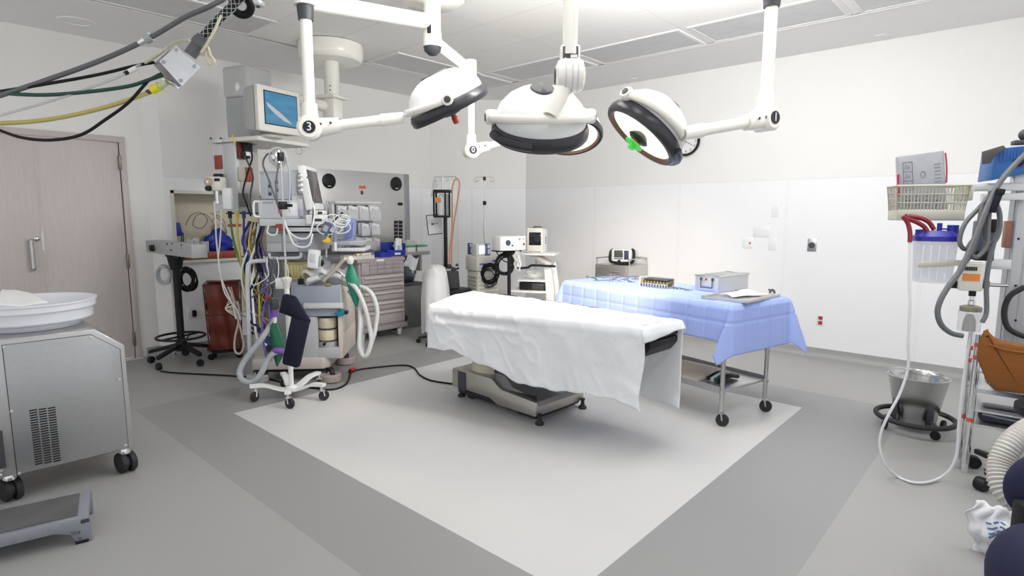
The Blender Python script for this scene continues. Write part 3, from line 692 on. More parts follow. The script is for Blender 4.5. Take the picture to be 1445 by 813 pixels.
# drape
def dz(px, py, y=0.): return ZB-IT.L(px, py, y-.03).z
DN, DE, DF, DLf = .25, .33, .27, .30
def drape(u, v):
    x0, x1, y0, y1 = -DLf, Ln+DE, -DN, WB+DF
    x = x0+(x1-x0)*u; y = y0+(y1-y0)*v
    ex = x-Ln if x > Ln else (x if x < 0 else 0); ey = y-WB if y > WB else (y if y < 0 else 0)
    bx_, by_ = min(max(x, 0), Ln), min(max(y, 0), WB)
    dist = math.hypot(ex, ey)
    if dist == 0: return (bx_, by_, ZB+.002+.0015*math.sin(17*x)*math.sin(23*y))
    ux, uy = ex/dist, ey/dist
    w = min(abs(ux), abs(uy))*1.41                               # 0 straight side .. 1 on the diagonal
    out = .016*min(1, dist/.03)+dist*(.05+.30*w**1.3)
    hang = dist*(1-.05*w)
    along = by_ if abs(ux) > abs(uy) else bx_
    fold = (.004*math.sin(along*9)+.002*math.sin(along*23+1))*min(1, dist/.15)
    # fold creases pressed into the cloth every 17 cm
    cr = sum(math.exp(-((along-k)/.009)**2) for k in [.12+.155*i for i in range(13)])*.006
    cz = math.exp(-((dist-.12)/.009)**2)*.004
    fx = fy = 0.
    if ex > 0 and ey < 0: fx, fy = -.42*dist*w**1.5, -.05*dist*w   # the near corner's flap falls back along the long side
    return (bx_+ux*(out+fold-cr-cz)+fx, by_+uy*(out+fold-cr-cz)+fy, ZB-hang)
DB = MB(); DB.grid(drape, 250, 120)
M_drape = mat('blue_drape_cloth', (.36, .46, .86), .8, var=.04, scale=40, bump=.1)
dme = DB.mesh('surgical_drape', M_drape, 60); dro = link('surgical_drape', dme); dro.location = (B_.x, B_.y, 0); dro.rotation_euler = (0, 0, R(rzB))
tag(dro, 'blue disposable surgical drape over the instrument trolley', 'drape'); md = dro.modifiers.new('thick', 'SOLIDIFY'); md.thickness = .0025; md.offset = 1
ZI = ZB+.006
def itw(x, y, z=ZI): return IT.M @ Vector((x, y, z))
# sterilisation box: open pan with a latch on its end
pa, pb, pc_ = fl(975, 411, ZI), fl(1013, 413, ZI), fl(1059, 408, ZI)
xa_ = IT.I @ pa; xb_ = IT.I @ pb; xc_ = IT.I @ pc_
bx0 = fl(974, 410, ZI); 
SB = Thing('sterilizing_box', 'silver metal sterilizing box with a latch on its end, on the blue drape', 'box', pb, 0)
ang = -100; wS = .20; SB.o.rotation_euler = (0, 0, R(ang)); SB.M = Matrix.Translation(pb) @ Matrix.Rotation(R(ang), 4, 'Z'); SB.I = SB.M.inverted()
lS = min(.42, max(.34, SB.LX(1058, 408, 0).y)); hS = SB.L(1013, 391, 0).z
q = MB(); th = .006
q.box(-wS, 0, 0, th, 0, hS, .003).box(-wS, 0, lS-th, lS, 0, hS, .003).box(-wS, -wS+th, th, lS-th, 0, hS).box(-th, 0, th, lS-th, 0, hS).box(-wS, 0, 0, lS, .0, .006)
sb = SB.part('pan', q, M_alu)
q = MB(); q.tube([(-wS-.003, -.003, hS), (.003, -.003, hS), (.003, lS+.003, hS), (-wS-.003, lS+.003, hS)], .006, 8, closed=True, smooth=False); SB.part('rolled_rim', q, M_alu)
q = MB(); q.box(-wS*.70, -wS*.25, -.006, 0, hS*.28, hS*.85, .003); lt = SB.part('latch', q, M_alu)
q = MB(); z0, z1 = hS*.25, hS*.88; q.tube([(-wS*.72, -.01, z1-.01), (-wS*.72, -.012, z0), (-wS*.23, -.012, z0), (-wS*.23, -.01, z1-.01)], .004, 8, smooth=False)
q.box(-wS*.76, -wS*.68, -.012, 0, z1-.02, z1).box(-wS*.27, -wS*.19, -.012, 0, z1-.02, z1); SB.part('latch_bail', q, M_dgrey, lt)
q = MB(); q.box(-wS*.5-.008, -wS*.5+.008, -.009, -.005, hS*.72, hS*.85); SB.part('seal_tag', q, M_red, lt)
# flat steel tray with papers
tl, tr, tb = IT.I @ fl(1033, 417, ZI), IT.I @ fl(1103, 413, ZI), IT.I @ fl(1055, 417, ZI)
TR_ = Thing('instrument_tray', 'flat shallow steel tray with white papers at the right end of the trolley', 'tray', itw(Ln-.20, .33, ZI), rzB+8)
q = MB(); q.box(-.12, .20, -.24, .24, 0, .006, .002)
for a0, a1, b0, b1 in ((-.13, -.118, -.25, .25), (.198, .21, -.25, .25), (-.118, .198, -.25, -.238), (-.118, .198, .238, .25)): q.box(a0, a1, b0, b1, 0, .02, .003)
TR_.part('pan', q, M_steelh)
def wrinkled(name, T_or, pos, sx, sy, m, label, cat, rz=0, h=.02, n=14, amp=.006, group=None):
    q = MB(); ph = random.uniform(0, 6)
    q.grid(lambda u, v: ((u-.5)*sx*(1+.08*math.sin(5*v+ph)), (v-.5)*sy*(1+.1*math.sin(4*u+ph)), h*math.sin(math.pi*u)*math.sin(math.pi*v)+amp*math.sin(9*u+ph)*math.cos(7*v+ph)+amp), n, n)
    q.bm.transform(Matrix.Translation(pos) @ Matrix.Rotation(R(rz), 4, 'Z'))
    o = single(name, q, m, label, cat, group, 60); md = o.modifiers.new('thick', 'SOLIDIFY'); md.thickness = .002; md.offset = 1; return o
pt = fl(1050, 413, ZI+.03); wrinkled('paper_wrap', None, (pt.x, pt.y, ZI+.012), .30, .15, M_paper, 'crumpled white paper wrap lying in the flat steel tray', 'paper', rzB+75, .03)
pt = fl(1088, 411, ZI+.02)
q = MB(); q.tube([Vector((-.09, .01, .014)), (0, 0, .02), (.09, -.015, .014)], .009, 8).tube([Vector((-.07, -.02, .012)), (.02, -.02, .016), (.1, .01, .012)], .008, 8); q.bm.transform(Matrix.Translation((pt.x, pt.y, ZI+.006)) @ Matrix.Rotation(R(20), 4, 'Z')); single('forceps', q, M_dgrey, 'dark pair of instruments resting on the far end of the flat steel tray', 'instrument')
# drill-like instrument rack: a perforated gold and dark cassette
pr0 = fl(903, 404, ZI); RK = Thing('instrument_cassette', 'perforated dark and gold instrument cassette in the middle of the blue drape', 'instrument rack', pr0, rzB+10)
xw = RK.L(942, 404, 0).x; zh = RK.L(903, 391, 0).z
q = MB(); q.box(0, xw, 0, .10, 0, .012, .003).box(0, xw, 0, .006, 0, zh*.45).box(0, xw, .094, .1, 0, zh); rk = RK.part('frame', q, M_steelh)
q = MB()
for k in range(9): x = xw*(k+.5)/9; q.cyl((x, .012, zh*.55), (x, .09, zh*.75), xw*.04, seg=10)
RK.part('tool_row', q, mat('gold_anodised', (.50, .36, .12), .35, .8, var=.2))
q = MB(); q.box(xw*.12, xw, .004, .09, zh*.78, zh*.95, .003)
for k in range(10): x = xw*(k+.5)/10; q.box(x-xw*.02, x+xw*.02, -.004, .0, zh*.12, zh*.36)
RK.part('perforated_lid', q, M_dgrey)
q = MB(); q.box(-.012, .006, -.004, .1, 0, zh*1.05, .003); RK.part('end_plate', q, M_alu)
# scattered scissors and clamps at the far left of the drape, and a probe by the box
def clamp(L_, m):
    q = MB()
    for s_ in (-1, 1):
        q.ring((L_*.5*-1, s_*.017, .004), (0, 0, 1), .013, .0028, 14, 6, (1, 1.15))
        q.tube([(-L_*.40, s_*.012, .004), (-L_*.1, s_*.004, .005), (L_*.06, 0, .005), (L_*.25, -s_*.003, .004), (L_*.5, -s_*.001, .004)], .0032, 6, n=3)
    q.cyl((L_*.06, 0, .001), (L_*.06, 0, .009), .005, seg=10)
    return q
M_clamp = mat('clamp_steel_shaded', (.22, .23, .27), .35, .7)  # darker steel carries the shade the clamps lie in
cm = [clamp(l_, M_clamp).mesh('surgical_clamp', M_clamp) for l_ in (.12, .15, .18)]
spots = [(830, 391), (838, 393), (846, 390), (853, 392), (861, 391), (868, 393), (876, 391), (884, 394), (891, 391), (897, 393), (842, 395), (858, 396), (872, 397), (888, 397), (850, 388), (866, 388)]
for i, (px, py) in enumerate(spots):
    p = fl(px, py, ZI); o = link('surgical_clamp', cm[i % 3]); o.location = (p.x, p.y, ZI-.002+.001*(i % 3)); o.rotation_euler = (0, 0, R(random.uniform(0, 360)))
    tag(o, 'thin steel clamp lying among the scattered instruments at the far left of the blue drape', 'surgical clamp', 'scattered clamps and scissors')
for (px, py), a_, lab in (((950, 406), 150, 'long thin steel probe lying between the cassette and the metal box'), ((962, 408), 165, 'short curved steel clamp lying against the metal box')):
    p = fl(px, py, ZI); o = link('surgical_clamp', cm[2]); o.location = (p.x, p.y, ZI); o.rotation_euler = (0, 0, R(rzB+a_)); tag(o, lab, 'surgical clamp')
# folded pad and striped bundle on the lower shelf
ps = IT.LZ(985, 517, .25)
q = MB(); q.grid(lambda u, v: (Ln-.95+.62*u, .10+.40*v, .25+.012+.006*math.sin(6*u+3*v)+.02*u*(1-u)), 12, 10); q.bm.transform(IT.M)
o = single('folded_pad', q, mat('tan_pad_cloth', (.66, .58, .48), .85, var=.12, scale=8), 'folded tan cloth pad on the lower shelf of the instrument trolley', 'pad'); md = o.modifiers.new('t', 'SOLIDIFY'); md.thickness = .016; md.offset = -1
T = Thing('striped_bundle', 'small rolled bundle with black, white and green stripes on the lower trolley shelf', 'bundle', IT.M @ Vector((Ln-.30, .2, .246)), rzB)
for k, (m_, x) in enumerate(((M_black, 0), (M_paper, .03), (M_dgreen, .06), (M_black, .09))):
    q = MB(); q.tube([(x, 0, .018), (x+.01, .10, .045), (x+.0, .22, .02)], .017, 10); T.part('roll', q, m_, label=['black roll', 'white roll', 'green roll', 'black roll'][k])
# ================================================================== helpers for devices and cords
def dev(T0, name, label, cat, rect, y0, y1, group=None):
    """a new thing whose front plane is T0's plane y0; base centre from a pixel rectangle"""
    x0, x1, z0, z1 = T0.rect(*rect, y0); loc = T0.M @ Vector(((x0+x1)/2, y0, z0))
    rz = math.degrees(T0.o.rotation_euler.z); return Thing(name, label, cat, loc, rz, group), x1-x0, z1-z0
def at(name, label, cat, px, py, D, rz, group=None): return Thing(name, label, cat, dep(px, py, D), rz, group)
def cord(name, pts, r, m, label, cat='cable', group=None, n=6, seg=8, corrug=0):
    q = MB(); q.hose(pts, r, corrug) if corrug else q.tube(pts, r, seg, n); return single(name, q, m, label, cat, group, 60)
def dp(pts, D=None): return [dep(p[0], p[1], p[2] if len(p) > 2 else D) for p in pts]
def coil(q, c, nrm, r, t, turns=4, jit=.012, sc=(1, 1.2)):
    for k in range(turns):
        cc = Vector(c)+Vector((random.uniform(-jit, jit), random.uniform(-jit, jit), random.uniform(-jit, jit)))
        q.ring(cc, Vector(nrm)+Vector((random.uniform(-.15, .15), random.uniform(-.15, .15), random.uniform(-.1, .1))), r*random.uniform(.88, 1.08), t, 28, 6, sc)
TOCAM = -Vector((_f.x, _f.y, 0)).normalized(); FACE = math.degrees(math.atan2(TOCAM.y, TOCAM.x))+90   # rz that faces the camera
# ================================================================== pass-through niche contents, steel wall panel
nz = NZ0
p = pl(291, 352, 1, YL+.10)
T = Thing('storage_tray', 'shallow red plastic tray in the cream wall niche under a blue bag', 'tray', (pl(292, 360, 1, YL+.1).x, YL+.06, nz), 0)
x0, x1 = pl(258, 350, 1, YL+.06).x-T.M.translation.x, pl(333, 350, 1, YL+.06).x-T.M.translation.x
q = MB(); M_tray = mat('terracotta_plastic', (.36, .07, .03), .45, var=.06)
q.box(x0, x1, 0, .24, 0, .012).box(x0, x1, 0, .012, .012, .075, .004).box(x0, x1, .228, .24, .012, .12, .004).box(x0, x0+.012, .012, .228, .012, .1).box(x1-.012, x1, .012, .228, .012, .1); T.part('tray', q, M_tray)
def lump(c, rx, ry, rz_, seed, amp=.18, u=22, v=14):
    q = MB(); q.ell((0, 0, 0), 1, 1, 1, None, u, v); rnd = random.Random(seed); ph = [rnd.uniform(0, 6) for _ in range(6)]
    for w_ in q.bm.verts:
        d = w_.co.normalized(); k = 1+amp*(math.sin(5*d.x+ph[0])*math.cos(4*d.z+ph[1])+.6*math.sin(9*d.y+7*d.z+ph[2])+.4*math.sin(13*d.x-11*d.z+ph[3]))
        w_.co = Vector((d.x*rx*k, d.y*ry*k, max(-rz_*.85, d.z*rz_*k)))
    q.bm.transform(Matrix.Translation(Vector(c)+Vector((0, 0, rz_*.85)))); return q
p = pl(309, 340, 1, YL+.15); single('plastic_bag', lump((p.x, YL+.17, nz+.014), .14, .09, .155, 3, .14, 34, 24), M_blue, 'crumpled dark blue plastic bag in the red tray', 'bag')
for k, (px, h_) in enumerate(((268, .2), (277, .21), (289, .17))):
    x = pl(px, 340, 1, YL+.10).x; q = MB(); q.lathe([(.034, 0), (.042, h_), (.044, h_), (.036, .003), (.001, .003)], (x, YL+.11+.02*(k % 2), nz+.013), seg=20, caps=False)
    single('canister', q, M_clear, ['tall clear plastic canister at the left end of the red tray', 'tall clear plastic canister second from the left in the red tray', 'shorter clear canister against the blue bag in the niche'][k], 'canister', 'clear canisters in the niche')
x = pl(254, 340, 1, YL+.2).x; T = Thing('brush', 'blue headed brush standing at the left side of the niche', 'brush', (x, YL+.2, nz), 0)
q = MB(); q.cyl((0, 0, 0), (.02, 0, .28), .007, seg=8).cyl((.03, 0, 0), (.035, 0, .28), .007, seg=8); T.part('handle', q, M_dgreen)
q = MB(); q.box(.0, .075, -.02, .03, .24, .38, .012, Matrix.Rotation(R(-10), 4, 'Y')); T.part('head', q, M_blue)
x = pl(322, 340, 1, YL+.28).x; T = Thing('carton', 'cream cardboard carton at the back of the niche', 'box', (x+.1, YL+.27, nz), 0)
q = MB(); q.box(-.22, .22, 0, .11, 0, .36, .004); T.part('carton', q, mat('cream_card', (.70, .66, .55), .7))
q = MB(); q.box(-.1, .05, -.003, 0, .33, .36); T.part('red_label', q, M_red)
cord('wire_coil', [Vector((pl(px, py, 1, YL+.2).x, YL+.2+.03*math.sin(i), pl(px, py, 1, YL+.2).z)) for i, (px, py) in enumerate([(262, 318), (270, 305), (283, 300), (293, 310), (284, 322), (271, 318), (277, 304), (292, 303), (303, 316)])], .004, M_gcable, 'loose grey wire coil above the clear canisters in the niche')
cord('wire_coil', [Vector((pl(px, py, 1, YL+.2).x, YL+.2, pl(px, py, 1, YL+.2).z)) for px, py in [(297, 300), (305, 306), (313, 314), (320, 330), (316, 312), (306, 304), (300, 312)]], .004, M_gcable, 'loose grey wire loop above the blue bag in the niche')
# outlet under the niche
p = pl(270, 443, 1, YL); T = Thing('power_socket', 'white wall socket behind the black pole stand', 'socket', (p.x, YL, p.z-.05), 0)
q = MB(); q.box(-.04, .04, -.008, 0, 0, .12, .003); T.part('cover_plate', q, M_white)
q = MB(); q.box(.0, .04, -.045, -.008, .02, .09, .01); T.part('plug', q, M_black)
# steel panel
PX0, PX1, PZ0, PZ1 = 3.644, 5.09, .94, 1.985
T = Thing('wall_panel', 'tall brushed steel wall panel with two round black speakers', 'wall panel', ((PX0+PX1)/2, YL, PZ0), 0)
cx_ = (PX0+PX1)/2; hw = (PX1-PX0)/2
x5 = pl(569, 300, 1, YL).x-cx_
q = MB(); q.box(-hw, x5, -.028, 0, 0, PZ1-PZ0, .002); T.part('panel', q, M_steelh)
q = MB(); q.box(x5, hw, -.012, 0, 0, PZ1-PZ0, .002); T.part('return_strip', q, mat('steel_strip', (.34, .35, .38), .3, .85, var=.2, scale=3))
for px, py, r_ in ((464, 255.5, .092), (559, 259.5, .092)):
    p = pl(px, py, 1, YL-.028); c_ = Vector((p.x-cx_, -.028, p.z-PZ0)); q = MB(); q.lathe([(r_, 0), (r_, .008), (r_*.93, .012)], c_, (0, -1, 0), 40); sp = T.part('speaker', q, M_black)
    q = MB(); q.box(c_.x-.02, c_.x+.02, -.042, -.039, c_.z-r_*.72, c_.z-r_*.62); T.part('speaker_mark', q, M_white, sp)
def prect(q, a0, b0, a1, b1, th=.004, y=.028):
    A1, A2 = pl(a0, b1, 1, YL-y), pl(a1, b0, 1, YL-y); q.box(A1.x-cx_, A2.x-cx_, -y-th, -y, A1.z-PZ0, A2.z-PZ0); return q
T.part('red_lettering_strip', prect(MB(), 506.5, 262.5, 516, 266, .002), mat('vermilion_print', (.75, .16, .08), .5))
T.part('grey_label', prect(MB(), 509, 269.5, 512.5, 274.5, .002), M_dgrey)
T.part('small_display', prect(MB(), 561.5, 286, 568, 290), M_black)
q = MB()
for k in range(6): prect(q, 556.5, 311.5+5.2*k, 561, 315.8+5.2*k, .008); prect(q, 563, 311.5+5.3*k, 567.5, 316+5.3*k, .008)
T.part('switch_bank', q, M_black)
# counter shelf on the wall
M_mauve = mat('mauve_laminate', (.36, .325, .335), .5, var=.05)
M_mauve2 = mat('mauve_drawer', (.41, .375, .375), .45, var=.05)
sx0, sx1 = 4.20, pl(607, 356, 1, 6.08).x
T = Thing('wall_shelf', 'mauve laminate wall shelf beside the supply cart below the steel panel', 'shelf', ((sx0+sx1)/2, YL, .90), 0)
q = MB(); q.box(sx0-(sx0+sx1)/2, (sx1-sx0)/2, -.43, 0, 0, .045, .004); T.part('shelf_board', q, M_mauve)
q = MB(); q.box((sx1-sx0)/2-.12, (sx1-sx0)/2-.09, -.36, 0, -.22, 0); T.part('bracket', q, M_mauve)
q = MB(); q.box((sx1-sx0)/2-.6, (sx1-sx0)/2-.13, -.02, 0, -.72, 0); T.part('backing_panel', q, M_white)
# ================================================================== supply cart
SCX, SCY = 3.60, 5.52
T = Thing('supply_cart', 'mauve grey hospital supply cart with drawers on chrome casters', 'cart', (SCX, SCY, 0), 0)
def CF(px, py): p = pl(px, py, 1, SCY); return p.x-SCX, p.z
xr = CF(571, 420)[0]; x0c = CF(507, 420)[0]; 
q = MB(); q.box(x0c, xr, 0, .58, .13, .90, .008); T.part('body', q, M_mauve)
q = MB(); q.box(x0c-.03, xr+.0, -.03, .60, .90, .945, .012); T.part('top', q, M_mauve)
q = MB(); q.box(x0c-.02, xr+.02, -.03, .6, .11, .165, .01); T.part('bumper', q, mat('cart_bumper', (.30, .28, .29), .5))
edges = [(CF(540, y)[1]) for y in (366.5, 387, 399, 409.5, 424, 437, 457)]
for k in range(6):
    zt_, zb_ = edges[k]-.006, edges[k+1]+.006
    q = MB(); q.box(x0c+.03, xr-.025, -.02, .01, zb_, zt_, .004)
    d_ = T.part('drawer', q, M_mauve2)
    if k == 0:
        q = MB(); w_ = xr-x0c-.055
        for r_ in range(3):
            for cc in range(4):
                a0 = x0c+.03+w_*(.17+.19*cc); q.box(a0, a0+w_*.18, -.028, -.019, zb_+.012+(zt_-zb_-.02)*r_/3, zb_+.008+(zt_-zb_-.02)*(r_+1)/3, .002)
        T.part('bin_fronts', q, M_mauve, d_)
    else:
        q = MB(); q.box(x0c+.05, xr-.04, -.045, -.02, zt_-.035, zt_-.012, .006); T.part('handle', q, mat('drawer_pull', (.55, .51, .49), .4), d_)
q = MB(); q.box(x0c+.22, x0c+.32, -.033, -.03, .912, .935); T.part('paper_label', q, M_paper)
q = MB(); q.box(x0c-.004, x0c, .08, .50, .60, .86, .003); T.part('side_panel', q, M_mauve2)
for x, y in ((x0c+.06, .05), (xr-.05, .05), (x0c+.06, .53), (xr-.05, .53)): caster(T, (x, y, 0), .06, .042, .9, True, M_lgrey, M_chrome, .145)
CT = Vector((SCX, SCY, .945))
def on_cart(px, py, z=.945, y=None): return fl(px, py, z) if y is None else pl(px, py, 1, y)
# blue stacking bins with white packets
T = Thing('storage_bin', 'royal blue open bin with white packets standing on the supply cart', 'bin', (pl(560, 356, 1, 5.66).x, 5.66, .945), -6)
q = MB(); q.box(-.13, .12, 0, .16, 0, .01).box(-.13, .12, .15, .16, .01, .16).box(-.13, -.12, .0, .15, .01, .15).box(.11, .12, 0, .15, .01, .15).box(-.12, .11, 0, .01, .01, .07, .003); T.part('tub', q, M_blue)
q = MB(); q.box(-.03, .05, -.002, 0, .015, .04); T.part('label', q, M_paper)
T = Thing('storage_bin', 'small royal blue bin at the left of the larger bin on the supply cart', 'bin', (pl(546, 357, 1, 5.60).x, 5.60, .945), 0)
q = MB(); q.box(-.09, .07, 0, .12, 0, .008).box(-.09, .07, .11, .12, .008, .07).box(-.09, -.08, 0, .11, .008, .06).box(.06, .07, 0, .11, .008, .06).box(-.08, .06, 0, .01, .008, .055); T.part('tub', q, M_blue)
for k, (px, py, a_, lab) in enumerate(((556, 342, 8, 'tall white packet leaning at the left of the blue bin'), (563, 345, -14, 'white packet leaning in the middle of the blue bin'), (568, 350, -35, 'white packet drooping over the right side of the blue bin'))):
    p = pl(px, py, 1, 5.75); T = Thing('paper_packet', lab, 'packet', (p.x, 5.69+.035*k, .957), a_*.3, 'packets in the blue bin')
    q = MB(); q.box(-.045, .045, -.013, .013, 0, .20-.02*k, .010, Matrix.Rotation(R(a_), 4, 'Y')); T.part('wrapper', q, M_paper)
    q = MB(); q.box(-.02, .02, -.014, -.012, .06, .11-.01*k, 0, Matrix.Rotation(R(a_), 4, 'Y')); T.part('print', q, mat('pale_blue_print', (.35, .5, .75), .6))
p = pl(577, 352, 1, 6.05); T = Thing('storage_bin', 'small dark blue bin half hidden behind the packets on the wall shelf', 'bin', (p.x-.05, 6.2, .945), 0)
q = MB(); q.box(-.07, .07, 0, .12, 0, .09, .006); T.part('tub', q, M_blue)
q = MB(); q.box(-.076, .076, -.006, .126, .08, .094, .004); T.part('rim', q, M_blue)
for k, (px, w_, lab) in enumerate(((581, .16, 'left'), (594, .20, 'right'))):
    p = pl(px+1, 356, 1, 6.12); T = Thing('glove_box', 'white and green cardboard box at the %s on the wall shelf' % ('shelf edge' if k else 'inner side'), 'box', (p.x, 6.12, .945), 0, 'boxes on the wall shelf')
    q = MB(); q.box(-w_/2, w_/2, 0, .12, 0, .06, .003); T.part('carton', q, M_paper)
    q = MB(); q.box(-w_/2-.002, w_/2+.002, -.002, .122, .06, .085, .003); T.part('lid', q, mat('carton_green', (.12, .42, .22), .6))
p = pl(582, 348, 1, 6.2); single('glove_pile', lump((p.x+.05, 6.3, .945), .10, .05, .08, 8, .15), M_offw, 'small cream pile of gloves behind the boxes on the wall shelf', 'gloves')
# packet rack: clear bins with white packets
M_pack = mat('packet_white', (.88, .88, .89), .6, var=.06, scale=25)
RKY = 6.02
T = Thing('packet_rack', 'clear plastic bin rack hung with white sterile packets above the supply cart', 'rack', (pl(504, 352, 1, RKY).x, RKY, .945), 0)
rx = T.M.translation.x
def RKp(px, py): p = pl(px, py, 1, RKY); return p.x-rx, p.z-.945
def rbox(q, a0, b0, a1, b1, y0, y1, bev=.004):
    x0, z1 = RKp(a0, b0); x1, z0 = RKp(a1, b1); return q.box(x0, x1, y0, y1, z0, z1, bev)
q = MB(); rbox(q, 470, 284, 535.5, 287.5, -.05, .12); rbox(q, 470, 286, 474, 312, .02, .1); T.part('top_rail', q, M_white)
q = MB(); rbox(q, 473, 288, 534, 353, .11, .115); T.part('back_panel', q, M_grey)
q = MB()
a = RKp(462, 313); b = RKp(464, 291); c_ = RKp(469, 286); d_ = RKp(475, 286); q.tube([(a[0], .05, -.0), (b[0], .05, b[1]), (c_[0], .05, c_[1]), (d_[0], .05, d_[1])], .012, 8, n=3); T.part('support_tube', q, M_lgrey)
q = MB(); e = RKp(455, 312); q.tube([(e[0], .0, e[1]), (RKp(464, 294)[0], .04, RKp(464, 294)[1])], .006, 6); T.part('stay', q, M_chrome)
bins = [(474, 288, 487.5, 310), (488, 288, 502, 310), (503.5, 288, 517, 310), (518.5, 288, 533, 310), (507, 313, 518, 331), (521, 313, 532, 330), (500, 333, 509, 350), (512, 333, 522, 350), (523, 334, 533, 351)]
pm = [M_pack]*6+[mat('pale_blue_pack', (.62, .66, .75), .6), mat('cream_pack', (.78, .75, .66), .6), mat('pale_pink_pack', (.72, .60, .63), .6)]
labs = ['white sterile packets in the top row bin, first from the left', 'white sterile packets in the top row bin, second from the left', 'white sterile packets in the top row bin, third from the left', 'white sterile packets in the top row bin, last on the right', 'loose white packet in the half empty middle row bin', 'single white packet in the middle row right bin', 'pale blue packets in the bottom row bin of the rack', 'cream packets in the bottom row bin of the rack', 'pale pink packets in the bottom row bin of the rack']
for k, (a0, b0, a1, b1) in enumerate(bins):
    q = MB(); rbox(q, a0-.6, b0+8, a1+.6, b1+1.5, -.062, -.058); rbox(q, a0-.6, b1, a1+.6, b1+1.5, -.058, .11); T.part('clear_bin', q, M_clear)
    x0, z1 = RKp(a0, b0+1); x1, z0 = RKp(a1, b1-.5); P_ = Thing('sterile_packet', labs[k], 'packet', T.M @ Vector(((x0+x1)/2, 0, z0+.002)), 0, 'sterile packets in the rack')
    w_, h_ = x1-x0, z1-z0
    for j in range(3):
        q = MB(); sl = .93-.07*j; q.box(-w_/2*sl, w_/2*sl, -.05+.035*j, -.02+.035*j, 0, h_*(.86+.05*j), .006, Matrix.Rotation(R((-3, 2, 4)[(j+k) % 3]), 4, 'Y')); pk = P_.part('packet', q, pm[k])
        if j == 0:
            q = MB()
            for u in range(3): q.box(-w_*.28+w_*.2*u, -w_*.18+w_*.2*u, -.0535, -.0495, h_*.30, h_*(.74-.06*u))
            P_.part('print', q, mat('faint_print', (.38, .34, .40) if k != 2 else (.55, .25, .28), .7), pk)
# clutter at the left of the cart top: candies of orange / yellow syringes
for px, m_, lab in ((506, M_orange, 'orange capped syringe lying on the left end of the cart top'), (513, M_yellow, 'yellow capped syringe lying on the left end of the cart top'), (519, M_white, 'white capped syringe lying on the left end of the cart top')):
    p = pl(px, 350, 1, 5.55); T = Thing('syringe', lab, 'syringe', (p.x, 5.56, .985), 20, 'syringes on the cart')
    q = MB(); q.cyl((-.05, 0, .012), (.02, 0, .012), .011, seg=12); T.part('barrel', q, M_white)
    q = MB(); q.cyl((.02, 0, .012), (.055, 0, .012), .013, seg=12).lathe([(.017, 0), (.017, .004)], (-.052, 0, .012), (1, 0, 0), 12); T.part('cap', q, m_)
p = pl(512, 355, 1, 5.5); T = Thing('paper_stack', 'cream box of papers on the left end of the cart top', 'box', (p.x, 5.50, .945), 0)
q = MB(); q.box(-.15, .15, 0, .22, 0, .022, .003); T.part('box', q, M_offw)
q = MB(); q.box(-.151, .151, -.001, .221, .022, .04, .003); T.part('lid', q, M_offw)
# dark bin with bagged liner right of the cart
p = fl(583, 478); T = Thing('waste_bin', 'grey waste bin holding a bundle of clear and dark plastic beside the supply cart', 'bin', (pl(581, 400, 1, 5.84).x, 6.0, 0), 0)
q = MB(); q.prism([(-.17, -.16, 0), (.17, -.16, 0), (.17, .16, 0), (-.17, .16, 0)], (0, 0, .56), .01); T.part('bin', q, mat('bin_grey', (.16, .155, .15), .5))
q = MB(); q.box(-.185, .185, -.175, .175, .54, .575, .01); T.part('rim', q, M_dgrey)
single('bin_liner', lump((T.M.translation.x, 6.0, .575), .17, .13, .11, 5, .1), mat('dark_bag_film', (.05, .055, .08), .3, var=.3, scale=20), 'dark glossy plastic bag bulging from the grey waste bin', 'bag')
q = MB(); q.grid(lambda u, v: Vector((T.M.translation.x-.1+.16*u+.12*v, 5.95+.05*math.sin(5*u), .66+.24*v+.03*math.sin(9*u+4*v))), 10, 10); o = single('plastic_wrap', q, M_film, 'clear plastic wrap leaning over the grey waste bin below the shelf', 'plastic wrap', None, 80); md = o.modifiers.new('t', 'SOLIDIFY'); md.thickness = .004
p = fl(588, 474); q = lump((p.x+.12, p.y+.55, 0), .16, .12, .13, 9, .12); single('rubbish_bag', q, M_black, 'black rubbish bag on the floor behind the sheet covered stool', 'bag')
# ================================================================== electrosurgery unit on a black pole, by the niche
c0 = Vector((1.955, 6.09, 0)); ET = Thing('pole_stand', 'black wheeled pole stand near the wooden door carrying a grey unit', 'stand', c0, 20)
q = MB(); q.cyl((0, 0, .12), (0, 0, .95), .033, seg=20); ET.part('pole', q, M_black)
for k in range(5):
    a_ = R(72*k+190); d_ = Vector((math.cos(a_), math.sin(a_), 0)); q = MB()
    q.prism([Vector((0, 0, .17))-d_.cross(Vector((0, 0, 1)))*.03, d_*.30+Vector((0, 0, .095))-d_.cross(Vector((0, 0, 1)))*.02, d_*.30+Vector((0, 0, .095))+d_.cross(Vector((0, 0, 1)))*.02, Vector((0, 0, .17))+d_.cross(Vector((0, 0, 1)))*.03], (0, 0, .035), .006)
    ET.part('leg', q, M_black); caster(ET, d_*.29, .034, .036, a_+1.2, False, M_black, M_dgrey)
q = MB(); q.lathe([(.05, .12), (.05, .2), (.036, .24)], seg=20); ET.part('hub', q, M_black)
q = MB(); q.ring((0, 0, .26), (0, 0, 1), .21, .012, 40, 8); q.tube([(-.2, 0, .26), (.2, 0, .26)], .01, 6, smooth=False); ET.part('foot_ring', q, M_black)
zt_ = fl(245, 361, 0)  # keep name
EU = Thing('electrosurgery_unit', 'grey electrosurgery unit with one dark knob on the black pole stand', 'medical device', (c0.x-.14, c0.y, 0), -90)
xl, xr_, z0, z1 = EU.rect(206, 344, 270, 361, 0.); zb = EU.L(246, 361.5, 0).z; zt = EU.L(246, 343, 0).z
EU.o.location.z = zb; EU.M.translation.z = zb; EU.I = EU.M.inverted()
hh = zt-zb
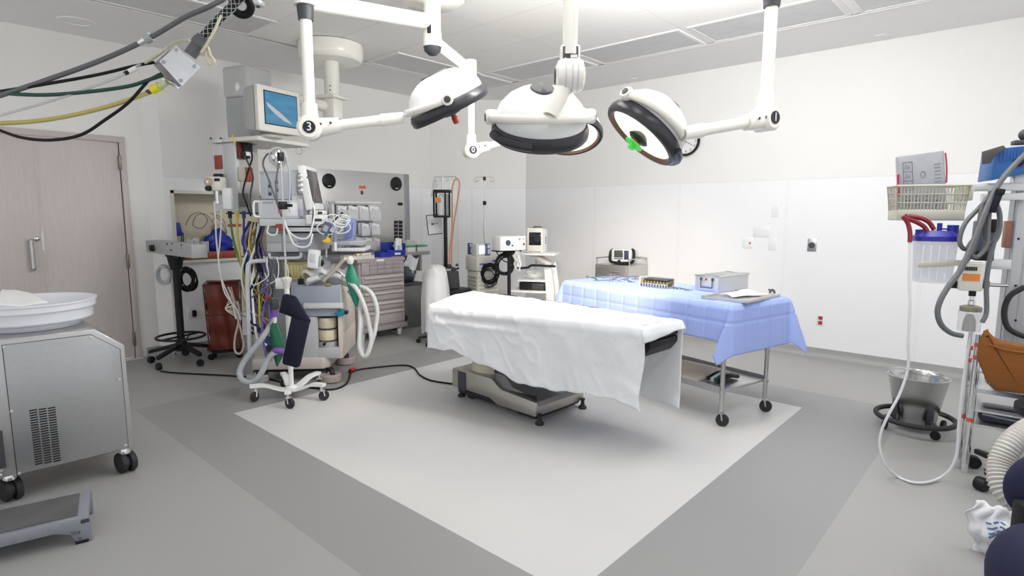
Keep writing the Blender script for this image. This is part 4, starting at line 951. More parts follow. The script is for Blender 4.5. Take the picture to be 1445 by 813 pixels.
q = MB(); q.box(xl, xr_, 0, .13, 0, hh, .008); EU.part('case', q, mat('unit_grey', (.40, .41, .42), .45))
xm = EU.L(250, 352, 0).x; q = MB(); q.box(xm-.003, xm+.003, -.002, .131, .0, hh+.001); EU.part('seam', q, M_grey)
kx = EU.L(217, 350, 0); q = MB(); q.lathe([(.032, 0), (.028, .035), (.01, .037)], (kx.x, 0, kx.z), (0, -1, 0), 20).box(kx.x, kx.x+.045, -.02, -.006, kx.z-.018, kx.z-.004, .003); EU.part('knob', q, M_black)
for px, py, w_, m_ in ((236, 344, .012, M_black), (243, 344, .010, M_dgrey), (256, 345.5, .016, M_dgrey), (256, 349.5, .018, M_pink), (241.5, 353, .028, M_dgrey)):
    k_ = EU.L(px, py, 0); q = MB(); q.box(k_.x-w_, k_.x+w_, -.004, .0, k_.z-(.01 if m_ is not M_dgrey else .006), k_.z+.006); EU.part('label' if m_ in (M_pink, M_dgrey) else 'button', q, m_)
q = MB(); q.box(-.17, .17, -.02, .16, zb-.04, zb-.004, .006, Matrix.Translation((-.02, 0, 0)) @ Matrix.Rotation(R(-110), 4, 'Z')).lathe([(.05, zb-.16), (.07, zb-.05), (.07, zb-.03)], seg=16); ET.part('mounting_head', q, M_black)
def coil_thing(px, py, D, rr, t, m_, lab, turns=5, sc=(1, 1.25)):
    q = MB(); coil(q, dep(px, py, D), TOCAM, rr, t, turns, .022, sc); return single('cable_coil', q, m_, lab, 'cable')
coil_thing(231, 387, 5.66, .06, .0055, mat('grey_white_cable', (.62, .63, .65), .45), 'white cable coil hanging at the left of the black pole', 12, (1.1, 1.5))
coil_thing(264, 394, 5.78, .08, .007, M_cable, 'black cable coil hanging at the right of the black pole', 11)
cord('black_cable', [dep(283, 443, 6.2), dep(279, 455, 6.2), dep(270, 470, 6.1), dep(258, 483, 5.95), dep(246, 492, 5.85), dep(237, 500, 5.75)], .006, M_cable, 'black power cord running from the wall socket to the pole stand foot')
# ================================================================== red waste cart
c0 = fl(313, 499); RB = Thing('waste_cart', 'dark red translucent waste bag in a wire cart under the niche', 'waste cart', dep(309, 500, 5.75), -26)
RB.o.location.z = 0; RB.M.translation.z = 0; RB.I = RB.M.inverted()
xl, xr_, _a, _b = RB.rect(291, 402, 338, 495, 0); zT = RB.L(310, 402, 0).z
xl2, xr2, _a, _b = RB.rect(297, 402, 331, 495, 0)
M_redbag = mat('red_bag_film', (.17, .028, .012), .35, var=.35, scale=6, bump=.2)
q = MB(); dpt = .34
def ringp(z, k):
    cxx = (xl+xr_)/2; return [(cxx+(xl-cxx)*k, dpt/2-dpt/2*k, z), (cxx+(xr_-cxx)*k, dpt/2-dpt/2*k, z), (cxx+(xr_-cxx)*k, dpt/2+dpt/2*k, z), (cxx+(xl-cxx)*k, dpt/2+dpt/2*k, z)]
def bagpt(u, v):
    z = .10+(zT-.10)*v; k = .84+.16*v; P4 = ringp(z, k); s_ = u*4; i = int(s_) % 4; f_ = s_-int(s_)
    p = Vector(P4[i]).lerp(Vector(P4[(i+1) % 4]), f_); ctr = Vector(((xl+xr_)/2, dpt/2, z)); d_ = (p-ctr)
    return p+d_.normalized()*(.014*math.sin(26*u*2+3*v)*math.sin(math.pi*f_)+.008*math.sin(17*v+9*u))
q.grid(bagpt, 64, 14); bmesh.ops.remove_doubles(q.bm, verts=q.bm.verts[:], dist=.0005); q.box((xl2+xr2)/2-.16, (xl2+xr2)/2+.16, .04, dpt-.04, .09, .11); rb = RB.part('bag', q, M_redbag, angle=60)
q = MB(); q.box(xl+.02, xr_-.02, .02, dpt-.02, zT-.06, zT-.04); RB.part('bag_top', q, M_redbag, rb)
q = MB()
for z, k in ((zT+.005, 1.06), (.45, .98), (.12, .93)): q.tube(ringp(z, k), .006, 6, closed=True, smooth=False)
for i in range(4): q.tube([ringp(.08, .93)[i], ringp(zT+.005, 1.06)[i]], .007, 6, smooth=False)
RB.part('wire_frame', q, mat('dark_red_wire', (.09, .02, .015), .5))
q = MB(); q.box(xl+.03, xr_-.03, .02, dpt-.02, .062, .085, .005); RB.part('base_plate', q, M_black)
for P4 in ringp(0, .86): caster(RB, P4, .032, .03, .6, False, M_black, M_dgrey)
for p_ in ringp(0, .86):
    pass
# ================================================================== anaesthesia boom hung from the ceiling
BD = 4.95; BP = dep(364, 198, BD)
BM = Thing('anaesthesia_boom', 'grey ceiling hung anaesthesia boom with shelf and gas outlets', 'boom', BP, -72)
xl = BM.L(296, 196).x; yd = BM.LX(436, 204).y; hS = BM.L(364, 191).z
M_boom = mat('boom_grey', (.60, .61, .62), .4, var=.03)
M_boomw = mat('boom_white_strip', (.70, .69, .70), .4, var=.03)
q = MB(); q.box(xl, 0, 0, yd, .004, hS, .006); sf = BM.part('shelf', q, M_offw)
q = MB(); q.box(xl-.01, xl+.16, -.012, 0, .002, hS+.002, .003); BM.part('rail', q, M_alu, sf); q = MB(); q.box(-.012, .0, yd, yd+.02, -.004, hS+.004, .003); BM.part('end_cap', q, M_alu, sf)
q = MB()
for px in (299.5, 313.5): k_ = BM.L(px, 195.5); q.lathe([(.01, 0), (.01, .006)], (k_.x, -.012, k_.z), (0, -1, 0), 12)
BM.part('rail_screws', q, M_dgrey, sf)
x3, x35 = BM.L(301, 250, .03).x, BM.L(335, 250, .03).x; zb = BM.L(320, 300, .03).z; yr = BM.LX(366, 250, x35).y
xs1 = BM.L(318, 250, .03).x
q = MB(); q.box(xs1, x35, .02, yr, zb, 0, .01); co_ = BM.part('column', q, M_boom)
q = MB(); q.box(x3, xs1, .03, yr*.6, zb+.01, 0, .008); BM.part('side_strip', q, M_boomw, co_)
q = MB(); q.box(x35-.001, x35+.004, .06, yr-.01, zb+.05, -.02); fp = BM.part('outlet_face', q, mat('outlet_face_beige', (.47, .46, .44), .45))
def onside(name, a0, b0, a1, b1, m_, th=.012, parent=None):
    A1, A2 = BM.LX(a0, b1, x35), BM.LX(a1, b0, x35); q = MB(); q.box(x35+.003, x35+.003+th, A1.y, A2.y, A1.z, A2.z, .003); return BM.part(name, q, m_, parent)
onside('outlet_plate', 335.5, 236.5, 343, 255.5, mat('khaki_plate', (.42, .42, .36), .5), .012)
onside('red_outlet_plate', 346.5, 237, 355, 256.5, M_dred)
onside('grey_outlet_plate', 337, 273, 349, 292, mat('olive_plate', (.18, .18, .16), .5))
onside('red_outlet_plate', 333.8, 201, 345, 224, mat('red_black_socket', (.12, .015, .01), .5), .03)
onside('black_plug', 338, 203, 349, 214, M_black, .06); onside('black_plug', 337, 216, 347, 223, M_black, .05)
onside('white_plug', 341, 213, 347, 220, M_white, .055)
a_, b_ = BM.L(304.5, 239, .03), BM.L(313.5, 219, .03); q = MB(); q.box(a_.x, b_.x, .018, .03, a_.z, b_.z, .003); BM.part('red_outlet_plate', q, M_dred)
q = MB(); c_ = BM.L(318, 270, .03); 
for px, py, dpx, dpy in ((314, 252, 318, 275),):
    a_, b_ = BM.L(px-4, dpy, .02), BM.L(dpx, py-6, .02); q.box(a_.x, b_.x, -.05, .03, a_.z, b_.z, .012)
BM.part('side_bracket', q, mat('slate_green', (.24, .29, .28), .5))
q = MB(); q.box(xs1-.01, x35+.01, .02, yr, zb-.014, zb, .003); bp_ = BM.part('bottom_plate', q, M_dgrey)
# upper column and covers
x1, x2 = BM.L(319, 160, .30).x, BM.L(352, 160, .30).x; zt = BM.L(335, 137, .30).z
q = MB(); q.box(x1, x2, .30, .56, hS, zt, .01); BM.part('upper_column', q, mat('upper_column_grey', (.44, .46, .46), .4))
x1, x2 = BM.L(313, 115, .28).x, BM.L(349, 115, .28).x; z2 = BM.L(330, 92, .28).z
q = MB(); q.box(x1, x2, .28, .58, zt, z2, .03, seg=3); BM.part('arm_cover', q, mat('arm_cover_grey', (.56, .57, .56), .4))
drum = fl(466, 52, CEIL); drum = drum+(drum-CAMP).normalized()*.30; drum.z = CEIL; dl_ = BM.I @ Vector((drum.x, drum.y, CEIL)); Dd = (drum-CAMP).dot(_f); zB = BM.I @ dep(466, 97, Dd+.27); rr = 44.5/F*Dd
q = MB(); q.lathe([(rr, CEIL-BP.z), (rr*1.0, zB.z+.06), (rr*.97, zB.z+.02), (rr*.9, zB.z), (.001, zB.z)], (dl_.x, dl_.y, 0), seg=48, caps=False); BM.part('ceiling_drum', q, M_enamel)
zc = (BM.I @ dep(468, 137, Dd)).z; q = MB(); q.cyl((dl_.x, dl_.y, zB.z), (dl_.x, dl_.y, zc), 10.5/F*Dd, seg=24); dc = BM.part('drop_column', q, M_enamel)
q = MB()
for py in (121, 127): k_ = BM.I @ dep(466, py, Dd-.075); q.lathe([(.007, 0), (.007, .004)], k_, BM.I.to_3x3() @ TOCAM, 10)
BM.part('column_screws', q, M_dgrey, dc)
za1, za0 = (BM.I @ dep(470, 134, Dd)).z, (BM.I @ dep(470, 166, Dd)).z
q = MB(); q.box(dl_.x-.11, dl_.x+.11, dl_.y-.11, dl_.y+.11, za1-.03, za1, .01)
A0 = Vector((dl_.x, dl_.y, (za1+za0)/2)); B0 = Vector(((x1+x2)/2, .3, zt+.09)); q.box(dl_.x-.07, dl_.x+.07, dl_.y-.07, dl_.y+.07, za0, za1-.03, .01)
q.tube([A0, A0.lerp(B0, .5), B0], .055, 12, smooth=False); BM.part('swing_arm', q, M_enamel)
# hooks below the shelf
for px, py, yy in ((378, 212, .12), (422, 213, .5)):
    k_ = BM.LX(px, py, -.06); q = MB(); q.ring(k_, BM.I.to_3x3() @ TOCAM, .033, .003, 20, 6); q.cyl(k_+Vector((0, 0, .033)), (k_.x, k_.y, .004), .003, seg=6); BM.part('wire_hook', q, M_steel)
# suction regulator on the left of the boom
rp = dep(306, 262, 4.92); SRG = Thing('suction_regulator', 'white suction regulator with round gauge on the left of the boom column', 'regulator', rp, -55)
q = MB(); q.box(-.085, .05, -.03, .07, -.045, .075, .015); SRG.part('body', q, M_offw)
q = MB(); q.lathe([(.035, 0), (.035, .02), (.028, .024)], (-.05, -.03, .03), (0, -1, 0), 24); g_ = SRG.part('gauge', q, mat('gauge_rose', (.50, .36, .32), .3))
q = MB(); q.lathe([(.024, .022), (.001, .026)], (-.05, -.03, .03), (0, -1, 0), 20, caps=False); SRG.part('gauge_glass', q, M_white, g_)
q = MB(); q.lathe([(.024, 0), (.022, .03)], (-.05, -.03, -.025), (0, -1, 0), 18); SRG.part('knob', q, M_black)
q = MB(); q.box(-.02, .05, -.01, .03, .075, .10, .006).box(.0, .05, -.032, -.03, .035, .06); SRG.part('top_switch', q, M_black)
q = MB(); q.cyl((.0, 0, -.045), (.0, 0, -.13), .018, .013, 14).cyl((0, 0, -.13), (0, 0, -.15), .024, seg=14); SRG.part('vacuum_trap', q, M_chrome)
q = MB(); q.box(.04, .12, .0, .04, -.20, -.02, .008); SRG.part('bracket', q, M_white)
# ---- CRT monitor on the shelf
CP = dep(366, 183.5, 4.85); CR = Thing('crt_monitor', 'beige tube monitor showing a blue screen on top of the boom shelf', 'monitor', Vector((CP.x, CP.y, BP.z+hS+.03)), 15)
tl = CR.L(370, 119); tr = CR.L(425, 132); bl = CR.L(366, 183.5); br = CR.L(423.5, 190.5)
w_, z0, z1 = (tr.x+br.x)/2, min(bl.z, br.z), (tl.z+tr.z)/2
q = MB(); q.box(0, w_, 0, .05, z0, z1, .012); bz = CR.part('bezel', q, M_offw)
s0, s1, s2, s3 = CR.L(374.8, 128, -.003), CR.L(420.5, 138.5, -.003), CR.L(417.5, 180.5, -.003), CR.L(373.2, 173, -.003)
sx0, sx1, sz0, sz1 = (s0.x+s3.x)/2, (s1.x+s2.x)/2, (s2.z+s3.z)/2, (s0.z+s1.z)/2
q = MB(); q.box(sx0-.008, sx1+.008, -.002, .0, sz0-.008, sz1+.008); CR.part('screen_surround', q, M_black, bz)
ms = bpy.data.materials.new('blue_screen_picture'); ms.use_nodes = True; nt = ms.node_tree; bs_ = nt.nodes['Principled BSDF']
tc = nt.nodes.new('ShaderNodeTexCoord'); mp = nt.nodes.new('ShaderNodeMapping'); nzz = nt.nodes.new('ShaderNodeTexNoise'); cr_ = nt.nodes.new('ShaderNodeValToRGB')
mp.inputs['Rotation'].default_value = (0, R(-38), 0); mp.inputs['Scale'].default_value = (4, 1, 14); nzz.inputs['Scale'].default_value = 1.1; nzz.inputs['Detail'].default_value = 5
nt.links.new(tc.outputs['Object'], mp.inputs[0]); nt.links.new(mp.outputs[0], nzz.inputs['Vector']); nt.links.new(nzz.outputs['Fac'], cr_.inputs[0])
cr_.color_ramp.elements[0].position = .35; cr_.color_ramp.elements[0].color = (.035, .19, .36, 1); cr_.color_ramp.elements[1].position = .72; cr_.color_ramp.elements[1].color = (.07, .30, .50, 1)
bs_.inputs['Base Color'].default_value = (.02, .03, .04, 1); bs_.inputs['Roughness'].default_value = .15; nt.links.new(cr_.outputs[0], bs_.inputs['Emission Color']); bs_.inputs['Emission Strength'].default_value = .85
q = MB(); q.grid(lambda u, v: (sx0+(sx1-sx0)*u, -.004-.006*math.sin(math.pi*u)*math.sin(math.pi*v), sz0+(sz1-sz0)*v), 10, 8); scn = CR.part('screen', q, ms)
q = MB(); W_, H_ = sx1-sx0, sz1-sz0        # a pale diagonal form across the picture on the screen
def scp(u, v): return (sx0+W_*u, -.0125, sz0+H_*v)
q.prism([scp(.02, .66), (scp(.12, .60)), scp(.45, .38), scp(.72, .16), scp(.80, .07), scp(.55, .14), scp(.25, .34), scp(.06, .52)], (0, -.0006, 0)); CR.part('picture_shape', q, mat('picture_pale', (.05, .05, .05), .5, emit=(.55, .55, .60), estr=.8, var=.1), scn)
bk = CR.LX(334, 150, 0).y; bk = max(.30, min(bk, .45))
q = MB()
q.rings([(Vector((w_/2, .05, (z0+z1)/2)), 1), (Vector((w_/2, .16, (z0+z1)/2)), 1)], (0, 1, 0), 4) if False else None
def shell(y, k): 
    cx2, cz = w_/2, (z0+z1)/2; return [(cx2-(w_/2-.004)*k, y, cz-(z1-z0)/2*k*.98), (cx2+(w_/2-.004)*k, y, cz-(z1-z0)/2*k*.98), (cx2+(w_/2-.004)*k, y, cz+(z1-z0)/2*k*.98), (cx2-(w_/2-.004)*k, y, cz+(z1-z0)/2*k*.98)]
q = MB(); lv = [(.05, 1), (.17, .97), (.24, .78), (bk, .6)]; rs = [[q.bm.verts.new(p) for p in shell(y, k)] for y, k in lv]
for A1, B1 in zip(rs, rs[1:]):
    for i in range(4): q.bm.faces.new((A1[i], A1[(i+1) % 4], B1[(i+1) % 4], B1[i]))
q.bm.faces.new(rs[-1]); q.bm.faces.new(rs[0][::-1]); bmesh.ops.bevel(q.bm, geom=q.bm.edges[:], offset=.01, segments=2, affect='EDGES')
CR.part('rear_shell', q, mat('monitor_shell', (.47, .47, .46), .5, var=.03))
zsh = hS+BP.z-CR.M.translation.z
q = MB(); q.lathe([(.12, z0-.035), (.10, z0-.02), (.06, z0+.01)], (w_*.45, .14, 0), seg=28); CR.part('swivel_foot', q, M_offw)
# ---- cords on the boom
cord('black_cable', dp([(347, 208, 4.86), (353, 212, 4.84), (356, 222, 4.84), (352, 236, 4.84), (347, 252, 4.84), (343, 272, 4.84), (348, 288, 4.84), (354, 305, 4.84)]), .007, M_cable, 'black power cord hanging from the red socket of the boom')
cord('black_cable', dp([(345, 221, 4.84), (351, 232, 4.82), (357, 250, 4.82), (354, 270, 4.82), (353, 288, 4.82), (356, 303, 4.82)]), .007, M_dgrey, 'second dark power cord hanging down the boom beside the red plates')
cord('yellow_strap', dp([(329, 190.5, 4.93), (328, 194, 4.9), (329, 199, 4.9), (332, 201, 4.93)]), .006, M_yellow, 'short yellow strap looped over the boom shelf edge', 'strap')
for (x0_, pts, m_, lab) in ((0, [(324.5, 303), (327, 325), (331, 345), (337, 365), (343, 385), (346, 410), (352, 425)], M_greenhose, 'green gas hose hanging from the boom'),
        (1, [(334.5, 303), (335, 330), (337, 350), (341, 375), (347, 400), (351, 420), (358, 432)], M_ywire, 'yellow gas hose hanging from the boom'),
        (2, [(344, 303), (344, 330), (345, 355), (350, 385), (354, 410), (360, 425)], M_bluehose, 'dark blue gas hose hanging from the boom')):
    D_ = 4.97; T = Thing('gas_hose', lab, 'hose', dep(pts[0][0], pts[0][1], D_), 0, 'gas hoses below the boom')
    o = T.M.translation; q = MB(); q.tube([Vector(dep(a, b, D_+.05*i/len(pts)))-o for i, (a, b) in enumerate(pts)], .010, 8); T.part('hose', q, m_)
    q = MB(); q.cyl((0, 0, -.03), (0, 0, .03), .016, seg=14).cyl((0, 0, .005), (0, 0, .02), .022, seg=14); T.part('connector', q, M_black if x0_ == 0 else m_)
for pts, lab in (([(302, 285), (304, 310), (305, 335), (307, 355), (310, 378), (316, 410), (325, 425), (334, 436), (340, 452)], 'clear suction tube hanging left of the boom column, reaching the red waste cart'), ([(312, 297), (312, 320), (310, 345), (308, 368), (312, 392), (320, 412), (328, 430), (333, 450)], 'clear suction tube with a looped end hanging in front of the red waste cart')):
    cord('suction_tube', dp(pts, 4.9), .0065, M_clear if False else mat('milky_tube', (.72, .71, .68), .3, alpha=.75), lab, 'tube')
cord('looped_cord', dp([(322, 405), (328, 420), (333, 440), (337, 455), (341, 470), (344, 485), (341, 497), (335, 499), (331, 492), (332, 475), (336, 458), (338, 440), (335, 425)], 4.95), .009, mat('beige_cord', (.52, .46, .42), .5), 'beige cord looped below the hose bundle beside the red waste cart')
# tangle of hoses behind the machine's left side
hz_ = [(M_ywire, 'yellow'), (M_bluehose, 'dark blue'), (mat('violet_hose', (.14, .10, .36), .4), 'violet'), (M_gcable, 'grey'), (mat('olive_hose', (.35, .33, .12), .4), 'olive'), (M_wcable, 'white'), (M_cable, 'black')]
rnd = random.Random(11)
for i in range(30):
    m_, nm = hz_[i % 7]; a0 = 352+rnd.uniform(0, 22); a1 = 348+rnd.uniform(0, 34); k = rnd.uniform(-14, 10)
    D_ = 4.93+rnd.uniform(-.05, .14); y1 = 440+rnd.uniform(-25, 50)
    pts = [(a0, 312+rnd.uniform(0, 14)), (a0-6+rnd.uniform(-5, 5), 345), ((a0+a1)/2+k, 378+rnd.uniform(-8, 8)), (a1+k*.6, 412), (a1, y1-12), (a1+rnd.uniform(6, 16), y1)]
    cord('machine_hose', dp(pts, D_), rnd.choice((.008, .009, .011)), m_, '%s hose in the tangled bundle between the boom and the anaesthesia machine' % nm, 'hose', 'tangled hoses at the anaesthesia machine')
rnd = random.Random(5)
for i in range(5):
    pts = [(300+9*i+rnd.uniform(-3, 3), 412+rnd.uniform(-6, 6)), (330+rnd.uniform(-4, 4), 424+rnd.uniform(-8, 8)), (322+rnd.uniform(-5, 5), 436), (338+rnd.uniform(-3, 3), 444+rnd.uniform(-4, 4)), (352, 436+4*i)]
    pts = pts[1:] if i % 2 else [(326, 405+3*i)]+pts[1:]
    cord('loose_wire', dp(pts, 4.98), .0045, M_wcable if i % 2 else mat('tan_wire', (.55, .48, .36), .5), 'thin loose wire curled beside the hose bundle', 'wire', 'loose wires beside the hose bundle')
# ================================================================== anaesthesia machine
a0, b0 = fl(366, 540), fl(467, 538)
AM = Thing('anaesthesia_machine', 'large grey anaesthesia machine with canisters and pinkish base on guarded casters', 'anaesthesia machine', a0, math.degrees(math.atan2(b0.y-a0.y, b0.x-a0.x)))
M_body = mat('machine_grey', (.42, .435, .46), .42, var=.03)
M_bodyb = mat('machine_blue_grey', (.30, .335, .40), .42, var=.04)
M_beige = mat('machine_beige', (.62, .57, .52), .45, var=.03)
M_pinkb = mat('machine_base_pinkish', (.50, .45, .44), .45, var=.03)
M_cream = mat('canister_cream', (.60, .55, .40), .4, var=.25, scale=18)
x0, x1, z0, z1 = AM.rect(355, 506, 463, 522, -.03)
q = MB(); q.prism([(x0, -.03, z0), (x1-.05, -.03, z0), (x1, .02, z0), (x1+.02, .62, z0), (x0, .62, z0)], (0, 0, z1-z0), .015); base = AM.part('base', q, M_pinkb)
q = MB(); q.box(x0+.03, x1-.04, .02, .6, z0-.03, z0, .004); AM.part('underframe', q, M_black, base)
for px, py, m_ in ((364, 539, M_grey), (467, 538, mat('caster_guard_rose', (.38, .32, .31), .6)), (487, 513, mat('caster_guard_rose', (.38, .32, .31), .6)), (388, 508, M_grey)):
    p = AM.LZ(px, py, 0) if px != 388 else Vector((x0+.1, .58, 0))
    q = MB(); q.lathe([(.085, .005), (.092, .01), (.092, .062), (.085, .068), (.06, .068)], p, seg=28, caps=True); gd = AM.part('caster_guard', q, m_)
    q = MB(); q.lathe([(.02, -.018), (.055, -.018), (.06, -.01), (.06, .01), (.055, .018), (.02, .018)], p+Vector((0, 0, .066)), (.8, .6, 0), 22); AM.part('wheel', q, M_black, gd)
    q = MB(); q.lathe([(.024, -.02), (.024, .02)], p+Vector((0, 0, .066)), (.8, .6, 0), 16); AM.part('hub', q, M_beige, gd)
XR_ = AM.L(480, 440, 0).x
DB_ = .58
def ab(name, r, y0, y1, m_, bev=.006, parent=None): return AM.part(name, AM.pbox(MB(), *r, y0, y1, bev), m_, parent)
ab('upper_cabinet', (411, 403, 480, 447), -.015, DB_, M_bodyb, .012)
for b_, t_ in ((429, 405),): ab('drawer', (415, t_, 477, b_), -.024, -.014, M_bodyb, .004)
ab('front_rail', (428, 428, 484, 435.5), -.05, -.02, mat('rail_pale', (.55, .58, .56), .4), .004)
ab('lower_panel', (411, 447, 448, 506), -.005, DB_, M_body, .008)
ab('lower_panel', (448, 491, 479, 506), -.005, DB_, M_body, .006)
ab('canister_recess', (448, 447, 478, 491), .16, .3, M_dgrey, .0)
xs = AM.L(477, 470, 0).x; zb_, zt_ = AM.L(477, 506, 0).z, AM.L(477, 402, 0).z
q = MB(); q.box(xs, XR_+.01, .0, DB_+.03, zb_, zt_, .008); sd = AM.part('side_wall', q, M_beige)
q = MB(); q.box(XR_+.008, XR_+.018, .05, DB_-.02, zb_+.24, zt_-.06, .004).box(XR_+.008, XR_+.018, .05, DB_-.02, zb_+.03, zb_+.22, .004); AM.part('side_panels', q, M_beige, sd)
cxm = AM.L(462, 470, .06); rr = abs(AM.L(475.5, 470, .06).x-AM.L(449, 470, .06).x)/2
for k, (t_, b_) in enumerate(((448, 462), (464, 479))):
    zt_, zb_ = AM.L(462, t_, .06).z, AM.L(462, b_, .06).z
    q = MB(); q.lathe([(rr*.94, zb_), (rr*.97, zb_+.01), (rr*.97, zt_-.01), (rr*.94, zt_)], (cxm.x, .08, 0), seg=32); cn = AM.part('canister', q, M_cream)
    q = MB(); q.lathe([(rr, zb_-.015), (rr, zb_)], (cxm.x, .08, 0), seg=32); AM.part('canister_band', q, M_dgrey, cn)
zt_, zb_ = AM.L(462, 480, .06).z, AM.L(462, 490, .06).z
q = MB(); q.lathe([(rr*.95, zb_), (rr, zb_+.006), (rr, zt_)], (cxm.x, .08, 0), seg=32); lc = AM.part('canister_cup', q, M_body)
k_ = AM.L(458, 485.5, .0); q = MB(); q.lathe([(.014, 0), (.012, .02)], (k_.x, .08-rr, k_.z), (0, -1, 0), 12); AM.part('drain_knob', q, M_black, lc)
q = MB(); AM.pbox(q, 473, 440, 484, 446.5, -.06, -.01, .008); AM.pbox(q, 480, 437, 485, 444, -.06, -.01, .006); AM.part('release_lever', q, mat('teal_plastic', (.0, .20, .26), .4))
ab('black_latch', (484, 439.5, 490, 444), -.03, .03, M_black, .004)
# left frame and central column
ab('central_column', (380, 357, 429, 506), .10, .50, mat('column_grey', (.34, .35, .37), .5, var=.05), .006)
ab('left_post', (356, 408, 371, 506), .16, .40, mat('post_cream', (.52, .50, .45), .5), .006)
q = MB(); q.tube([AM.L(a_, b_, -.04) for a_, b_ in ((378, 368), (362, 368.5), (353, 371), (349.5, 380), (349.5, 420), (351, 460), (353, 504))], .018, 12, n=5); AM.part('push_handle', q, M_lgrey)
q = MB(); q.tube([AM.L(a_, b_, -.03) for a_, b_ in ((380, 357), (381, 363), (386, 364.5), (418, 364), (424, 362), (425, 356))], .013, 10, n=4); AM.part('drawer_handle', q, M_lgrey)
xa, xb, za, zb2 = AM.rect(376, 329, 443, 356, -.05)
q = MB(); q.box(xa, xb, -.05, .5, za, zb2, .006); du = AM.part('drawer_unit', q, M_body)
for i in range(3):
    for j in range(2):
        q = MB(); w_ = (xb-xa)/3; h_ = (zb2-za)/2; q.box(xa+w_*i+.005, xa+w_*(i+1)-.005, -.058, -.049, za+h_*j+.005, za+h_*(j+1)-.005, .004); AM.part('drawer_front', q, M_bodyb if i == 2 else M_body, du)
ab('top_shelf', (366, 309, 462, 319), -.12, .50, mat('shelf_white', (.58, .60, .63), .4), .006)
ab('middle_shelf', (406, 321, 472, 327), -.10, .46, M_lgrey, .005)
ab('shelf_underside_shade', (374, 320, 408, 329), -.02, .45, M_grey, .004)  # grey block stands in for the shaded underside of the shelf
ab('support_post', (396, 300, 404, 360), .30, .36, M_lgrey, .004)
x_, y_ = AM.L(398, 321.5, -.125), 0; q = MB(); q.box(x_.x-.045, x_.x+.03, -.15, -.11, x_.z-.025, x_.z+.03, .006); AM.part('clamp_block', q, M_dred)
ab('absorber_frame', (404, 394, 430, 404), .0, .3, M_body, .01)
x0_, x1_, z0_, z1_ = AM.rect(400, 371, 428, 394, -.02)
q = MB(); q.box(x0_, x1_, -.02, .22, z0_, z1_, .012)
for k in range(6): xx = x0_+(x1_-x0_)*(k+.5)/6; q.box(xx-.008, xx+.008, -.028, -.018, z0_+.02, z1_-.015, .003)
bl_ = AM.part('bellows_housing', q, mat('amber_clear', (.52, .47, .22), .2, var=.2, scale=15))
q = MB(); q.box(x0_-.004, x1_+.004, -.03, .23, z0_-.006, z0_+.016, .004).box(x0_-.004, x1_+.004, -.03, .23, z1_-.012, z1_+.004, .004); AM.part('housing_rims', q, mat('amber_rim', (.36, .32, .14), .4), bl_)
# breathing-circuit boom arm and green bag
q = MB(); q.tube([AM.L(a_, b_, -.05) for a_, b_ in ((490, 364), (486, 366), (470, 383), (456, 397))], .016, 12, n=4); ar_ = AM.part('bag_arm', q, mat('arm_khaki', (.46, .41, .33), .4))
q = MB(); k_ = AM.L(494, 366, -.05); q.lathe([(.022, -.035), (.03, -.02), (.03, .015), (.018, .03)], k_, seg=18); k2 = AM.L(486, 365, -.05); q.cyl(k2, k_, .02, seg=14); AM.part('bag_mount', q, M_offw, ar_)
def bag(pts, rads, m_, name, label, sq=.55, Dd=4.9):
    P = [dep(px, py, Dd) for px, py in pts]; C = catmull(P, 4); n_ = len(C); T = Thing(name, label, 'breathing bag', C[-1]); o = C[-1]; q = MB(); rings = []
    for i, c_ in enumerate(C):
        t = i/(n_-1)*(len(rads)-1); k = min(int(t), len(rads)-2); r_ = rads[k]+(rads[k+1]-rads[k])*(t-k)
        ax = Vector((TOCAM.y, -TOCAM.x, 0)); rings.append([q.bm.verts.new(c_-o+ax*r_*math.cos(a_)+TOCAM*r_*sq*math.sin(a_)*(1+.15*math.cos(4*a_))) for a_ in [2*math.pi*j/20 for j in range(20)]])
    for A1, B1 in zip(rings, rings[1:]):
        for j in range(20): q.bm.faces.new((A1[j], A1[(j+1) % 20], B1[(j+1) % 20], B1[j]))
    q.bm.faces.new(rings[0]); q.bm.faces.new(rings[-1][::-1]); T.part('bag', q, m_); return T, C, o
T, C, o = bag([(494, 371), (495, 378), (497, 393), (500, 410), (502, 425), (503, 433)], [.018, .02, .040, .058, .048, .036, .02, .012], M_green, 'breathing_bag', 'green rubber breathing bag hanging from the khaki arm above the white hoses', .5, 4.93)
q = MB(); q.cyl(C[0]-o+Vector((0, 0, -.01)), C[0]-o+Vector((0, 0, .045)), .021, seg=16); T.part('neck', q, M_offw)
T, C, o = bag([(388, 452), (388, 458), (390, 475), (393, 495), (392, 508), (391, 517)], [.014, .02, .04, .056, .05, .04, .02, .008], M_dgreen, 'breathing_bag', 'dark green breathing bag hanging low beside the navy pad', .55, 4.72)
q = MB(); q.cyl(C[0]-o+Vector((0, 0, -.03)), C[0]-o+Vector((0, 0, .03)), .016, seg=16); T.part('neck', q, M_white)
q = MB(); q.cyl(C[0]-o+Vector((0, 0, .03)), C[0]-o+Vector((0, 0, .09)), .024, .02, 16); T.part('connector', q, M_purple)
q = MB(); q.box(-.03, .03, -.03, .03, .09, .17, .01, Matrix.Translation(C[0]-o)).box(-.05, -.02, -.02, .02, .14, .2, .006, Matrix.Translation(C[0]-o)); T.part('valve', q, M_dgrey)
q = MB(); q.box(-.07, -.035, -.02, .02, .185, .205, .004, Matrix.Translation(C[0]-o)); T.part('valve_tab', q, M_red)
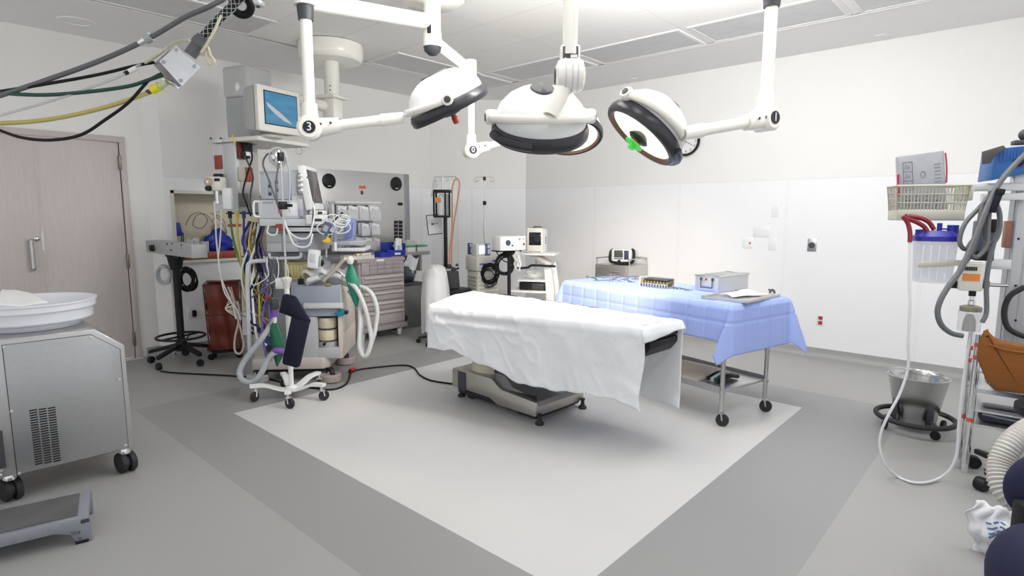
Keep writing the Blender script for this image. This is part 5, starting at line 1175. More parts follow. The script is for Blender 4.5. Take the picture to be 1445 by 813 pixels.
# hoses
M_cor = mat('milky_corrugated', (.57, .58, .59), .35, var=.03)
M_corg = mat('grey_corrugated', (.42, .44, .47), .35, var=.03)
cord('breathing_hose', dp([(386, 452, 4.85), (380, 462, 4.75), (368, 480, 4.65), (352, 500, 4.6), (342, 515, 4.58), (338, 527, 4.56), (343, 537, 4.55), (355, 540, 4.55), (366, 531, 4.56), (374, 515, 4.6), (382, 502, 4.66), (392, 496, 4.7), (402, 494, 4.74)]), .025, M_corg, 'grey corrugated breathing hose looping low at the left of the machine', 'hose', None, 10, 12, .03)
q_ = [(dp([(470, 388, 5.0), (487, 395, 4.95), (503, 408, 4.9), (515, 435, 4.9), (521, 460, 4.92), (524, 480, 4.92), (519, 499, 4.9), (512, 502, 4.9), (507, 488, 4.9), (508, 460, 4.92), (507, 430, 4.95), (500, 412, 5.0)]), 'milky corrugated hose hanging in a narrow loop right of the machine, inner loop'),
      (dp([(480, 398, 5.02), (497, 404, 5.0), (510, 405, 5.0), (524, 414, 5.0), (532, 435, 5.0), (531, 455, 5.0), (527, 475, 4.98), (520, 494, 4.97), (514, 500, 4.96), (510, 480, 5.0), (509, 450, 5.02), (503, 425, 5.05), (492, 410, 5.06)]), 'milky corrugated hose hanging in a wide loop right of the machine, outer loop')]
for P, lab in q_: cord('breathing_hose', P, .021, M_cor, lab, 'hose', None, 10, 12, .026)
cord('sample_line', dp([(385, 432, 4.72), (376, 426, 4.7), (371, 440, 4.7), (370, 465, 4.7), (373, 490, 4.7), (378, 508, 4.7), (384, 507, 4.7)]), .009, mat('violet_hose', (.14, .10, .36), .4), 'violet hose curling beside the dark green breathing bag', 'hose')
cord('sample_line', dp([(402, 496, 4.73), (394, 495, 4.69), (386, 495, 4.68)]), .0265, M_purple, 'violet cuff on the end of the grey corrugated hose', 'hose cuff')
# grey wiry cables at the central column
rnd = random.Random(3)
for i in range(9):
    a_ = 378+i*4; pts = [(a_+rnd.uniform(-2, 2), 362+rnd.uniform(-3, 3)), (a_+rnd.uniform(-4, 4), 374), (a_+rnd.uniform(-7, 5), 388+rnd.uniform(-5, 5)), (a_-8+rnd.uniform(-6, 6), 400), (a_-16+rnd.uniform(-6, 6), 396+rnd.uniform(-8, 8)), (a_-20+rnd.uniform(-4, 4), 385)]
    cord('sensor_lead', dp(pts, 4.80+.01*i), .0045, M_gcable if i % 3 else M_wcable, 'thin sensor lead in the grey tangle below the drawer unit', 'lead', 'sensor leads below the drawer unit')
for pts, D_, m_, lab in (([(379, 318), (377, 326), (379, 330), (385, 332), (390, 330), (392, 322)], 4.70, M_wcable, 'short white cable loop drooping under the left end of the white shelf'),
        ([(399, 300), (402, 316), (408, 327), (418, 335), (430, 337), (437, 332), (441, 318), (444, 300), (441, 285)], 4.66, M_wcable, 'cream cable drooping below the shelf, upper loop'),
        ([(401, 310), (408, 330), (415, 345), (427, 349), (437, 345), (441, 330)], 4.66, M_wcable, 'cream cable drooping below the shelf, lower loop'),
        ([(395, 225), (391, 245), (390, 270), (393, 290), (397, 305)], 4.68, M_gcable, 'grey hose hanging from the silver ring in front of the monitors'),
        ([(404, 222), (408, 240), (409, 265), (408, 290), (409, 300)], 4.68, mat('blue_grey_tube', (.42, .47, .55), .4), 'blue grey tube hanging right of the silver pole'),
        ([(372, 236), (378, 250), (385, 270), (392, 290), (398, 306)], 4.68, M_gcable, 'grey hose slanting in front of the monitor box'),
        ([(384, 216), (376, 219), (371, 230), (374, 242)], 4.72, M_gcable, 'short grey hose curving left of the silver ring'),
        ([(433, 250), (441, 256), (443, 275), (442, 300), (440, 330)], 4.68, M_gcable, 'grey cable running down beside the tilted screen'),
        ([(355, 420), (372, 408), (382, 402), (390, 398)], 4.74, M_gcable, 'thin grey cable stretched over the push handle')):
    cord('monitor_cable', dp(pts, D_), .0075, m_, lab)
p = dep(392, 221, 4.70); T = Thing('cable_ring', 'silver round gadget ringed by coiled tubing below the boom shelf', 'tubing coil', p)
q = MB(); q.ell((0, 0, 0), .055, .03, .06).lathe([(.035, -.05), (.02, .05)], (0, -.01, 0), (0, 0, 1), 16); T.part('gadget', q, M_chrome)
q = MB(); coil(q, (0, 0, -.005), TOCAM, .068, .006, 3, .006, (1, 1.1)); T.part('coiled_tube', q, M_lgrey)
# ------------------------------------------------ monitors and modules standing on the shelves
zsf = AM.M.translation.z
T, w_, h_ = dev(AM, 'gas_monitor', 'light grey wide monitor module with a pink sticker on the white shelf', 'medical device', (364, 282, 423, 309), -.08, 0)
q = MB(); q.box(-w_/2, w_/2, 0, .36, 0, h_, .012); bd = T.part('case', q, M_lgrey)
q = MB(); q.tube([(-w_/2+.01, -.0, h_*.9), (-w_/2-.025, -.01, h_*.85), (-w_/2-.028, -.01, h_*.2), (-w_/2+.01, 0, h_*.1)], .009, 8); T.part('side_handle', q, M_white)
q = MB(); q.box(-w_*.02, w_*.08, -.004, 0, h_*.28, h_*.5); T.part('pink_sticker', q, M_pink, bd)
q = MB(); q.box(-w_*.38, -w_*.12, -.003, 0, h_*.80, h_*.9); T.part('model_strip', q, M_grey, bd)
q = MB(); q.box(w_*.1, w_*.46, -.004, 0, h_*.15, h_*.86, .003); T.part('module_door', q, M_white, bd)
hgm = h_
T, w_, h_ = dev(AM, 'control_module', 'upright pale grey control box with two columns of buttons stacked on the monitor module', 'medical device', (367, 242, 409, 281.5), -.03, 0)
q = MB(); q.box(-w_/2, w_/2, 0, .30, 0, h_, .01); bd = T.part('case', q, mat('module_grey', (.50, .53, .58), .45))
for j in range(4):
    for i in range(2):
        q = MB(); x = -w_*.18+w_*.24*i; z = h_*(.2+.14*j); q.box(x-.012, x+.012, -.006, 0, z-.014, z+.012, .003); T.part('button', q, M_grey if (i+j) % 2 else M_dgrey)
T, w_, h_ = dev(AM, 'vaporizer_tower', 'white module tower with chrome flow fittings beside the tilted screen', 'medical device', (410, 240, 433, 309), -.05, 0)
q = MB(); q.box(-w_/2, w_/2, 0, .28, 0, h_, .012); T.part('case', q, mat('tower_white', (.60, .61, .62), .45))
q = MB(); q.box(.0, w_*.46, -.02, 0, h_*.5, h_*.94, .006); T.part('fitting_plate', q, M_grey)
q = MB()
for z, r_ in ((.88, .026), (.78, .03), (.68, .032), (.58, .024)): q.ell((w_*.23, -.03, h_*z), r_, r_, r_*1.1)
q.cyl((w_*.23, -.03, h_*.52), (w_*.23, -.03, h_*.92), .012, seg=10); T.part('flow_fitting', q, M_chrome)
q = MB(); q.cyl((w_*.15, -.03, h_*.06), (w_*.15, -.03, h_*.40), .022, seg=14); gt = T.part('flow_tube', q, M_clear)
q = MB(); q.cyl((w_*.15, -.03, h_*.06), (w_*.15, -.03, h_*.2), .016, seg=12); T.part('float', q, mat('violet_float', (.25, .18, .55), .4), gt)
q = MB(); q.box(-w_*.42, -.01, -.006, 0, h_*.1, h_*.45, .003).box(-w_*.42, -.01, -.006, 0, h_*.5, h_*.9, .003); T.part('front_cover', q, M_lgrey)
T = Thing('patient_monitor', 'white patient monitor tilted on the machine arm, its dark screen seen edge on', 'monitor', dep(446, 300, 4.95), 47)
wM = T.LX(433, 270, 0); q = MB(); Mx = Matrix.Rotation(R(-9), 4, 'X')
q.box(-.20, .20, -.03, .03, .02, .385, .012, Mx); T.part('bezel', q, M_white); q = MB(); q.box(-.165, .165, -.034, -.028, .075, .35, .002, Mx); T.part('screen', q, mat('brown_dark_screen', (.06, .045, .04), .15)); q = MB(); q.box(-.15, .15, .03, .12, .06, .34, .02, Mx); T.part('rear_shell', q, M_offw)
q = MB(); q.cyl((0, .02, -.03), (0, .03, .04), .03, seg=14).box(-.09, .09, -.07, .09, -.045, -.025, .005); T.part('foot', q, M_offw)
T, w_, h_ = dev(AM, 'chart_recorder', 'small white recorder with black ports at the right end of the white shelf', 'medical device', (431, 297, 455, 317), -.14, 0)
q = MB(); q.box(-w_/2, w_/2, 0, .2, 0, h_*.7, .012).box(-w_*.3, w_*.5, .02, .18, h_*.7, h_, .012); T.part('case', q, M_white)
for x, z in ((.12, .32), (.33, .32), (.34, .82)): q = MB(); q.box(w_*x-.018, w_*x+.018, -.006 if z < .5 else .014, .0 if z < .5 else .02, h_*z-.01, h_*z+.012, .003); T.part('port', q, M_dgrey)
T, w_, h_ = dev(AM, 'patient_module', 'periwinkle blue plastic case tilted at the right end of the machine shelf', 'medical device', (483, 308, 497, 342), -.06, 0)
Mx = Matrix.Rotation(R(5), 4, 'Y'); q = MB(); q.box(-w_/2, w_/2, 0, .15, 0, h_, .014, Mx); T.part('case', q, mat('periwinkle_plastic', (.22, .27, .48), .4)); q = MB(); q.box(-w_*.25, w_*.15, -.004, 0, h_*.88, h_*.94, 0, Mx); T.part('name_strip', q, M_paper)
q = MB(); q.prism([(-.02, -.002, h_*.1), (w_*.48, -.002, h_*.25), (w_*.48, -.002, h_*.9), (w_*.2, -.002, h_*.6)], (0, -.008, 0), .003); q.bm.transform(Mx); T.part('raised_curve', q, mat('periwinkle_dark', (.15, .19, .38), .4))
ab('side_arm', (462, 340, 512, 346), -.08, .25, M_grey, .006)
ab('work_ledge', (476, 350, 514, 355), -.10, .25, M_lgrey, .006)
ab('arm_bracket', (488, 345, 494, 352), .0, .1, M_lgrey, .003)
q = MB(); rnd = random.Random(4); c_ = AM.L(468, 318, -.12)
for k in range(8): q.ring(c_+Vector((rnd.uniform(-.06, .10), rnd.uniform(-.02, .03), rnd.uniform(-.05, .06))), (rnd.uniform(-.6, .6), -1, rnd.uniform(-.5, .5)), rnd.uniform(.035, .07), .004, 20, 6, (1.3, .8))
q.bm.transform(AM.M); single('lead_tangle', q, M_wcable, 'tangled white monitoring leads piled at the left of the periwinkle case', 'leads')
T = at('lead_block', 'slate blue lead connector block tilted under the white lead tangle', 'connector', 457, 331, 4.74, FACE)
q = MB(); q.box(-.03, .03, -.02, .02, 0, .11, .01, Matrix.Rotation(R(25), 4, 'Y')); T.part('block', q, mat('slate_blue', (.08, .11, .2), .45)); q = MB(); q.box(-.02, .02, -.022, -.02, .03, .08, 0, Matrix.Rotation(R(25), 4, 'Y')); T.part('face_label', q, M_grey)
T = at('yellow_clip', 'yellow clip hanging below the white lead tangle', 'clip', 461, 343, 4.7, FACE); q = MB(); q.prism([(-.04, 0, .02), (-.02, 0, -.0), (.03, 0, .0), (.035, 0, .03), (.01, 0, .045), (-.01, 0, .03)], (0, .03, 0), .006); T.part('clip', q, M_yellow); q = MB(); q.cyl((0, .015, .04), (.02, .015, .07), .005, seg=8); T.part('stem', q, M_yellow)
T = at('black_probe', 'black pen shaped probe sticking up behind the lead tangle', 'probe', 472, 312, 4.8, FACE); q = MB(); q.cyl((0, 0, 0), (.07, 0, .07), .011, .009, 10); T.part('barrel', q, M_black); q = MB(); q.cyl((-.02, 0, -.02), (0, 0, 0), .008, .011, 10); T.part('tip', q, M_dgrey)
T = at('syringe', 'large syringe with a blue band standing on the machine arm', 'syringe', 473.5, 354, 4.7, FACE); q = MB(); q.cyl((0, 0, 0), (0, 0, .07), .012, seg=12); T.part('barrel', q, M_offw); q = MB(); q.cyl((0, 0, .07), (0, 0, .15), .014, seg=12); T.part('sleeve', q, mat('slate_violet', (.2, .22, .42), .4))
T = at('handheld_meter', 'white hand held meter propped on the front of the anaesthesia machine', 'medical device', 441, 379, 4.75, FACE); q = MB(); q.box(-.05, .045, 0, .05, 0, .155, .012, Matrix.Rotation(R(7), 4, 'Y')); T.part('case', q, M_white)
q = MB(); q.box(-.03, .02, -.004, 0, .05, .12, .004, Matrix.Rotation(R(7), 4, 'Y')); T.part('face', q, M_lgrey)
q = MB(); q.box(.045, .06, .0, .04, .02, .11, .006, Matrix.Rotation(R(7), 4, 'Y')); T.part('side_grip', q, M_grey)
T = at('connector_cap', 'black rubber plug at the right of the white hand held meter', 'plug', 453, 376, 4.78, FACE); q = MB(); q.ell((0, 0, .03), .028, .02, .03); T.part('plug', q, M_black); q = MB(); q.cyl((-.01, 0, .04), (-.05, 0, .03), .01, seg=8); T.part('lead', q, M_cable)
q = MB(); rnd = random.Random(8)
c_ = AM.L(462, 390, .12); q.grid(lambda u, v: c_+Vector((-.18+.36*u, -.16+.3*v+.02*math.sin(9*u), .035+.05*math.sin(math.pi*u)*math.sin(math.pi*v)+.02*math.sin(17*u+5*v)+.016*math.sin(23*v-7*u))), 26, 20); q.bm.transform(AM.M)
o = single('plastic_wrap', q, M_film, 'crumpled clear plastic wrap on top of the anaesthesia machine', 'plastic wrap', None, 80); md = o.modifiers.new('t', 'SOLIDIFY'); md.thickness = .003
q = MB(); q.hose([AM.L(a_, b_, -.0) for a_, b_ in ((432, 400), (445, 394), (458, 390), (470, 388), (482, 391))], .026, .022); q.bm.transform(AM.M); single('breathing_hose', q, M_cor, 'short milky corrugated hose lying over the machine top', 'hose')
q = MB(); q.cyl(AM.L(434, 396, -.03), AM.L(450, 391, -.03), .02, .026, 14); q.bm.transform(AM.M); single('hose_connector', q, M_white, 'white elbow connector lying on the machine top beside the wrap', 'connector')
for (px, py, w_, h_, m_, lab) in ((424, 402, .05, .05, M_black, 'black clip on the front left corner of the machine top'), (462, 405, .05, .03, mat('olive_brass', (.22, .20, .08), .4), 'olive brass fitting set in the front edge of the machine top')):
    T = at('machine_fitting', lab, 'fitting', px, py, 4.77, FACE); q = MB(); q.box(-w_/2, w_/2, 0, .03, 0, h_, .006); T.part('block', q, m_); q = MB(); q.cyl((0, .015, h_), (0, .015, h_+.02), .008, seg=8); T.part('pin', q, M_dgrey)
# ================================================================== white five-legged stand with folded navy pad
p = fl(412, 561); WS = Thing('iv_stand', 'white stand on five curved caster legs with a silver pole in front of the machine', 'stand', p, 0)
top = (WS.I @ ppl(404, 218, p, -TOCAM)); mid = (WS.I @ ppl(410, 396, p, -TOCAM)); low = (WS.I @ ppl(413, 545, p, -TOCAM))
q = MB(); q.cyl((0, 0, .08), (0, 0, mid.z), .019, seg=20); WS.part('post', q, M_white)
q = MB(); q.lathe([(.024, mid.z-.06), (.026, mid.z-.02), (.04, mid.z), (.04, mid.z+.02), (.018, mid.z+.03)], seg=20); WS.part('post_collar', q, M_offw)
q = MB(); q.cyl((0, 0, mid.z), (0, 0, top.z), .008, seg=14); WS.part('silver_pole', q, M_steel)
q = MB(); z_ = top.z-.38; q.box(-.03, .03, -.02, .02, z_-.03, z_+.03, .006).cyl((0, 0, z_), Vector((0, 0, z_))+Vector((-TOCAM.y, TOCAM.x, 0))*.07, .012, .012, 10); WS.part('pole_clamp', q, M_black)
q = MB(); z_ = top.z-.02; q.box(-.02, .02, -.02, .02, z_-.03, z_+.035, .006); WS.part('top_clamp', q, M_black)
q = MB(); q.lathe([(.045, .055), (.045, .085), (.03, .10)], seg=20); WS.part('hub', q, M_white)
tips = [(370, 566, 0), (407, 578, 0), (460, 566, 0), (456, 545, 0), (394, 541, 0)]
for i, (px, py, _z) in enumerate(tips):
    e = WS.LZ(px, py, 0); e.z = 0; d_ = e.normalized(); Lg = .30; q = MB()
    pr_ = [(.0, .062), (.06, .062), (.12, .082), (.2, .112), (Lg, .116)]; n_ = d_.cross(Vector((0, 0, 1)))
    rs = []
    for r_, z_ in catmull([Vector((a_, 0, b_)) for a_, b_ in pr_], 4) and [(v_.x, v_.z) for v_ in catmull([Vector((a_, 0, b_)) for a_, b_ in pr_], 4)]:
        w_ = .03-.008*r_/Lg; rs.append([q.bm.verts.new(d_*r_+n_*w_*s_+Vector((0, 0, z_+h_))) for s_, h_ in ((-1, 0), (1, 0), (1, .022), (-1, .022))])
    for A1, B1 in zip(rs, rs[1:]):
        for j in range(4): q.bm.faces.new((A1[j], A1[(j+1) % 4], B1[(j+1) % 4], B1[j]))
    q.bm.faces.new(rs[0]); q.bm.faces.new(rs[-1][::-1]); WS.part('leg', q, M_white, angle=50)
    caster(WS, d_*(Lg-.02)+Vector((.012, 0, 0)),   .040, .026, math.atan2(d_.y, d_.x)+.9, True, M_rubber, M_chrome, .112)
Dp = 4.42
PD = Thing('arm_pad', 'folded navy vinyl pad hanging from the white stand', 'pad', dep(411, 518, Dp), FACE)
def pdp(px, py): return PD.L(px, py, 0)
q = MB(); q.prism([pdp(*c_) for c_ in ((398, 417), (402, 415), (416, 419), (437, 453), (436, 457), (412, 448), (393, 441))], (0, .035, 0), .008); PD.part('upper_flap', q, M_navy)
q = MB(); q.prism([pdp(*c_)+Vector((0, -.012, 0)) for c_ in ((411.5, 447), (436.5, 455), (423, 517), (419, 519), (400, 514), (398.5, 510))], (0, .035, 0), .008); PD.part('lower_flap', q, M_navy)
q = MB(); q.box(pdp(404, 0).x if False else -.03, .03, .036, .075, pdp(404, 435).z, pdp(404, 425).z, .005); PD.part('strap', q, M_black)
T = at('tape_box', 'small white and violet dispenser clipped to the white stand', 'dispenser', 396, 408, 4.55, FACE); q = MB(); q.box(-.042, .02, 0, .05, 0, .085, .006); T.part('white_case', q, M_white); q = MB(); q.box(.02, .045, 0, .05, .01, .075, .008); T.part('violet_end', q, M_purple)
# ================================================================== cords on the floor
cord('floor_cable', [fl(x, y, .008) for x, y in ((227, 524), (245, 526), (280, 528), (310, 529.5), (335, 531), (352, 532), (372, 533), (395, 539), (420, 545), (445, 548), (465, 550), (480, 547), (490, 540), (494, 530), (497, 525), (510, 521), (540, 517.5), (565, 515.5), (578, 516.5), (586, 521), (592, 529), (605, 536), (625, 540), (650, 543))], .008, M_cable, 'long black power cable running over the floor to the operating table', n=5)
p = fl(497, 525, 0); T = Thing('cable_joint', 'small red connector on the black floor cable', 'connector', p, 20); q = MB(); q.box(-.03, .03, -.018, .018, 0, .035, .006); T.part('plug_body', q, M_red); q = MB(); q.box(-.045, -.03, -.012, .012, .004, .028, .004).box(.03, .045, -.012, .012, .004, .028, .004); T.part('strain_relief', q, M_black)
# ================================================================== back right: tank stand, stools, cabinets, carts
Dk = 7.0; k0 = dep(625, 390, Dk); TS = Thing('pump_stand', 'chrome hook stand with a black framed canister and orange tubing near the corner', 'stand', (k0.x, k0.y, 0), FACE)
def K(px, py, y=0.): return TS.L(px, py, y)
zt = K(625, 249).z; xp = K(625, 300).x
q = MB(); q.cyl((xp, 0, .1), (xp, 0, zt), .011, seg=14); TS.part('pole', q, M_chrome)
q = MB(); q.tube([K(612.5, 249.5), K(644, 249.5)], .006, 8, smooth=False)
for a_ in (613, 620, 631, 643): q.tube([K(a_, 249.5), K(a_-1, 253), K(a_+1, 255.5), K(a_+3, 253)], .004, 6, n=3)
TS.part('hook_bar', q, M_chrome)
q = MB()
for a0, a1, b0, b1 in ((612.5, 636, 268, 272), (613, 635, 304, 307)): p0, p1 = K(a0, b1), K(a1, b0); q.box(p0.x, p1.x, -.09, .09, p0.z, p1.z, .004)
for a_, y in ((613.6, -.08), (629.5, -.09), (634.5, -.02), (614.5, .08)): p0, p1 = K(a_-1, 305), K(a_+1, 270); q.box(p0.x, p1.x, y-.01, y+.01, p0.z, p1.z)
p0, p1 = K(627.5, 376), K(631, 306); q.box(p0.x, p1.x, -.03, .02, p0.z, p1.z, .006); TS.part('black_frame', q, M_black)
p0, p1 = K(618, 304), K(627.5, 274); cxk = (p0.x+p1.x)/2; q = MB(); r_ = (p1.x-p0.x)/2; q.lathe([(r_*.9, p0.z), (r_, p0.z+.02), (r_, p1.z-.05), (r_*.7, p1.z-.01), (r_*.4, p1.z)], (cxk, 0, 0), seg=24); bt = TS.part('bottle', q, M_white)
q = MB(); a_, b_ = K(615.5, 286), K(623, 279); q.box(a_.x, b_.x, -r_-.012, -r_-.004, a_.z, b_.z); TS.part('orange_label', q, M_orange, bt)
p0, p1 = K(628, 304), K(635, 274); q = MB(); q.lathe([(.028, p0.z), (.03, p1.z)], ((p0.x+p1.x)/2, .02, 0), seg=18); TS.part('clear_cylinder', q, mat('smoky_clear', (.5, .53, .6), .15, alpha=.6))
q = MB(); rnd = random.Random(2)
for (a_, b_, w_) in ((622, 381, .05), (628, 378, .04), (634, 376, .05), (640, 380, .045), (645, 374, .03)): k_ = K(a_, b_); q.ell(k_, w_*.7, .04, w_*.6)
q.tube([K(618, 381), K(632, 384), K(648, 378)], .012, 8); TS.part('valve_cluster', q, M_dgrey)
for k in range(5):
    a_ = R(72*k+20); d_ = Vector((math.cos(a_), math.sin(a_), 0)); q = MB(); q.tube([Vector((xp, 0, .11)), Vector((xp, 0, .10))+d_*.15, Vector((xp, 0, .075))+d_*.26], .014, 8); TS.part('leg', q, M_chrome); caster(TS, Vector((xp, 0, 0))+d_*.26, .03, .025, a_+.5, False, M_rubber, M_dgrey)
cord('orange_tube', dp([(634, 372), (635, 350), (638, 325), (638, 295), (638, 270), (641, 255), (645, 252), (648.5, 258), (647, 275), (643, 300), (639.5, 325), (637.5, 350), (637, 373)], Dk-.05), .009, mat('orange_tube', (.58, .27, .15), .4), 'orange rubber tube looped high beside the black framed canister', 'tube')
T = Thing('clipboard', 'white clipboard with black edge hanging behind the black framed canister', 'clipboard', dep(614, 331, Dk+.12), FACE+12)
q = MB(); q.box(-.085, .10, -.006, .006, 0, .245, .003, Matrix.Rotation(R(-6), 4, 'Y')); T.part('board', q, M_black); q = MB(); q.box(-.075, .10, -.009, -.006, .01, .235, 0, Matrix.Rotation(R(-6), 4, 'Y')); sh_ = T.part('sheet', q, M_paper); q = MB(); q.box(-.03, -.005, -.011, -.009, .12, .14, 0, Matrix.Rotation(R(-6), 4, 'Y')).box(.0, .06, -.0105, -.009, .13, .135, 0, Matrix.Rotation(R(-6), 4, 'Y')); T.part('print', q, M_print, sh_)
q = MB(); A_, B_, C_, D_2 = dep(612, 251, Dk+.06), dep(621, 251, Dk+.06), dep(623, 272, Dk+.06), dep(608, 278, Dk+.06)
q.grid(lambda u, v: A_.lerp(B_, u).lerp(D_2.lerp(C_, u), v)+TOCAM*(.03*math.sin(math.pi*u)+.01*math.sin(8*v)), 10, 10); o = single('drip_bag', q, M_film, 'clear plastic drape bag hanging from the hook bar of the corner stand', 'bag', None, 80); md = o.modifiers.new('t', 'SOLIDIFY'); md.thickness = .003
# plastic covered stool and the black seat behind the table head
Ds = 6.15; CS = Thing('covered_stool', 'stool under a white plastic sheet standing behind the head of the operating table', 'stool', fl(618, 490), FACE)
M_cover = mat('white_plastic_cover', (.80, .80, .81), .35, var=.03, scale=20, bump=.15)
xa, xb = CS.L(590, 420).x, CS.L(632, 420).x; zt, zb = CS.L(615, 378).z, CS.L(600, 472).z
def cover(u, v):
    a_ = 2*math.pi*u; cx2 = (xa+xb)/2; rx = (xb-xa)/2
    if v < .35: k = v/.35; return (cx2+rx*.78*k*math.cos(a_), .2+.2*k*math.sin(a_), zt+.015*math.cos(k*1.5)-.05*k*k+.02*math.sin(3*a_)*k)
    k = (v-.35)/.65; rr_ = .78+.22*math.sin(min(1, k*1.8)*math.pi/2)-.10*max(0, k-.5); f_ = 1+.06*math.sin(9*a_+2*k)*k
    return (cx2+rx*rr_*f_*math.cos(a_), .2+.2*rr_*f_*math.sin(a_), zt-.05-(zt-.05-zb)*k+.02*math.sin(5*a_)*k)
q = MB(); q.grid(cover, 48, 16); bmesh.ops.remove_doubles(q.bm, verts=q.bm.verts[:], dist=.0008); CS.part('plastic_cover', q, M_cover, angle=80)
q = MB(); q.cyl(((xa+xb)/2, .2, .06), ((xa+xb)/2, .2, zt-.08), .03, seg=14); CS.part('column', q, M_chrome)
for k in range(5):
    a_ = R(72*k-110); d_ = Vector((math.cos(a_), math.sin(a_), 0)); c_ = Vector(((xa+xb)/2, .2, 0)); q = MB(); q.tube([c_+Vector((0, 0, .09)), c_+d_*.2+Vector((0, 0, .06))], .014, 8, smooth=False); CS.part('leg', q, M_dgrey); caster(CS, c_+d_*.2, .026, .024, a_, False, M_black, M_dgrey)
Dc = 6.66; c_ = dep(641, 407, Dc); SC2 = Thing('round_stool', 'black round stool behind the head of the table', 'stool', (c_.x, c_.y, 0), FACE); zs = c_.z
q = MB(); q.lathe([(.18, zs-.06), (.20, zs-.05), (.20, zs-.01), (.17, zs)], seg=36); SC2.part('seat', q, M_black)
q = MB(); q.cyl((0, 0, .05), (0, 0, zs-.06), .025, seg=14); SC2.part('column', q, M_dgrey)
for k in range(5):
    a_ = R(72*k); d_ = Vector((math.cos(a_), math.sin(a_), 0)); q = MB(); q.tube([(0, 0, .09), d_*.22+Vector((0, 0, .06))], .014, 8, smooth=False); SC2.part('leg', q, M_dgrey); caster(SC2, d_*.22, .026, .024, a_, False, M_black, M_dgrey)
T = Thing('equipment_bag', 'dark upright equipment bag standing on the black round stool', 'bag', (c_.x-.02, c_.y+.02, zs+.002), FACE)
a_, b_, c2_, d_ = T.L(623.5, 408), T.L(648.5, 408), T.L(646, 383), T.L(626, 383)
q = MB(); q.prism([(a_.x, -.06, 0), (b_.x, -.06, 0), (c2_.x, -.04, c2_.z), (d_.x, -.04, d_.z)], (0, .13, 0), .012); bg = T.part('bag', q, mat('charcoal_cloth', (.04, .04, .045), .7, var=.1)); q = MB(); q.box((a_.x+b_.x)/2-.03, (a_.x+b_.x)/2-.024, -.066, -.05, .01, c2_.z-.02); T.part('seam', q, M_dgrey, bg)
# plain IV pole
Di = 7.25; c_ = dep(684, 345, Di); IV = Thing('iv_pole', 'thin chrome drip pole with two hooks standing behind the beige cabinet', 'stand', (c_.x, c_.y, 0), FACE)
zt = IV.L(684, 250).z; xp = 0
q = MB(); q.cyl((0, 0, .08), (0, 0, zt*.72), .012, seg=12).cyl((0, 0, zt*.72), (0, 0, zt), .009, seg=12); IV.part('pole', q, M_chrome)
q = MB(); zc = IV.L(684, 286).z; q.cyl((0, 0, zc-.03), (0, 0, zc+.02), .022, seg=14); q.cyl((0, 0, zt-.04), (0, 0, zt+.005), .018, seg=12); IV.part('clamp', q, M_black)
q = MB()
for s_ in (-1, 1): q.tube([(0, 0, zt-.005), (s_*.07, 0, zt), (s_*.115, 0, zt-.015), (s_*.12, 0, zt-.05), (s_*.09, 0, zt-.055), (s_*.075, 0, zt-.03)], .004, 6, n=5)
IV.part('hooks', q, M_chrome)
for k in range(5):
    a_ = R(72*k); d_ = Vector((math.cos(a_), math.sin(a_), 0)); q = MB(); q.tube([(0, 0, .09), d_*.25+Vector((0, 0, .06))], .012, 8, smooth=False); IV.part('leg', q, M_chrome); caster(IV, d_*.25, .028, .024, a_, False, M_black, M_dgrey)
# beige cabinet (smoke evacuator) with black coil
c_ = dep(673, 382, 6.75); EC = Thing('equipment_cabinet', 'beige louvred equipment cabinet with blue labels behind the operating table', 'cabinet', (c_.x, c_.y, 0), -12)
M_bcab = mat('cabinet_beige', (.68, .66, .60), .5, var=.02); M_bcabd = mat('cabinet_beige_side', (.50, .47, .40), .5, var=.02)
xr = EC.L(705, 380).x; yl_ = EC.LX(657, 372, 0).y; zt = EC.L(673, 362).z; zm = EC.L(673, 383).z
q = MB(); q.box(0, xr, 0, yl_, zm, zt, .008); up_ = EC.part('upper_case', q, M_bcab)
q = MB(); q.box(.015, xr-.01, .01, yl_-.01, .09, zm-.006, .006); lw_ = EC.part('lower_case', q, M_bcab)
q = MB()
for k in range(12): z = .2+(zm-.24)*k/12; q.box(.007, .015, .03, yl_-.03, z, z+.02).box(.03, xr-.03, .004, .012, z, z+.012)
EC.part('louvres', q, M_bcabd, lw_)
for a0, b0, a1, b1, m_ in ((676.5, 371.5, 685, 374, mat('blue_label', (.10, .12, .6), .5)), (695, 366.5, 700, 370, mat('blue_label', (.10, .12, .6), .5)), (695, 371.5, 700, 376.5, mat('pale_violet_label', (.5, .48, .75), .5))):
    p0, p1 = EC.L(a0, b1), EC.L(a1, b0); q = MB(); q.box(p0.x, p1.x, -.004, 0, p0.z, p1.z); EC.part('label', q, m_, up_)
q = MB(); p0 = EC.L(689, 374); q.box(p0.x-.015, p0.x+.015, -.04, 0, p0.z-.03, p0.z+.01, .004); EC.part('cord_hook', q, M_white, up_)
for x, y in ((.05, .05), (xr-.05, .05), (.05, yl_-.05), (xr-.05, yl_-.05)): caster(EC, (x, y, 0), .03, .025, .4, True, M_black, M_dgrey, .095)
q = MB(); c_ = EC.M @ (EC.L(688, 386)+Vector((0, -.045, 0)))
coil(q, c_, TOCAM, .095, .009, 7, .016, (1, 1.1)); coil(q, c_-Vector((0, 0, .06)), TOCAM, .085, .006, 2, .03, (1, 1.3)); single('cable_coil', q, M_cable, 'thick black cable coil hanging on the front of the beige cabinet', 'cable')
q = MB(); coil(q, dep(712, 374, 6.38), TOCAM, .095, .010, 6, .014, (1, 1.15)); single('cable_coil', q, M_cable, 'thick black cable coil hanging from the white box on the black pole', 'cable')
T = Thing('pulse_monitor', 'small grey device with glowing white screen on top of the beige cabinet', 'medical device', EC.M @ Vector((xr*.12+.06, .10, zt+.001)), -12)
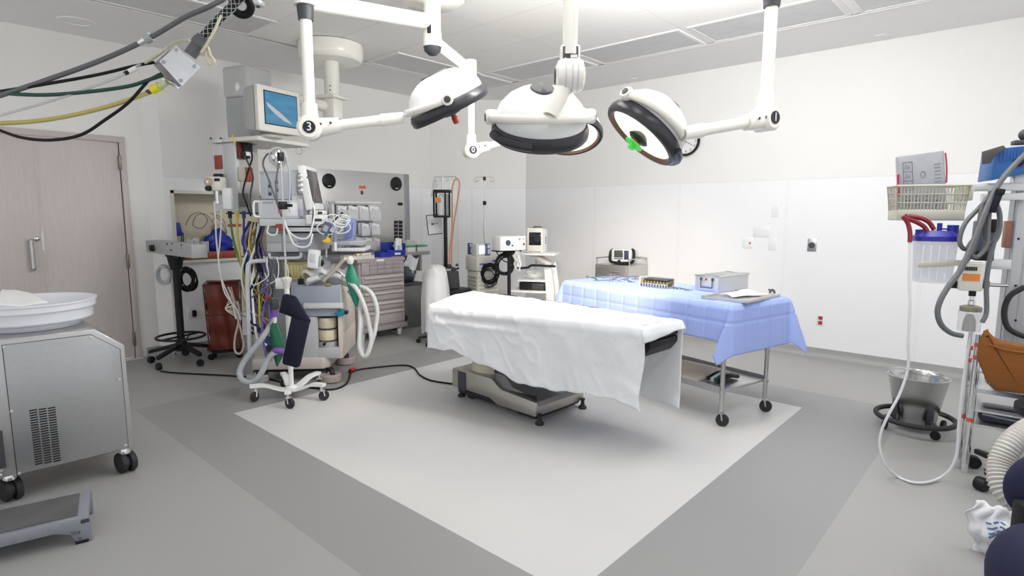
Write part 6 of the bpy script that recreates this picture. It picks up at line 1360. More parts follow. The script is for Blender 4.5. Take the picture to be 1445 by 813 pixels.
w_ = .17; q = MB(); q.box(-.04, w_, 0, .12, 0, .135, .006); bd = T.part('case', q, M_lgrey); q = MB(); q.box(.0, .085, -.004, 0, .02, .115); T.part('screen', q, mat('lit_white_screen', (.8, .8, .8), .3, emit=(1, 1, 1), estr=1.1), bd)
for px, lab in ((665, 'slim blue handset standing at the left of the small white screen'), (689.5, 'slim blue handset standing at the right of the small white screen')):
    yh = .30 if px < 670 else .04; t_ = EC.L(px, 358, yh); T = Thing('handset', lab, 'handset', EC.M @ Vector((t_.x, yh, zt+.001)), -12, 'blue handsets')
    q = MB(); q.box(-.024, .024, 0, .05, 0, .14, .006); T.part('body', q, mat('handset_blue', (.05, .10, .25), .35)); q = MB(); q.box(-.016, .016, -.003, 0, .09, .13).box(-.012, .012, -.003, 0, .02, .075); T.part('keys', q, M_lgrey)
# white box on a black pole
Db = 6.35; c_ = dep(718.5, 352, Db); PB = Thing('pole_stand', 'black pole stand behind the operating table carrying a white control box', 'stand', (c_.x, c_.y, 0), -20); zp = c_.z
q = MB(); q.cyl((0, 0, .1), (0, 0, zp-.015), .02, seg=16); PB.part('pole', q, M_black)
q = MB(); q.box(-.17, .12, -.07, .1, zp-.022, zp-.006, .004).lathe([(.03, zp-.07), (.08, zp-.022)], seg=16); PB.part('head_plate', q, M_black)
for k in range(5):
    a_ = R(72*k); d_ = Vector((math.cos(a_), math.sin(a_), 0)); q = MB(); q.tube([(0, 0, .12), d_*.27+Vector((0, 0, .07))], .02, 8, smooth=False); PB.part('leg', q, M_black); caster(PB, d_*.27, .03, .028, a_, False, M_black, M_dgrey)
CB = Thing('control_box', 'white control box with dark round dial on the black pole by the corner', 'medical device', (c_.x, c_.y, zp-.004), -14)
xl, xr = CB.L(706, 342, -.13).x, CB.L(742, 342, -.13).x; zt = CB.L(720, 333.5, -.13).z; zb = CB.L(720, 350, -.13).z; yb = CB.LX(694.5, 342, xl).y
q = MB(); q.box(xl, xr, -.13, yb, 0, zt-min(zb, 0), .006); bd = CB.part('case', q, M_white); hB = zt-min(zb, 0)
k_ = CB.L(717, 340, -.13); q = MB(); q.lathe([(.03, 0), (.03, .006), (.02, .02)], (k_.x, -.13, hB*.55), (0, -1, 0), 24); CB.part('dial', q, mat('dial_slate', (.06, .08, .14), .4), bd)
for a_, b_, m_, w_ in ((723, .35, M_black, .008), (733, .78, M_grey, .011), (738.5, .8, M_grey, .008), (739, .42, M_red, .011)):
    k_ = CB.L(a_, 340, -.13); q = MB(); q.box(k_.x-w_, k_.x+w_, -.136, -.13, hB*b_-w_, hB*b_+w_, .002); CB.part('button', q, m_, bd)
cord('black_cable', dp([(699, 350), (702, 358), (708, 366), (715, 370), (722, 372)], 6.25), .006, M_cable, 'black cord drooping from the left end of the white control box')
q = MB(); rnd = random.Random(6)
for k in range(8): q.tube(dp([(728+rnd.uniform(-3, 5), 352), (727+rnd.uniform(-4, 6), 362), (730+rnd.uniform(-5, 6), 372), (731+rnd.uniform(-4, 5), 380+rnd.uniform(-4, 4))], 6.3+rnd.uniform(-.03, .03)), .0045, 6)
single('lead_bundle', q, M_wcable, 'bundle of white leads hanging right of the black pole', 'leads')
# monitor cart
c_ = dep(765, 358, 6.5); MC = Thing('monitor_cart', 'white curved wheeled cart holding a small monitor near the right wall', 'cart', (c_.x, c_.y, 0), -62)
zt = c_.z
def mcp(px, py, y=0.): return MC.L(px, py, y)
xl, xr = mcp(731, 357).x, mcp(783, 357).x
q = MB(); q.box(xl, xr, -.02, .40, zt-.022, zt, .008); MC.part('top_shelf', q, M_white)
s1, s2 = mcp(745, 395).z, mcp(745, 409).z; xc = mcp(768, 395).x
q = MB(); q.box(xl, xc+.03, -.02, .38, s1-.02, s1+.0, .006); MC.part('middle_shelf', q, M_white)
q = MB(); q.box(mcp(721, 409).x, xc+.03, -.05, .38, s2-.03, s2-.008, .006); MC.part('lower_shelf', q, M_white)
prof = [mcp(767, 373), mcp(770, 395), mcp(772, 422)]
for y in (-.01, .33):
    q = MB(); q.prism([(xc-.01, y, zt-.12), (xc+.07, y, zt-.12), (xc+.115, y, s2), (xc+.12, y, .14), (xc+.02, y, .14), (xc+.02, y, s2)], (0, .05, 0), .008); MC.part('upright', q, M_white)
q = MB(); q.prism([(xc-.22, .1, zt-.022), (xc+.02, .1, zt-.14), (xc+.07, .1, zt-.12), (xc-.12, .1, zt-.022)], (0, .2, 0), .006); MC.part('gusset', q, M_offw)
q = MB(); q.box(xl, xc+.14, -.06, .42, .09, .15, .015); MC.part('base', q, M_offw)
for x, y in ((xl+.03, -.03), (xc+.1, -.03), (xl+.03, .38), (xc+.1, .38)): caster(MC, (x, y, 0), .04, .028, .5, False, M_rubber, M_dgrey)
q = MB(); q.tube([mcp(729, 379, -.05), mcp(745, 377.5, -.05), mcp(752, 374.5, -.05), mcp(784, 376, -.05)], .013, 8); MC.part('black_handle', q, M_black)
q = MB(); q.cyl((xc-.12, .12, s1), (xc-.12, .12, zt-.02), .008, seg=8).cyl((xc-.15, .2, s1), (xc-.15, .2, zt-.02), .008, seg=8); MC.part('rods', q, M_chrome)
T = Thing('recorder', 'flat black recorder on the lower shelf of the monitor cart', 'medical device', MC.M @ Vector(((xl+xc)/2, .02, s2-.007)), -62)
w_ = xc-xl; q = MB(); q.box(-w_/2+.01, w_/2+.01, 0, .3, 0, .088, .006); T.part('case', q, M_black); q = MB(); q.box(.01, w_/2-.01, -.004, 0, .01, .078, .002); T.part('front_door', q, M_dgrey)
q = lump((0, 0, 0), .13, .09, .05, 12, .2); q.bm.transform(Matrix.Translation(MC.M @ Vector(((xl+xc)/2+.02, .15, s1+.001)))); single('supplies_bag', q, M_film, 'crumpled clear bag of supplies on the middle shelf of the monitor cart', 'bag')
VM = Thing('vital_signs_monitor', 'small beige monitor with dark screen on the white curved cart', 'monitor', MC.M @ Vector(((xl+xr)/2, .02, zt+.001)), -62)
a_, b_ = VM.L(743.5, 340).x, VM.L(766, 340).x; hM = VM.L(755, 322).z
q = MB(); q.box(a_, b_, 0, .05, .0, hM, .012); bz = VM.part('front_bezel', q, M_offw); yb = min(.34, VM.LX(777, 340, b_).y)
q = MB(); q.box(a_+.006, b_-.006, .05, yb, .0, hM-.01, .012); VM.part('case', q, M_white)
p0, p1 = VM.L(746.5, 346), VM.L(763.5, 328); q = MB(); q.box(p0.x, p1.x, -.004, 0, p0.z, p1.z, .002); VM.part('screen', q, M_screen, bz)
q = MB()
for k in range(6): x = a_+(b_-a_)*(.12+.13*k); q.box(x, x+.012, -.006, 0, .012, .022)
VM.part('keys', q, M_dgrey, bz)
q = MB(); q.tube([(a_+.05, .1, hM-.01), (a_+.06, .1, hM+.012), (b_-.04, .1, hM+.012), (b_-.03, .1, hM-.01)], .007, 8, smooth=False); VM.part('carry_handle', q, M_dgrey)
q = MB()
for z in (.6, .5, .4): q.lathe([(.012, 0), (.01, .006)], (b_-.006, .05+(yb-.05)*(.45+.1*z), hM*z), (1, 0, 0), 10)
VM.part('side_ports', q, M_dgrey)
# steel cabinet with defibrillator against the right wall
yA, yB = None, None; FXC = XR-.46
a_, b_ = pl(840, 375, 0, FXC), pl(888, 375, 0, FXC)
SCB = Thing('steel_cabinet', 'low stainless steel cabinet against the right wall with a rail round its top', 'cabinet', (FXC, (a_.y+b_.y)/2, 0), -90); w_ = a_.y-b_.y; zt = pl(862, 374, 0, FXC).z
q = MB(); q.box(-w_/2, w_/2, 0, .44, .08, zt, .004); SCB.part('case', q, M_steel)
q = MB(); q.box(-w_/2+.03, w_/2-.03, -.016, 0, .12, zt-.04, .004); dr = SCB.part('door', q, mat('steel_door', (.42, .40, .37), .4, .8, var=.08, scale=20, stretch=(1, 1, 10)))
q = MB(); q.tube([(w_*.02, -.016, zt-.07), (w_*.02, -.045, zt-.07), (w_*.25, -.045, zt-.07), (w_*.25, -.016, zt-.07)], .007, 8, smooth=False); SCB.part('handle', q, M_chrome, dr)
q = MB(); zr = zt+.075; q.tube([(-w_/2+.01, .0, zr), (-w_/2+.01, .43, zr), (w_/2-.01, .43, zr), (w_/2-.01, .0, zr)], .008, 8, smooth=False)
for x, y in ((-w_/2+.01, .02), (-w_/2+.01, .43), (w_/2-.01, .43), (w_/2-.01, .02)): q.cyl((x, y, zt), (x, y, zr), .008, seg=8)
SCB.part('gallery_rail', q, M_steel)
for x, y in ((-w_/2+.05, .05), (w_/2-.05, .05), (-w_/2+.05, .39), (w_/2-.05, .39)): caster(SCB, (x, y, 0), .032, .024, .3, False, M_rubber, M_dgrey)
c_ = pl(876, 375, 0, FXC+.10); DF = Thing('defibrillator', 'white defibrillator with black handle standing on the low steel cabinet', 'medical device', (FXC+.10, c_.y, zt+.001), -76)
x0_, x1_ = DF.L(860, 365).x, DF.L(893, 365).x; hD = DF.L(876, 352).z
q = MB(); q.box(x0_+.02, x1_-.02, 0, .2, .02, hD, .02, seg=3); bd = DF.part('case', q, M_white)
q = MB(); q.tube([(x0_+.03, .05, hD*.96), (x0_+.005, .03, hD*.8), (x0_, .02, hD*.35), (x0_+.03, .0, .03), (0, -.005, .02), (x1_-.03, .0, .03), (x1_, .02, hD*.3), (x1_, .04, hD*.85), (x1_-.03, .06, hD*.99)], .018, 10); DF.part('black_bumper', q, M_black)
p0, p1 = x0_+(x1_-x0_)*.20, x0_+(x1_-x0_)*.58; q = MB(); q.box(p0, p1, -.006, 0, hD*.48, hD*.94, .003); DF.part('screen', q, mat('screen_olive', (.09, .10, .085), .2), bd)
q = MB(); q.box(p1+.015, x1_-.05, -.006, 0, hD*.35, hD*.94, .003); DF.part('control_panel', q, mat('panel_slate', (.05, .06, .11), .4), bd)
q = MB(); q.box(p0, p1, -.006, 0, hD*.36, hD*.44, .002); DF.part('key_row', q, mat('violet_keys', (.16, .14, .34), .4), bd)
q = MB(); q.lathe([(.02, 0), (.018, .016)], ((p0+p1)/2+.01, 0, hD*.22), (0, -1, 0), 18); DF.part('knob', q, M_black, bd)
# ================================================================== right edge: column, basket, suction, carts
_tp = fl(1361, 666); _n = Vector((math.cos(R(2)), math.sin(R(2)), 0)); ZSH = ppl(1400, 552, _tp, _n).z; KX = dep(1424, 390, 3.15); RC = Thing('equipment_tower', 'tall pale metal equipment tower standing on the chrome trolley at the right edge', 'equipment tower', (KX.x, KX.y, 0), -76)
def C_(px, py, y=0.): return RC.L(px, py, y)
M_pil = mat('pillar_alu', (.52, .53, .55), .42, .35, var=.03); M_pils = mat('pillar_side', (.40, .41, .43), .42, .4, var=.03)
zt = C_(1430, 236).z; yl_ = RC.LX(1413, 390, 0).y
q = MB(); q.box(0, .46, 0, max(.16, yl_), ZSH+.02, zt, .012); RC.part('column', q, M_pil)
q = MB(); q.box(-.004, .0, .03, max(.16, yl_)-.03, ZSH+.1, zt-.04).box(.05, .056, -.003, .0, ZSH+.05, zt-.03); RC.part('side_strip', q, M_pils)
q = MB()
for py in (337, 403, 452): k_ = C_(1437 if py < 400 else 1433, py); q.lathe([(.006, 0), (.006, .004)], (max(.02, k_.x), 0, k_.z), (0, -1, 0), 10)
RC.part('screws', q, M_black)
q = MB(); k_ = C_(1418, 252); q.box(-.03, .06, -.03, .06, k_.z-.05, k_.z+.03, .005)
RC.part('bracket', q, M_alu)
q = MB(); q.tube([C_(1446, 405, -.05), C_(1425, 418, -.05), C_(1417, 440, -.05), C_(1422, 462, -.05), C_(1442, 474, -.05), C_(1460, 476, -.05)], .014, 10); RC.part('black_loop_handle', q, M_rubber)
q = MB(); q.box(-.02, .48, -.05, max(.16, yl_)+.03, ZSH+.001, ZSH+.03, .01); RC.part('foot', q, M_dgrey)
k_ = C_(1409, 330); q = MB(); q.box(-.03, -.004, .02, .09, C_(1409, 350).z, C_(1409, 312).z, .003); RC.part('rust_label', q, mat('rust_plate', (.35, .15, .1), .5))
q = MB(); p0, p1 = C_(1372, 277), C_(1425, 258); q.box(p0.x, .02, -.035, -.015, C_(1395, 270).z, C_(1395, 259).z, .003); rl = RC.part('rail', q, M_alu); q = MB(); q.box(p0.x+.04, .02, -.035, .03, C_(1395, 283).z, C_(1395, 273).z, .003); RC.part('rail', q, M_alu)
q = MB(); p0 = C_(1407, 372); q.box(p0.x-.05, .0, -.02, .02, p0.z-.03, p0.z+.025, .004).cyl((p0.x-.03, -.03, p0.z), (p0.x-.03, .0, p0.z), .012, seg=12); RC.part('lower_bracket', q, M_alu)
q = MB(); p0 = C_(1398, 402); q.cyl((p0.x-.03, 0, p0.z), (0, 0, p0.z), .011, seg=12).cyl((p0.x-.03, 0, p0.z), (p0.x-.015, 0, p0.z), .022, seg=12); RC.part('clamp_knob', q, M_chrome)
# basket hung on the rail
DBk = 3.12; BK = Thing('wire_basket', 'cream plastic lattice basket hung left of the equipment tower with a wrapped kit in it', 'basket', dep(1318, 306, DBk), -66)
M_bk = mat('basket_cream', (.52, .51, .43), .45, var=.03)
xl, xr = BK.L(1264, 280).x, BK.L(1366, 280).x; zT = BK.L(1318, 262).z; dpt = .15
def lattice(q, A_, B_, C2, D2, nu, nv, t):                         # A bottom-left, B bottom-right, C top-right, D top-left
    A_, B_, C2, D2 = map(Vector, (A_, B_, C2, D2))
    for i in range(nu+1): u = i/nu; q.tube([A_.lerp(B_, u), D2.lerp(C2, u)], t, 4, smooth=False)
    for j in range(nv+1): v = j/nv; q.tube([A_.lerp(D2, v), B_.lerp(C2, v)], t*(1.6 if j in (0, nv) else 1), 4, smooth=False)
k = .93; z0 = .03
F0 = [(xl*k, 0, z0), (xr*k, 0, z0), (xr, -.015, zT), (xl, -.015, zT)]; B0 = [(xl*k, dpt, z0), (xr*k, dpt, z0), (xr, dpt+.015, zT), (xl, dpt+.015, zT)]
for A4, nu in ((F0, 20), (B0, 20), ([F0[0], B0[0], B0[3], F0[3]], 7), ([F0[1], B0[1], B0[2], F0[2]], 7)):
    q = MB(); lattice(q, *A4, nu, 4 if nu == 7 else 3, .003); BK.part('lattice_side', q, M_bk)
q = MB(); q.box(xl*k-.004, xr*k+.004, -.006, dpt+.006, -.02, z0+.004, .006); BK.part('tray_bottom', q, M_bk)
q = MB(); q.tube([F0[3], F0[2], B0[2], B0[3]], .007, 6, closed=True, smooth=False); BK.part('rim', q, M_bk)
for px, py in ((1372, 268),): q = MB(); q.box(xr-.01, xr+.02, -.01, dpt, zT-.08, zT+.005, .006); BK.part('hanger', q, M_bk)
KT = Thing('wrapped_kit', 'clear wrapped suction kit with printed sheet standing in the cream basket', 'packet', BK.M @ Vector((0, .06, .04)), -66)
a_, b_, c_, d_ = KT.L(1268, 300), KT.L(1335, 298), KT.L(1332, 212), KT.L(1266, 221)
q = MB(); q.prism([(a_.x, -.02, 0), (b_.x, -.02, 0), (c_.x, -.01, c_.z), (d_.x, -.01, d_.z)], (0, .05, 0), .008); kk = KT.part('pouch', q, mat('kit_film', (.37, .38, .41), .3, var=.12, scale=14, bump=.3))
def kp(u, v, e=.0225): P = Vector((a_.x, -.02, 0)).lerp(Vector((b_.x, -.02, 0)), u).lerp(Vector((d_.x, -.01, d_.z)).lerp(Vector((c_.x, -.01, c_.z)), u), v); return P+Vector((0, -e+.02, 0))
q = MB()
def kline(u0, v0, u1, v1, t=.0012): q.tube([kp(u0, v0), kp(u1, v1)], t, 4, smooth=False)
for j in range(4): kline(.10, .36+.17*j, .30, .36+.17*j)
kline(.10, .36, .10, .87); kline(.30, .36, .30, .87)
for j in range(3):
    v = .40+.17*j
    for s_ in range(3): kline(.13+.04*s_, v, .17+.04*s_, v+.09-.02*s_)
for j in range(7): kline(.76, .42+.06*j, .90, .425+.06*j)
for s_ in range(8): t0 = s_*.8; kline(.52+.05*math.cos(t0), .62+.06*math.sin(t0), .52+.05*math.cos(t0+.8), .62+.06*math.sin(t0+.8))
for j in range(3):
    for i in range(4): kline(.12+.2*i, .08+.08*j, .22+.2*i, .085+.08*j, .003)
KT.part('printed_sheet', q, mat('kit_print', (.14, .145, .18), .6), kk)
q = MB(); q.tube([kp(1.0, .45), kp(1.02, .7), kp(1.01, .95)], .004, 6).tube([kp(-.01, .25), kp(-.02, .5), kp(-.01, .66)], .006, 6); KT.part('red_tube', q, mat('crimson_tube', (.45, .02, .10), .4), kk)
# suction canister below
DN2 = 3.12; SN = Thing('suction_canister', 'clear suction canister with a blue lid and red tubes below the basket', 'canister', dep(1318, 398, DN2), -70)
xl, xr = SN.L(1287, 360).x, SN.L(1350, 360).x; zl = SN.L(1318, 340).z
cx2 = (xl+xr)/2; rx = (xr-xl)/2
def lozenge(q, z0, z1, k0, k1, ry, seg=28):
    rs = []
    for z, k in ((z0, k0), (z1, k1)): rs.append([q.bm.verts.new((cx2+rx*k*(abs(math.cos(a_))**.6)*(1 if math.cos(a_) >= 0 else -1), ry*k*(abs(math.sin(a_))**.6)*(1 if math.sin(a_) >= 0 else -1), z)) for a_ in [2*math.pi*i/seg for i in range(seg)]])
    for i in range(seg): q.bm.faces.new((rs[0][i], rs[0][(i+1) % seg], rs[1][(i+1) % seg], rs[1][i]))
    q.bm.faces.new(rs[0][::-1]); q.bm.faces.new(rs[1]); return q
q = MB(); lozenge(q, 0, zl, .86, .97, .075)
M_can = mat('canister_clear', (.62, .64, .74), .1, alpha=.40, var=.03); cb = SN.part('body', q, M_can)
q = MB()
for i in range(5): x = cx2-rx*.7+rx*.35*i; q.box(x-.003, x+.003, -.082, -.076, .02, zl-.02)
SN.part('ribs', q, M_clear, cb)
q = MB(); lozenge(q, zl, zl+.025, 1.04, 1.04, .082); lozenge(q, zl+.025, zl+.055, 1.0, .7, .078)
q.cyl((cx2+rx*.72, 0, zl+.02), (cx2+rx*.72, 0, zl+.085), .026, seg=16); q.cyl((cx2-rx*.75, 0, zl+.02), (cx2-rx*.75, 0, zl+.06), .02, seg=14); q.cyl((cx2+rx*.1, -.01, zl+.05), (cx2+rx*.1, -.01, zl+.095), .012, seg=12); q.box(cx2+rx*.1, cx2+rx*.5, -.02, 0, zl+.06, zl+.068); SN.part('lid', q, mat('lid_blue', (.018, .018, .28), .35))
p0, p1 = SN.L(1293, 376), SN.L(1350, 368); q = MB(); q.prism([(p0.x-.01, -.09, p0.z), (p1.x+.03, -.085, p0.z+.02), (p1.x+.03, -.085, p1.z+.012), (p0.x-.01, -.09, p0.z+.03)], (0, .012, 0), .003); SN.part('holder_band', q, M_bk)
for pts, lab in (([(1274, 305), (1281, 315), (1284, 328), (1284, 342)], 'red tube curving down left of the canister lid'), ([(1276, 307), (1292, 313), (1304, 320), (1310, 330)], 'red tube curving to the middle of the canister lid'), ([(1278, 305), (1296, 307), (1310, 313), (1318, 324)], 'red tube curving over to the lid nozzle')):
    cord('red_tube', dp(pts, 3.07), .012, mat('canister_red_tube', (.24, .016, .024), .3), lab, 'tube', 'red tubes at the canister')
# long clear tube looping to the floor
lt_ = [dep(1284, 342, 3.07), dep(1283, 390, 3.07), dep(1284, 430, 3.07), dep(1282, 480, 3.08), dep(1281, 520, 3.1), dep(1270, 555, 3.12)]
pts = [*lt_, dep(1254, 585, 3.14), dep(1244, 608, 3.16), dep(1241, 630, 3.17), dep(1249, 655, 3.17), fl(1266, 672, .012), fl(1285, 680, .012), fl(1305, 681, .012), fl(1325, 675, .02), dep(1341, 662, 3.14), dep(1350, 640, 3.12), dep(1353, 600, 3.1), dep(1357, 560, 3.08), dep(1362, 520, 3.06), dep(1369, 480, 3.04), dep(1374, 450, 3.03)]
cord('suction_tube', pts, .0072, mat('milky_clear_tube', (.74, .74, .77), .2, var=.02), 'long milky suction tube looping from the canister down to the floor', 'tube', None, 8, 10)
# flow regulator box
RG = Thing('flow_regulator', 'white regulator box with an orange label and barcode below the grey cables', 'regulator', dep(1371, 411, 2.98), -80)
def g_(px, py, y=0.): return RG.L(px, py, y)
x0, x1, z1 = g_(1353, 390).x, g_(1389, 390).x, g_(1371, 371).z
q = MB(); q.box(x0, x1, 0, .10, 0, z1, .01); bd = RG.part('case', q, M_offw)
q = MB(); p0, p1 = g_(1357.5, 396), g_(1383.5, 387); q.box(p0.x, p1.x, -.003, 0, p0.z, p1.z); RG.part('orange_label', q, M_orange, bd)
q = MB()
for i in range(7): x = g_(1362.5+2.6*i, 380).x; q.box(x-.0035, x+.002, -.003, 0, g_(1370, 382).z, g_(1370, 376.5).z)
RG.part('barcode', q, M_black, bd)
q = MB(); q.box(x0-.028, x0+.002, .02, .06, z1*.05, z1*.3, .004).box(x1-.002, x1+.03, .03, .06, z1*.1, z1*.38, .006); RG.part('side_knob', q, M_black)
q = MB(); q.cyl((0.01, .05, -.03), (.01, .05, .0), .016, seg=14); RG.part('neck', q, M_black)
q = MB(); q.lathe([(.011, -.03), (.011, -.05), (.016, -.055), (.016, -.075), (.011, -.08), (.011, -.095)], (.01, .05, 0), seg=14); RG.part('valve_stem', q, M_chrome)
q = MB(); zc = g_(1375, 438).z; q.lathe([(.045, zc-.012), (.048, zc-.008), (.048, zc+.012), (.03, zc+.018)], (.01, .05, 0), seg=24); RG.part('cap_ring', q, mat('brass_tan', (.32, .29, .21), .4, .4))
q = MB(); zb = g_(1375, 470).z; q.lathe([(.05, zb), (.052, zc-.012)], (.01, .05, 0), seg=24); RG.part('jar', q, M_clear); q = MB(); q.lathe([(.03, zb+.002), (.028, zb+.05), (.015, zb+.09)], (.01, .05, 0), seg=18); RG.part('float_block', q, M_black)
# black box behind the cables
BX = Thing('power_supply', 'dark blue grey box behind the grey cable loops on the equipment tower', 'power supply', dep(1392, 368, 3.12), -74)
p0, p1 = BX.L(1376, 366), BX.L(1407, 312); q = MB(); q.box(p0.x, p1.x, 0, .12, 0, p1.z, .008); BX.part('case', q, mat('supply_slate', (.07, .085, .14), .45)); q = MB(); q.box(p0.x-.006, p1.x, -.02, .12, 0, p1.z*.24, .006); BX.part('clamp', q, M_black); q = MB(); q.box(p0.x+.05, p1.x, -.02, .1, p1.z*.72, p1.z+.01, .006); BX.part('clamp', q, M_black)
# blue warming box with dark flap, and the cables
BB = Thing('control_console', 'bright blue console box on the equipment tower top at the right edge', 'console', dep(1400, 252, 3.05), -70)
def b_(px, py, y=0.): return BB.L(px, py, y)
q = MB(); P_ = [b_(1405, 210), b_(1470, 203), b_(1470, 240), b_(1398, 255)]; q.prism(P_, (0, .2, 0), .008); bd = BB.part('case', q, mat('console_blue', (.025, .12, .36), .4))
q = MB()
for i in range(9): p0, p1 = b_(1411+5*i, 228-.9*i, -.001), b_(1411+5*i, 211-.6*i, -.001); q.box(p0.x-.0035, p0.x+.0035, -.006, 0, p0.z, p1.z)
BB.part('ribs', q, mat('console_blue_dark', (.025, .11, .36), .4), bd)
q = MB(); p0 = b_(1437, 229); q.lathe([(.022, 0), (.022, .01), (.014, .014)], p0, (0, -1, 0), 20); BB.part('port', q, M_navy, bd)
q = MB(); q.prism([b_(1396, 254, .02), b_(1405, 212, .02), b_(1404, 212, -.05), b_(1393, 250, -.05)], (.004, 0, 0)) if False else q.prism([b_(1386.5, 214, -.03), b_(1416, 205, -.03), b_(1420, 209, -.03), b_(1404, 220, -.03), b_(1398, 230.5, -.03), b_(1386.5, 232, -.03)], (0, .015, 0), .002); BB.part('dark_flap', q, mat('flap_brown_grey', (.07, .062, .065), .5))
q = MB(); p0 = b_(1445, 200); q.box(p0.x-.03, p0.x+.06, .02, .08, p0.z-.01, p0.z+.012, .004).ell((p0.x+.02, .05, p0.z+.04), .03, .03, .03); BB.part('top_knob', q, M_dgrey)
for pts, D_, r_, lab in (([(1460, 205), (1432, 232), (1408, 262), (1390, 300), (1372, 345), (1356, 380), (1340, 402), (1328, 422), (1323, 440), (1328, 458), (1342, 470), (1358, 474)], 2.9, .013, 'long grey cable sweeping from the blue console down to a low loop'),
        ([(1405, 265), (1385, 290), (1362, 315), (1354, 340), (1362, 352), (1372, 340)], 2.95, .011, 'grey cable loop hanging left of the equipment tower, outermost'),
        ([(1400, 275), (1386, 310), (1376, 345), (1366, 365), (1360, 372)], 2.94, .012, 'grey cable hanging slanted in the middle of the loops'),
        ([(1398, 270), (1395, 310), (1392, 345), (1380, 362), (1370, 358), (1378, 335), (1386, 290)], 2.92, .011, 'grey cable loop hanging in the middle of the bundle'),
        ([(1402, 280), (1410, 300), (1410, 325), (1402, 342), (1392, 340), (1388, 315), (1394, 285)], 2.96, .012, 'grey cable loop hanging nearest the equipment tower'),
        ([(1403, 340), (1396, 370), (1392, 400), (1392, 440), (1386, 455)], 2.95, .011, 'grey cable running down beside the white regulator')):
    cord('grey_cable', dp(pts, D_), r_, M_gcable, lab)
T = at('cable_strap', 'dark strap tying the grey cables at the rail', 'strap', 1400, 300, 2.9, FACE-40); q = MB(); q.box(-.015, .015, -.015, .015, 0, .10, .005, Matrix.Rotation(R(12), 4, 'Y')); T.part('strap', q, M_navy); q = MB(); q.box(-.02, .02, -.02, .02, .09, .12, .006, Matrix.Rotation(R(12), 4, 'Y')); T.part('buckle', q, M_black)
# chrome trolley with two upright tubes, its lower shelf and a dark case on it
c_ = fl(1361, 666); CTR = Thing('chrome_trolley', 'chrome tube trolley with red taped uprights below the equipment tower', 'trolley', c_, -88)
def t_(px, py, y=0.): return CTR.L(px, py, y)
zt = t_(1385, 472).z
for k, (x, y, r_) in enumerate(((0, 0, .017), (-.035, .05, .014), (.55, 0, .017), (.55, .40, .017), (.0, .40, .017))):
    q = MB(); q.cyl((x, y, .05), (x, y, zt if k < 2 else .62), r_, seg=16); lg = CTR.part('upright', q, M_chrome)
    q = MB(); q.box(x-.014, x+.014, y-.012, y+.012, .0, .06, .004); CTR.part('glide', q, M_alu, lg)
    if k < 2:
        q = MB()
        for z in (zt-.06-.03*k, zt-.13-.03*k, .31): q.lathe([(r_+.001, z-.012), (r_+.001, z+.012)], (x, y, 0), seg=16)
        CTR.part('red_tape', q, mat('tape_red', (.55, .12, .08), .5), lg)
za, zb = t_(1400, 552).z, t_(1400, 577).z; zc = t_(1400, 605).z
for z in (za, zb-.02):
    q = MB(); q.box(-.0, .56, 0, .42, z-.012, z, .003); CTR.part('shelf', q, M_steelh)
q = MB(); q.box(-.0, .56, -.006, .0, za-.02, za+.004).box(.0, .56, -.006, 0, zc-.004, zc+.012); CTR.part('shelf_edge', q, M_chrome)
q = MB(); q.box(.0, .56, 0, .42, zc-.0, zc+.01, .003); CTR.part('shelf', q, M_steelh)
T = Thing('instrument_case', 'long dark navy case lying on the lower shelf of the chrome trolley', 'case', CTR.M @ Vector((.27, .05, zc+.011)), -88)
q = MB(); q.box(-.24, .25, 0, .16, 0, .085, .03, seg=3); T.part('case', q, mat('case_navy', (.03, .034, .06), .35)); q = MB(); q.tube([(-.22, -.004, .05), (-.02, -.006, .04), (.22, -.004, .03)], .006, 8); T.part('trim_line', q, M_grey)
# orange-brown pouch
PO = Thing('fabric_pouch', 'orange brown fabric pouch slung on the lower part of the equipment tower', 'pouch', dep(1415, 553, 2.92), -84)
P_ = [PO.L(a_, b2) for a_, b2 in ((1394, 467), (1399, 474), (1408, 481), (1425, 485), (1470, 492), (1470, 560), (1440, 556), (1406, 552), (1393, 540), (1384, 520), (1378, 505), (1382, 483), (1389, 469))]
q = MB(); q.prism(P_, (0, .07, 0), .02); PO.part('pouch', q, mat('orange_brown_fabric', (.235, .08, .011), .8, var=.1, scale=60, bump=.15))
q = MB(); q.tube([PO.L(a_, b2, -.004) for a_, b2 in ((1395, 486), (1420, 494), (1450, 498), (1470, 500))], .004, 6); PO.part('hem_seam', q, mat('seam_brown', (.27, .10, .02), .8))
# wheeled chair base by the trolley
c_ = Vector((3.86, -.16, 0)); CH = Thing('wheeled_chair', 'black five star chair base on casters beside the chrome trolley', 'chair', c_, 0)
q = MB(); q.cyl((0, 0, .10), (0, 0, .44), .028, seg=16); CH.part('gas_lift', q, M_black)
tg = [fl(1373, 660), fl(1384, 692), fl(1412, 712)]
angs = [math.atan2((p-c_).y, (p-c_).x) for p in tg[:2]]; step = angs[1]-angs[0]
dirs = [(tg[0]-c_), (tg[1]-c_)]+[Vector((.28*math.cos(angs[1]+s_), .28*math.sin(angs[1]+s_), 0)) for s_ in (1.3, 2.5, 3.8)]
for d_ in dirs:
    d_ = Vector((d_.x, d_.y, 0)); n_ = Vector((-d_.y, d_.x, 0)).normalized(); q = MB(); q.prism([-n_*.028+Vector((0, 0, .11)), d_*.98-n_*.016+Vector((0, 0, .09)), d_*.98+n_*.016+Vector((0, 0, .09)), n_*.028+Vector((0, 0, .11))], (0, 0, .03), .006); CH.part('leg', q, M_black); caster(CH, d_, .036, .05, math.atan2(d_.y, d_.x)+1.0, False, M_black, M_dgrey)
q = MB(); q.lathe([(.13, .44), (.165, .46), (.165, .50), (.13, .515)], seg=32); CH.part('seat', q, M_black)
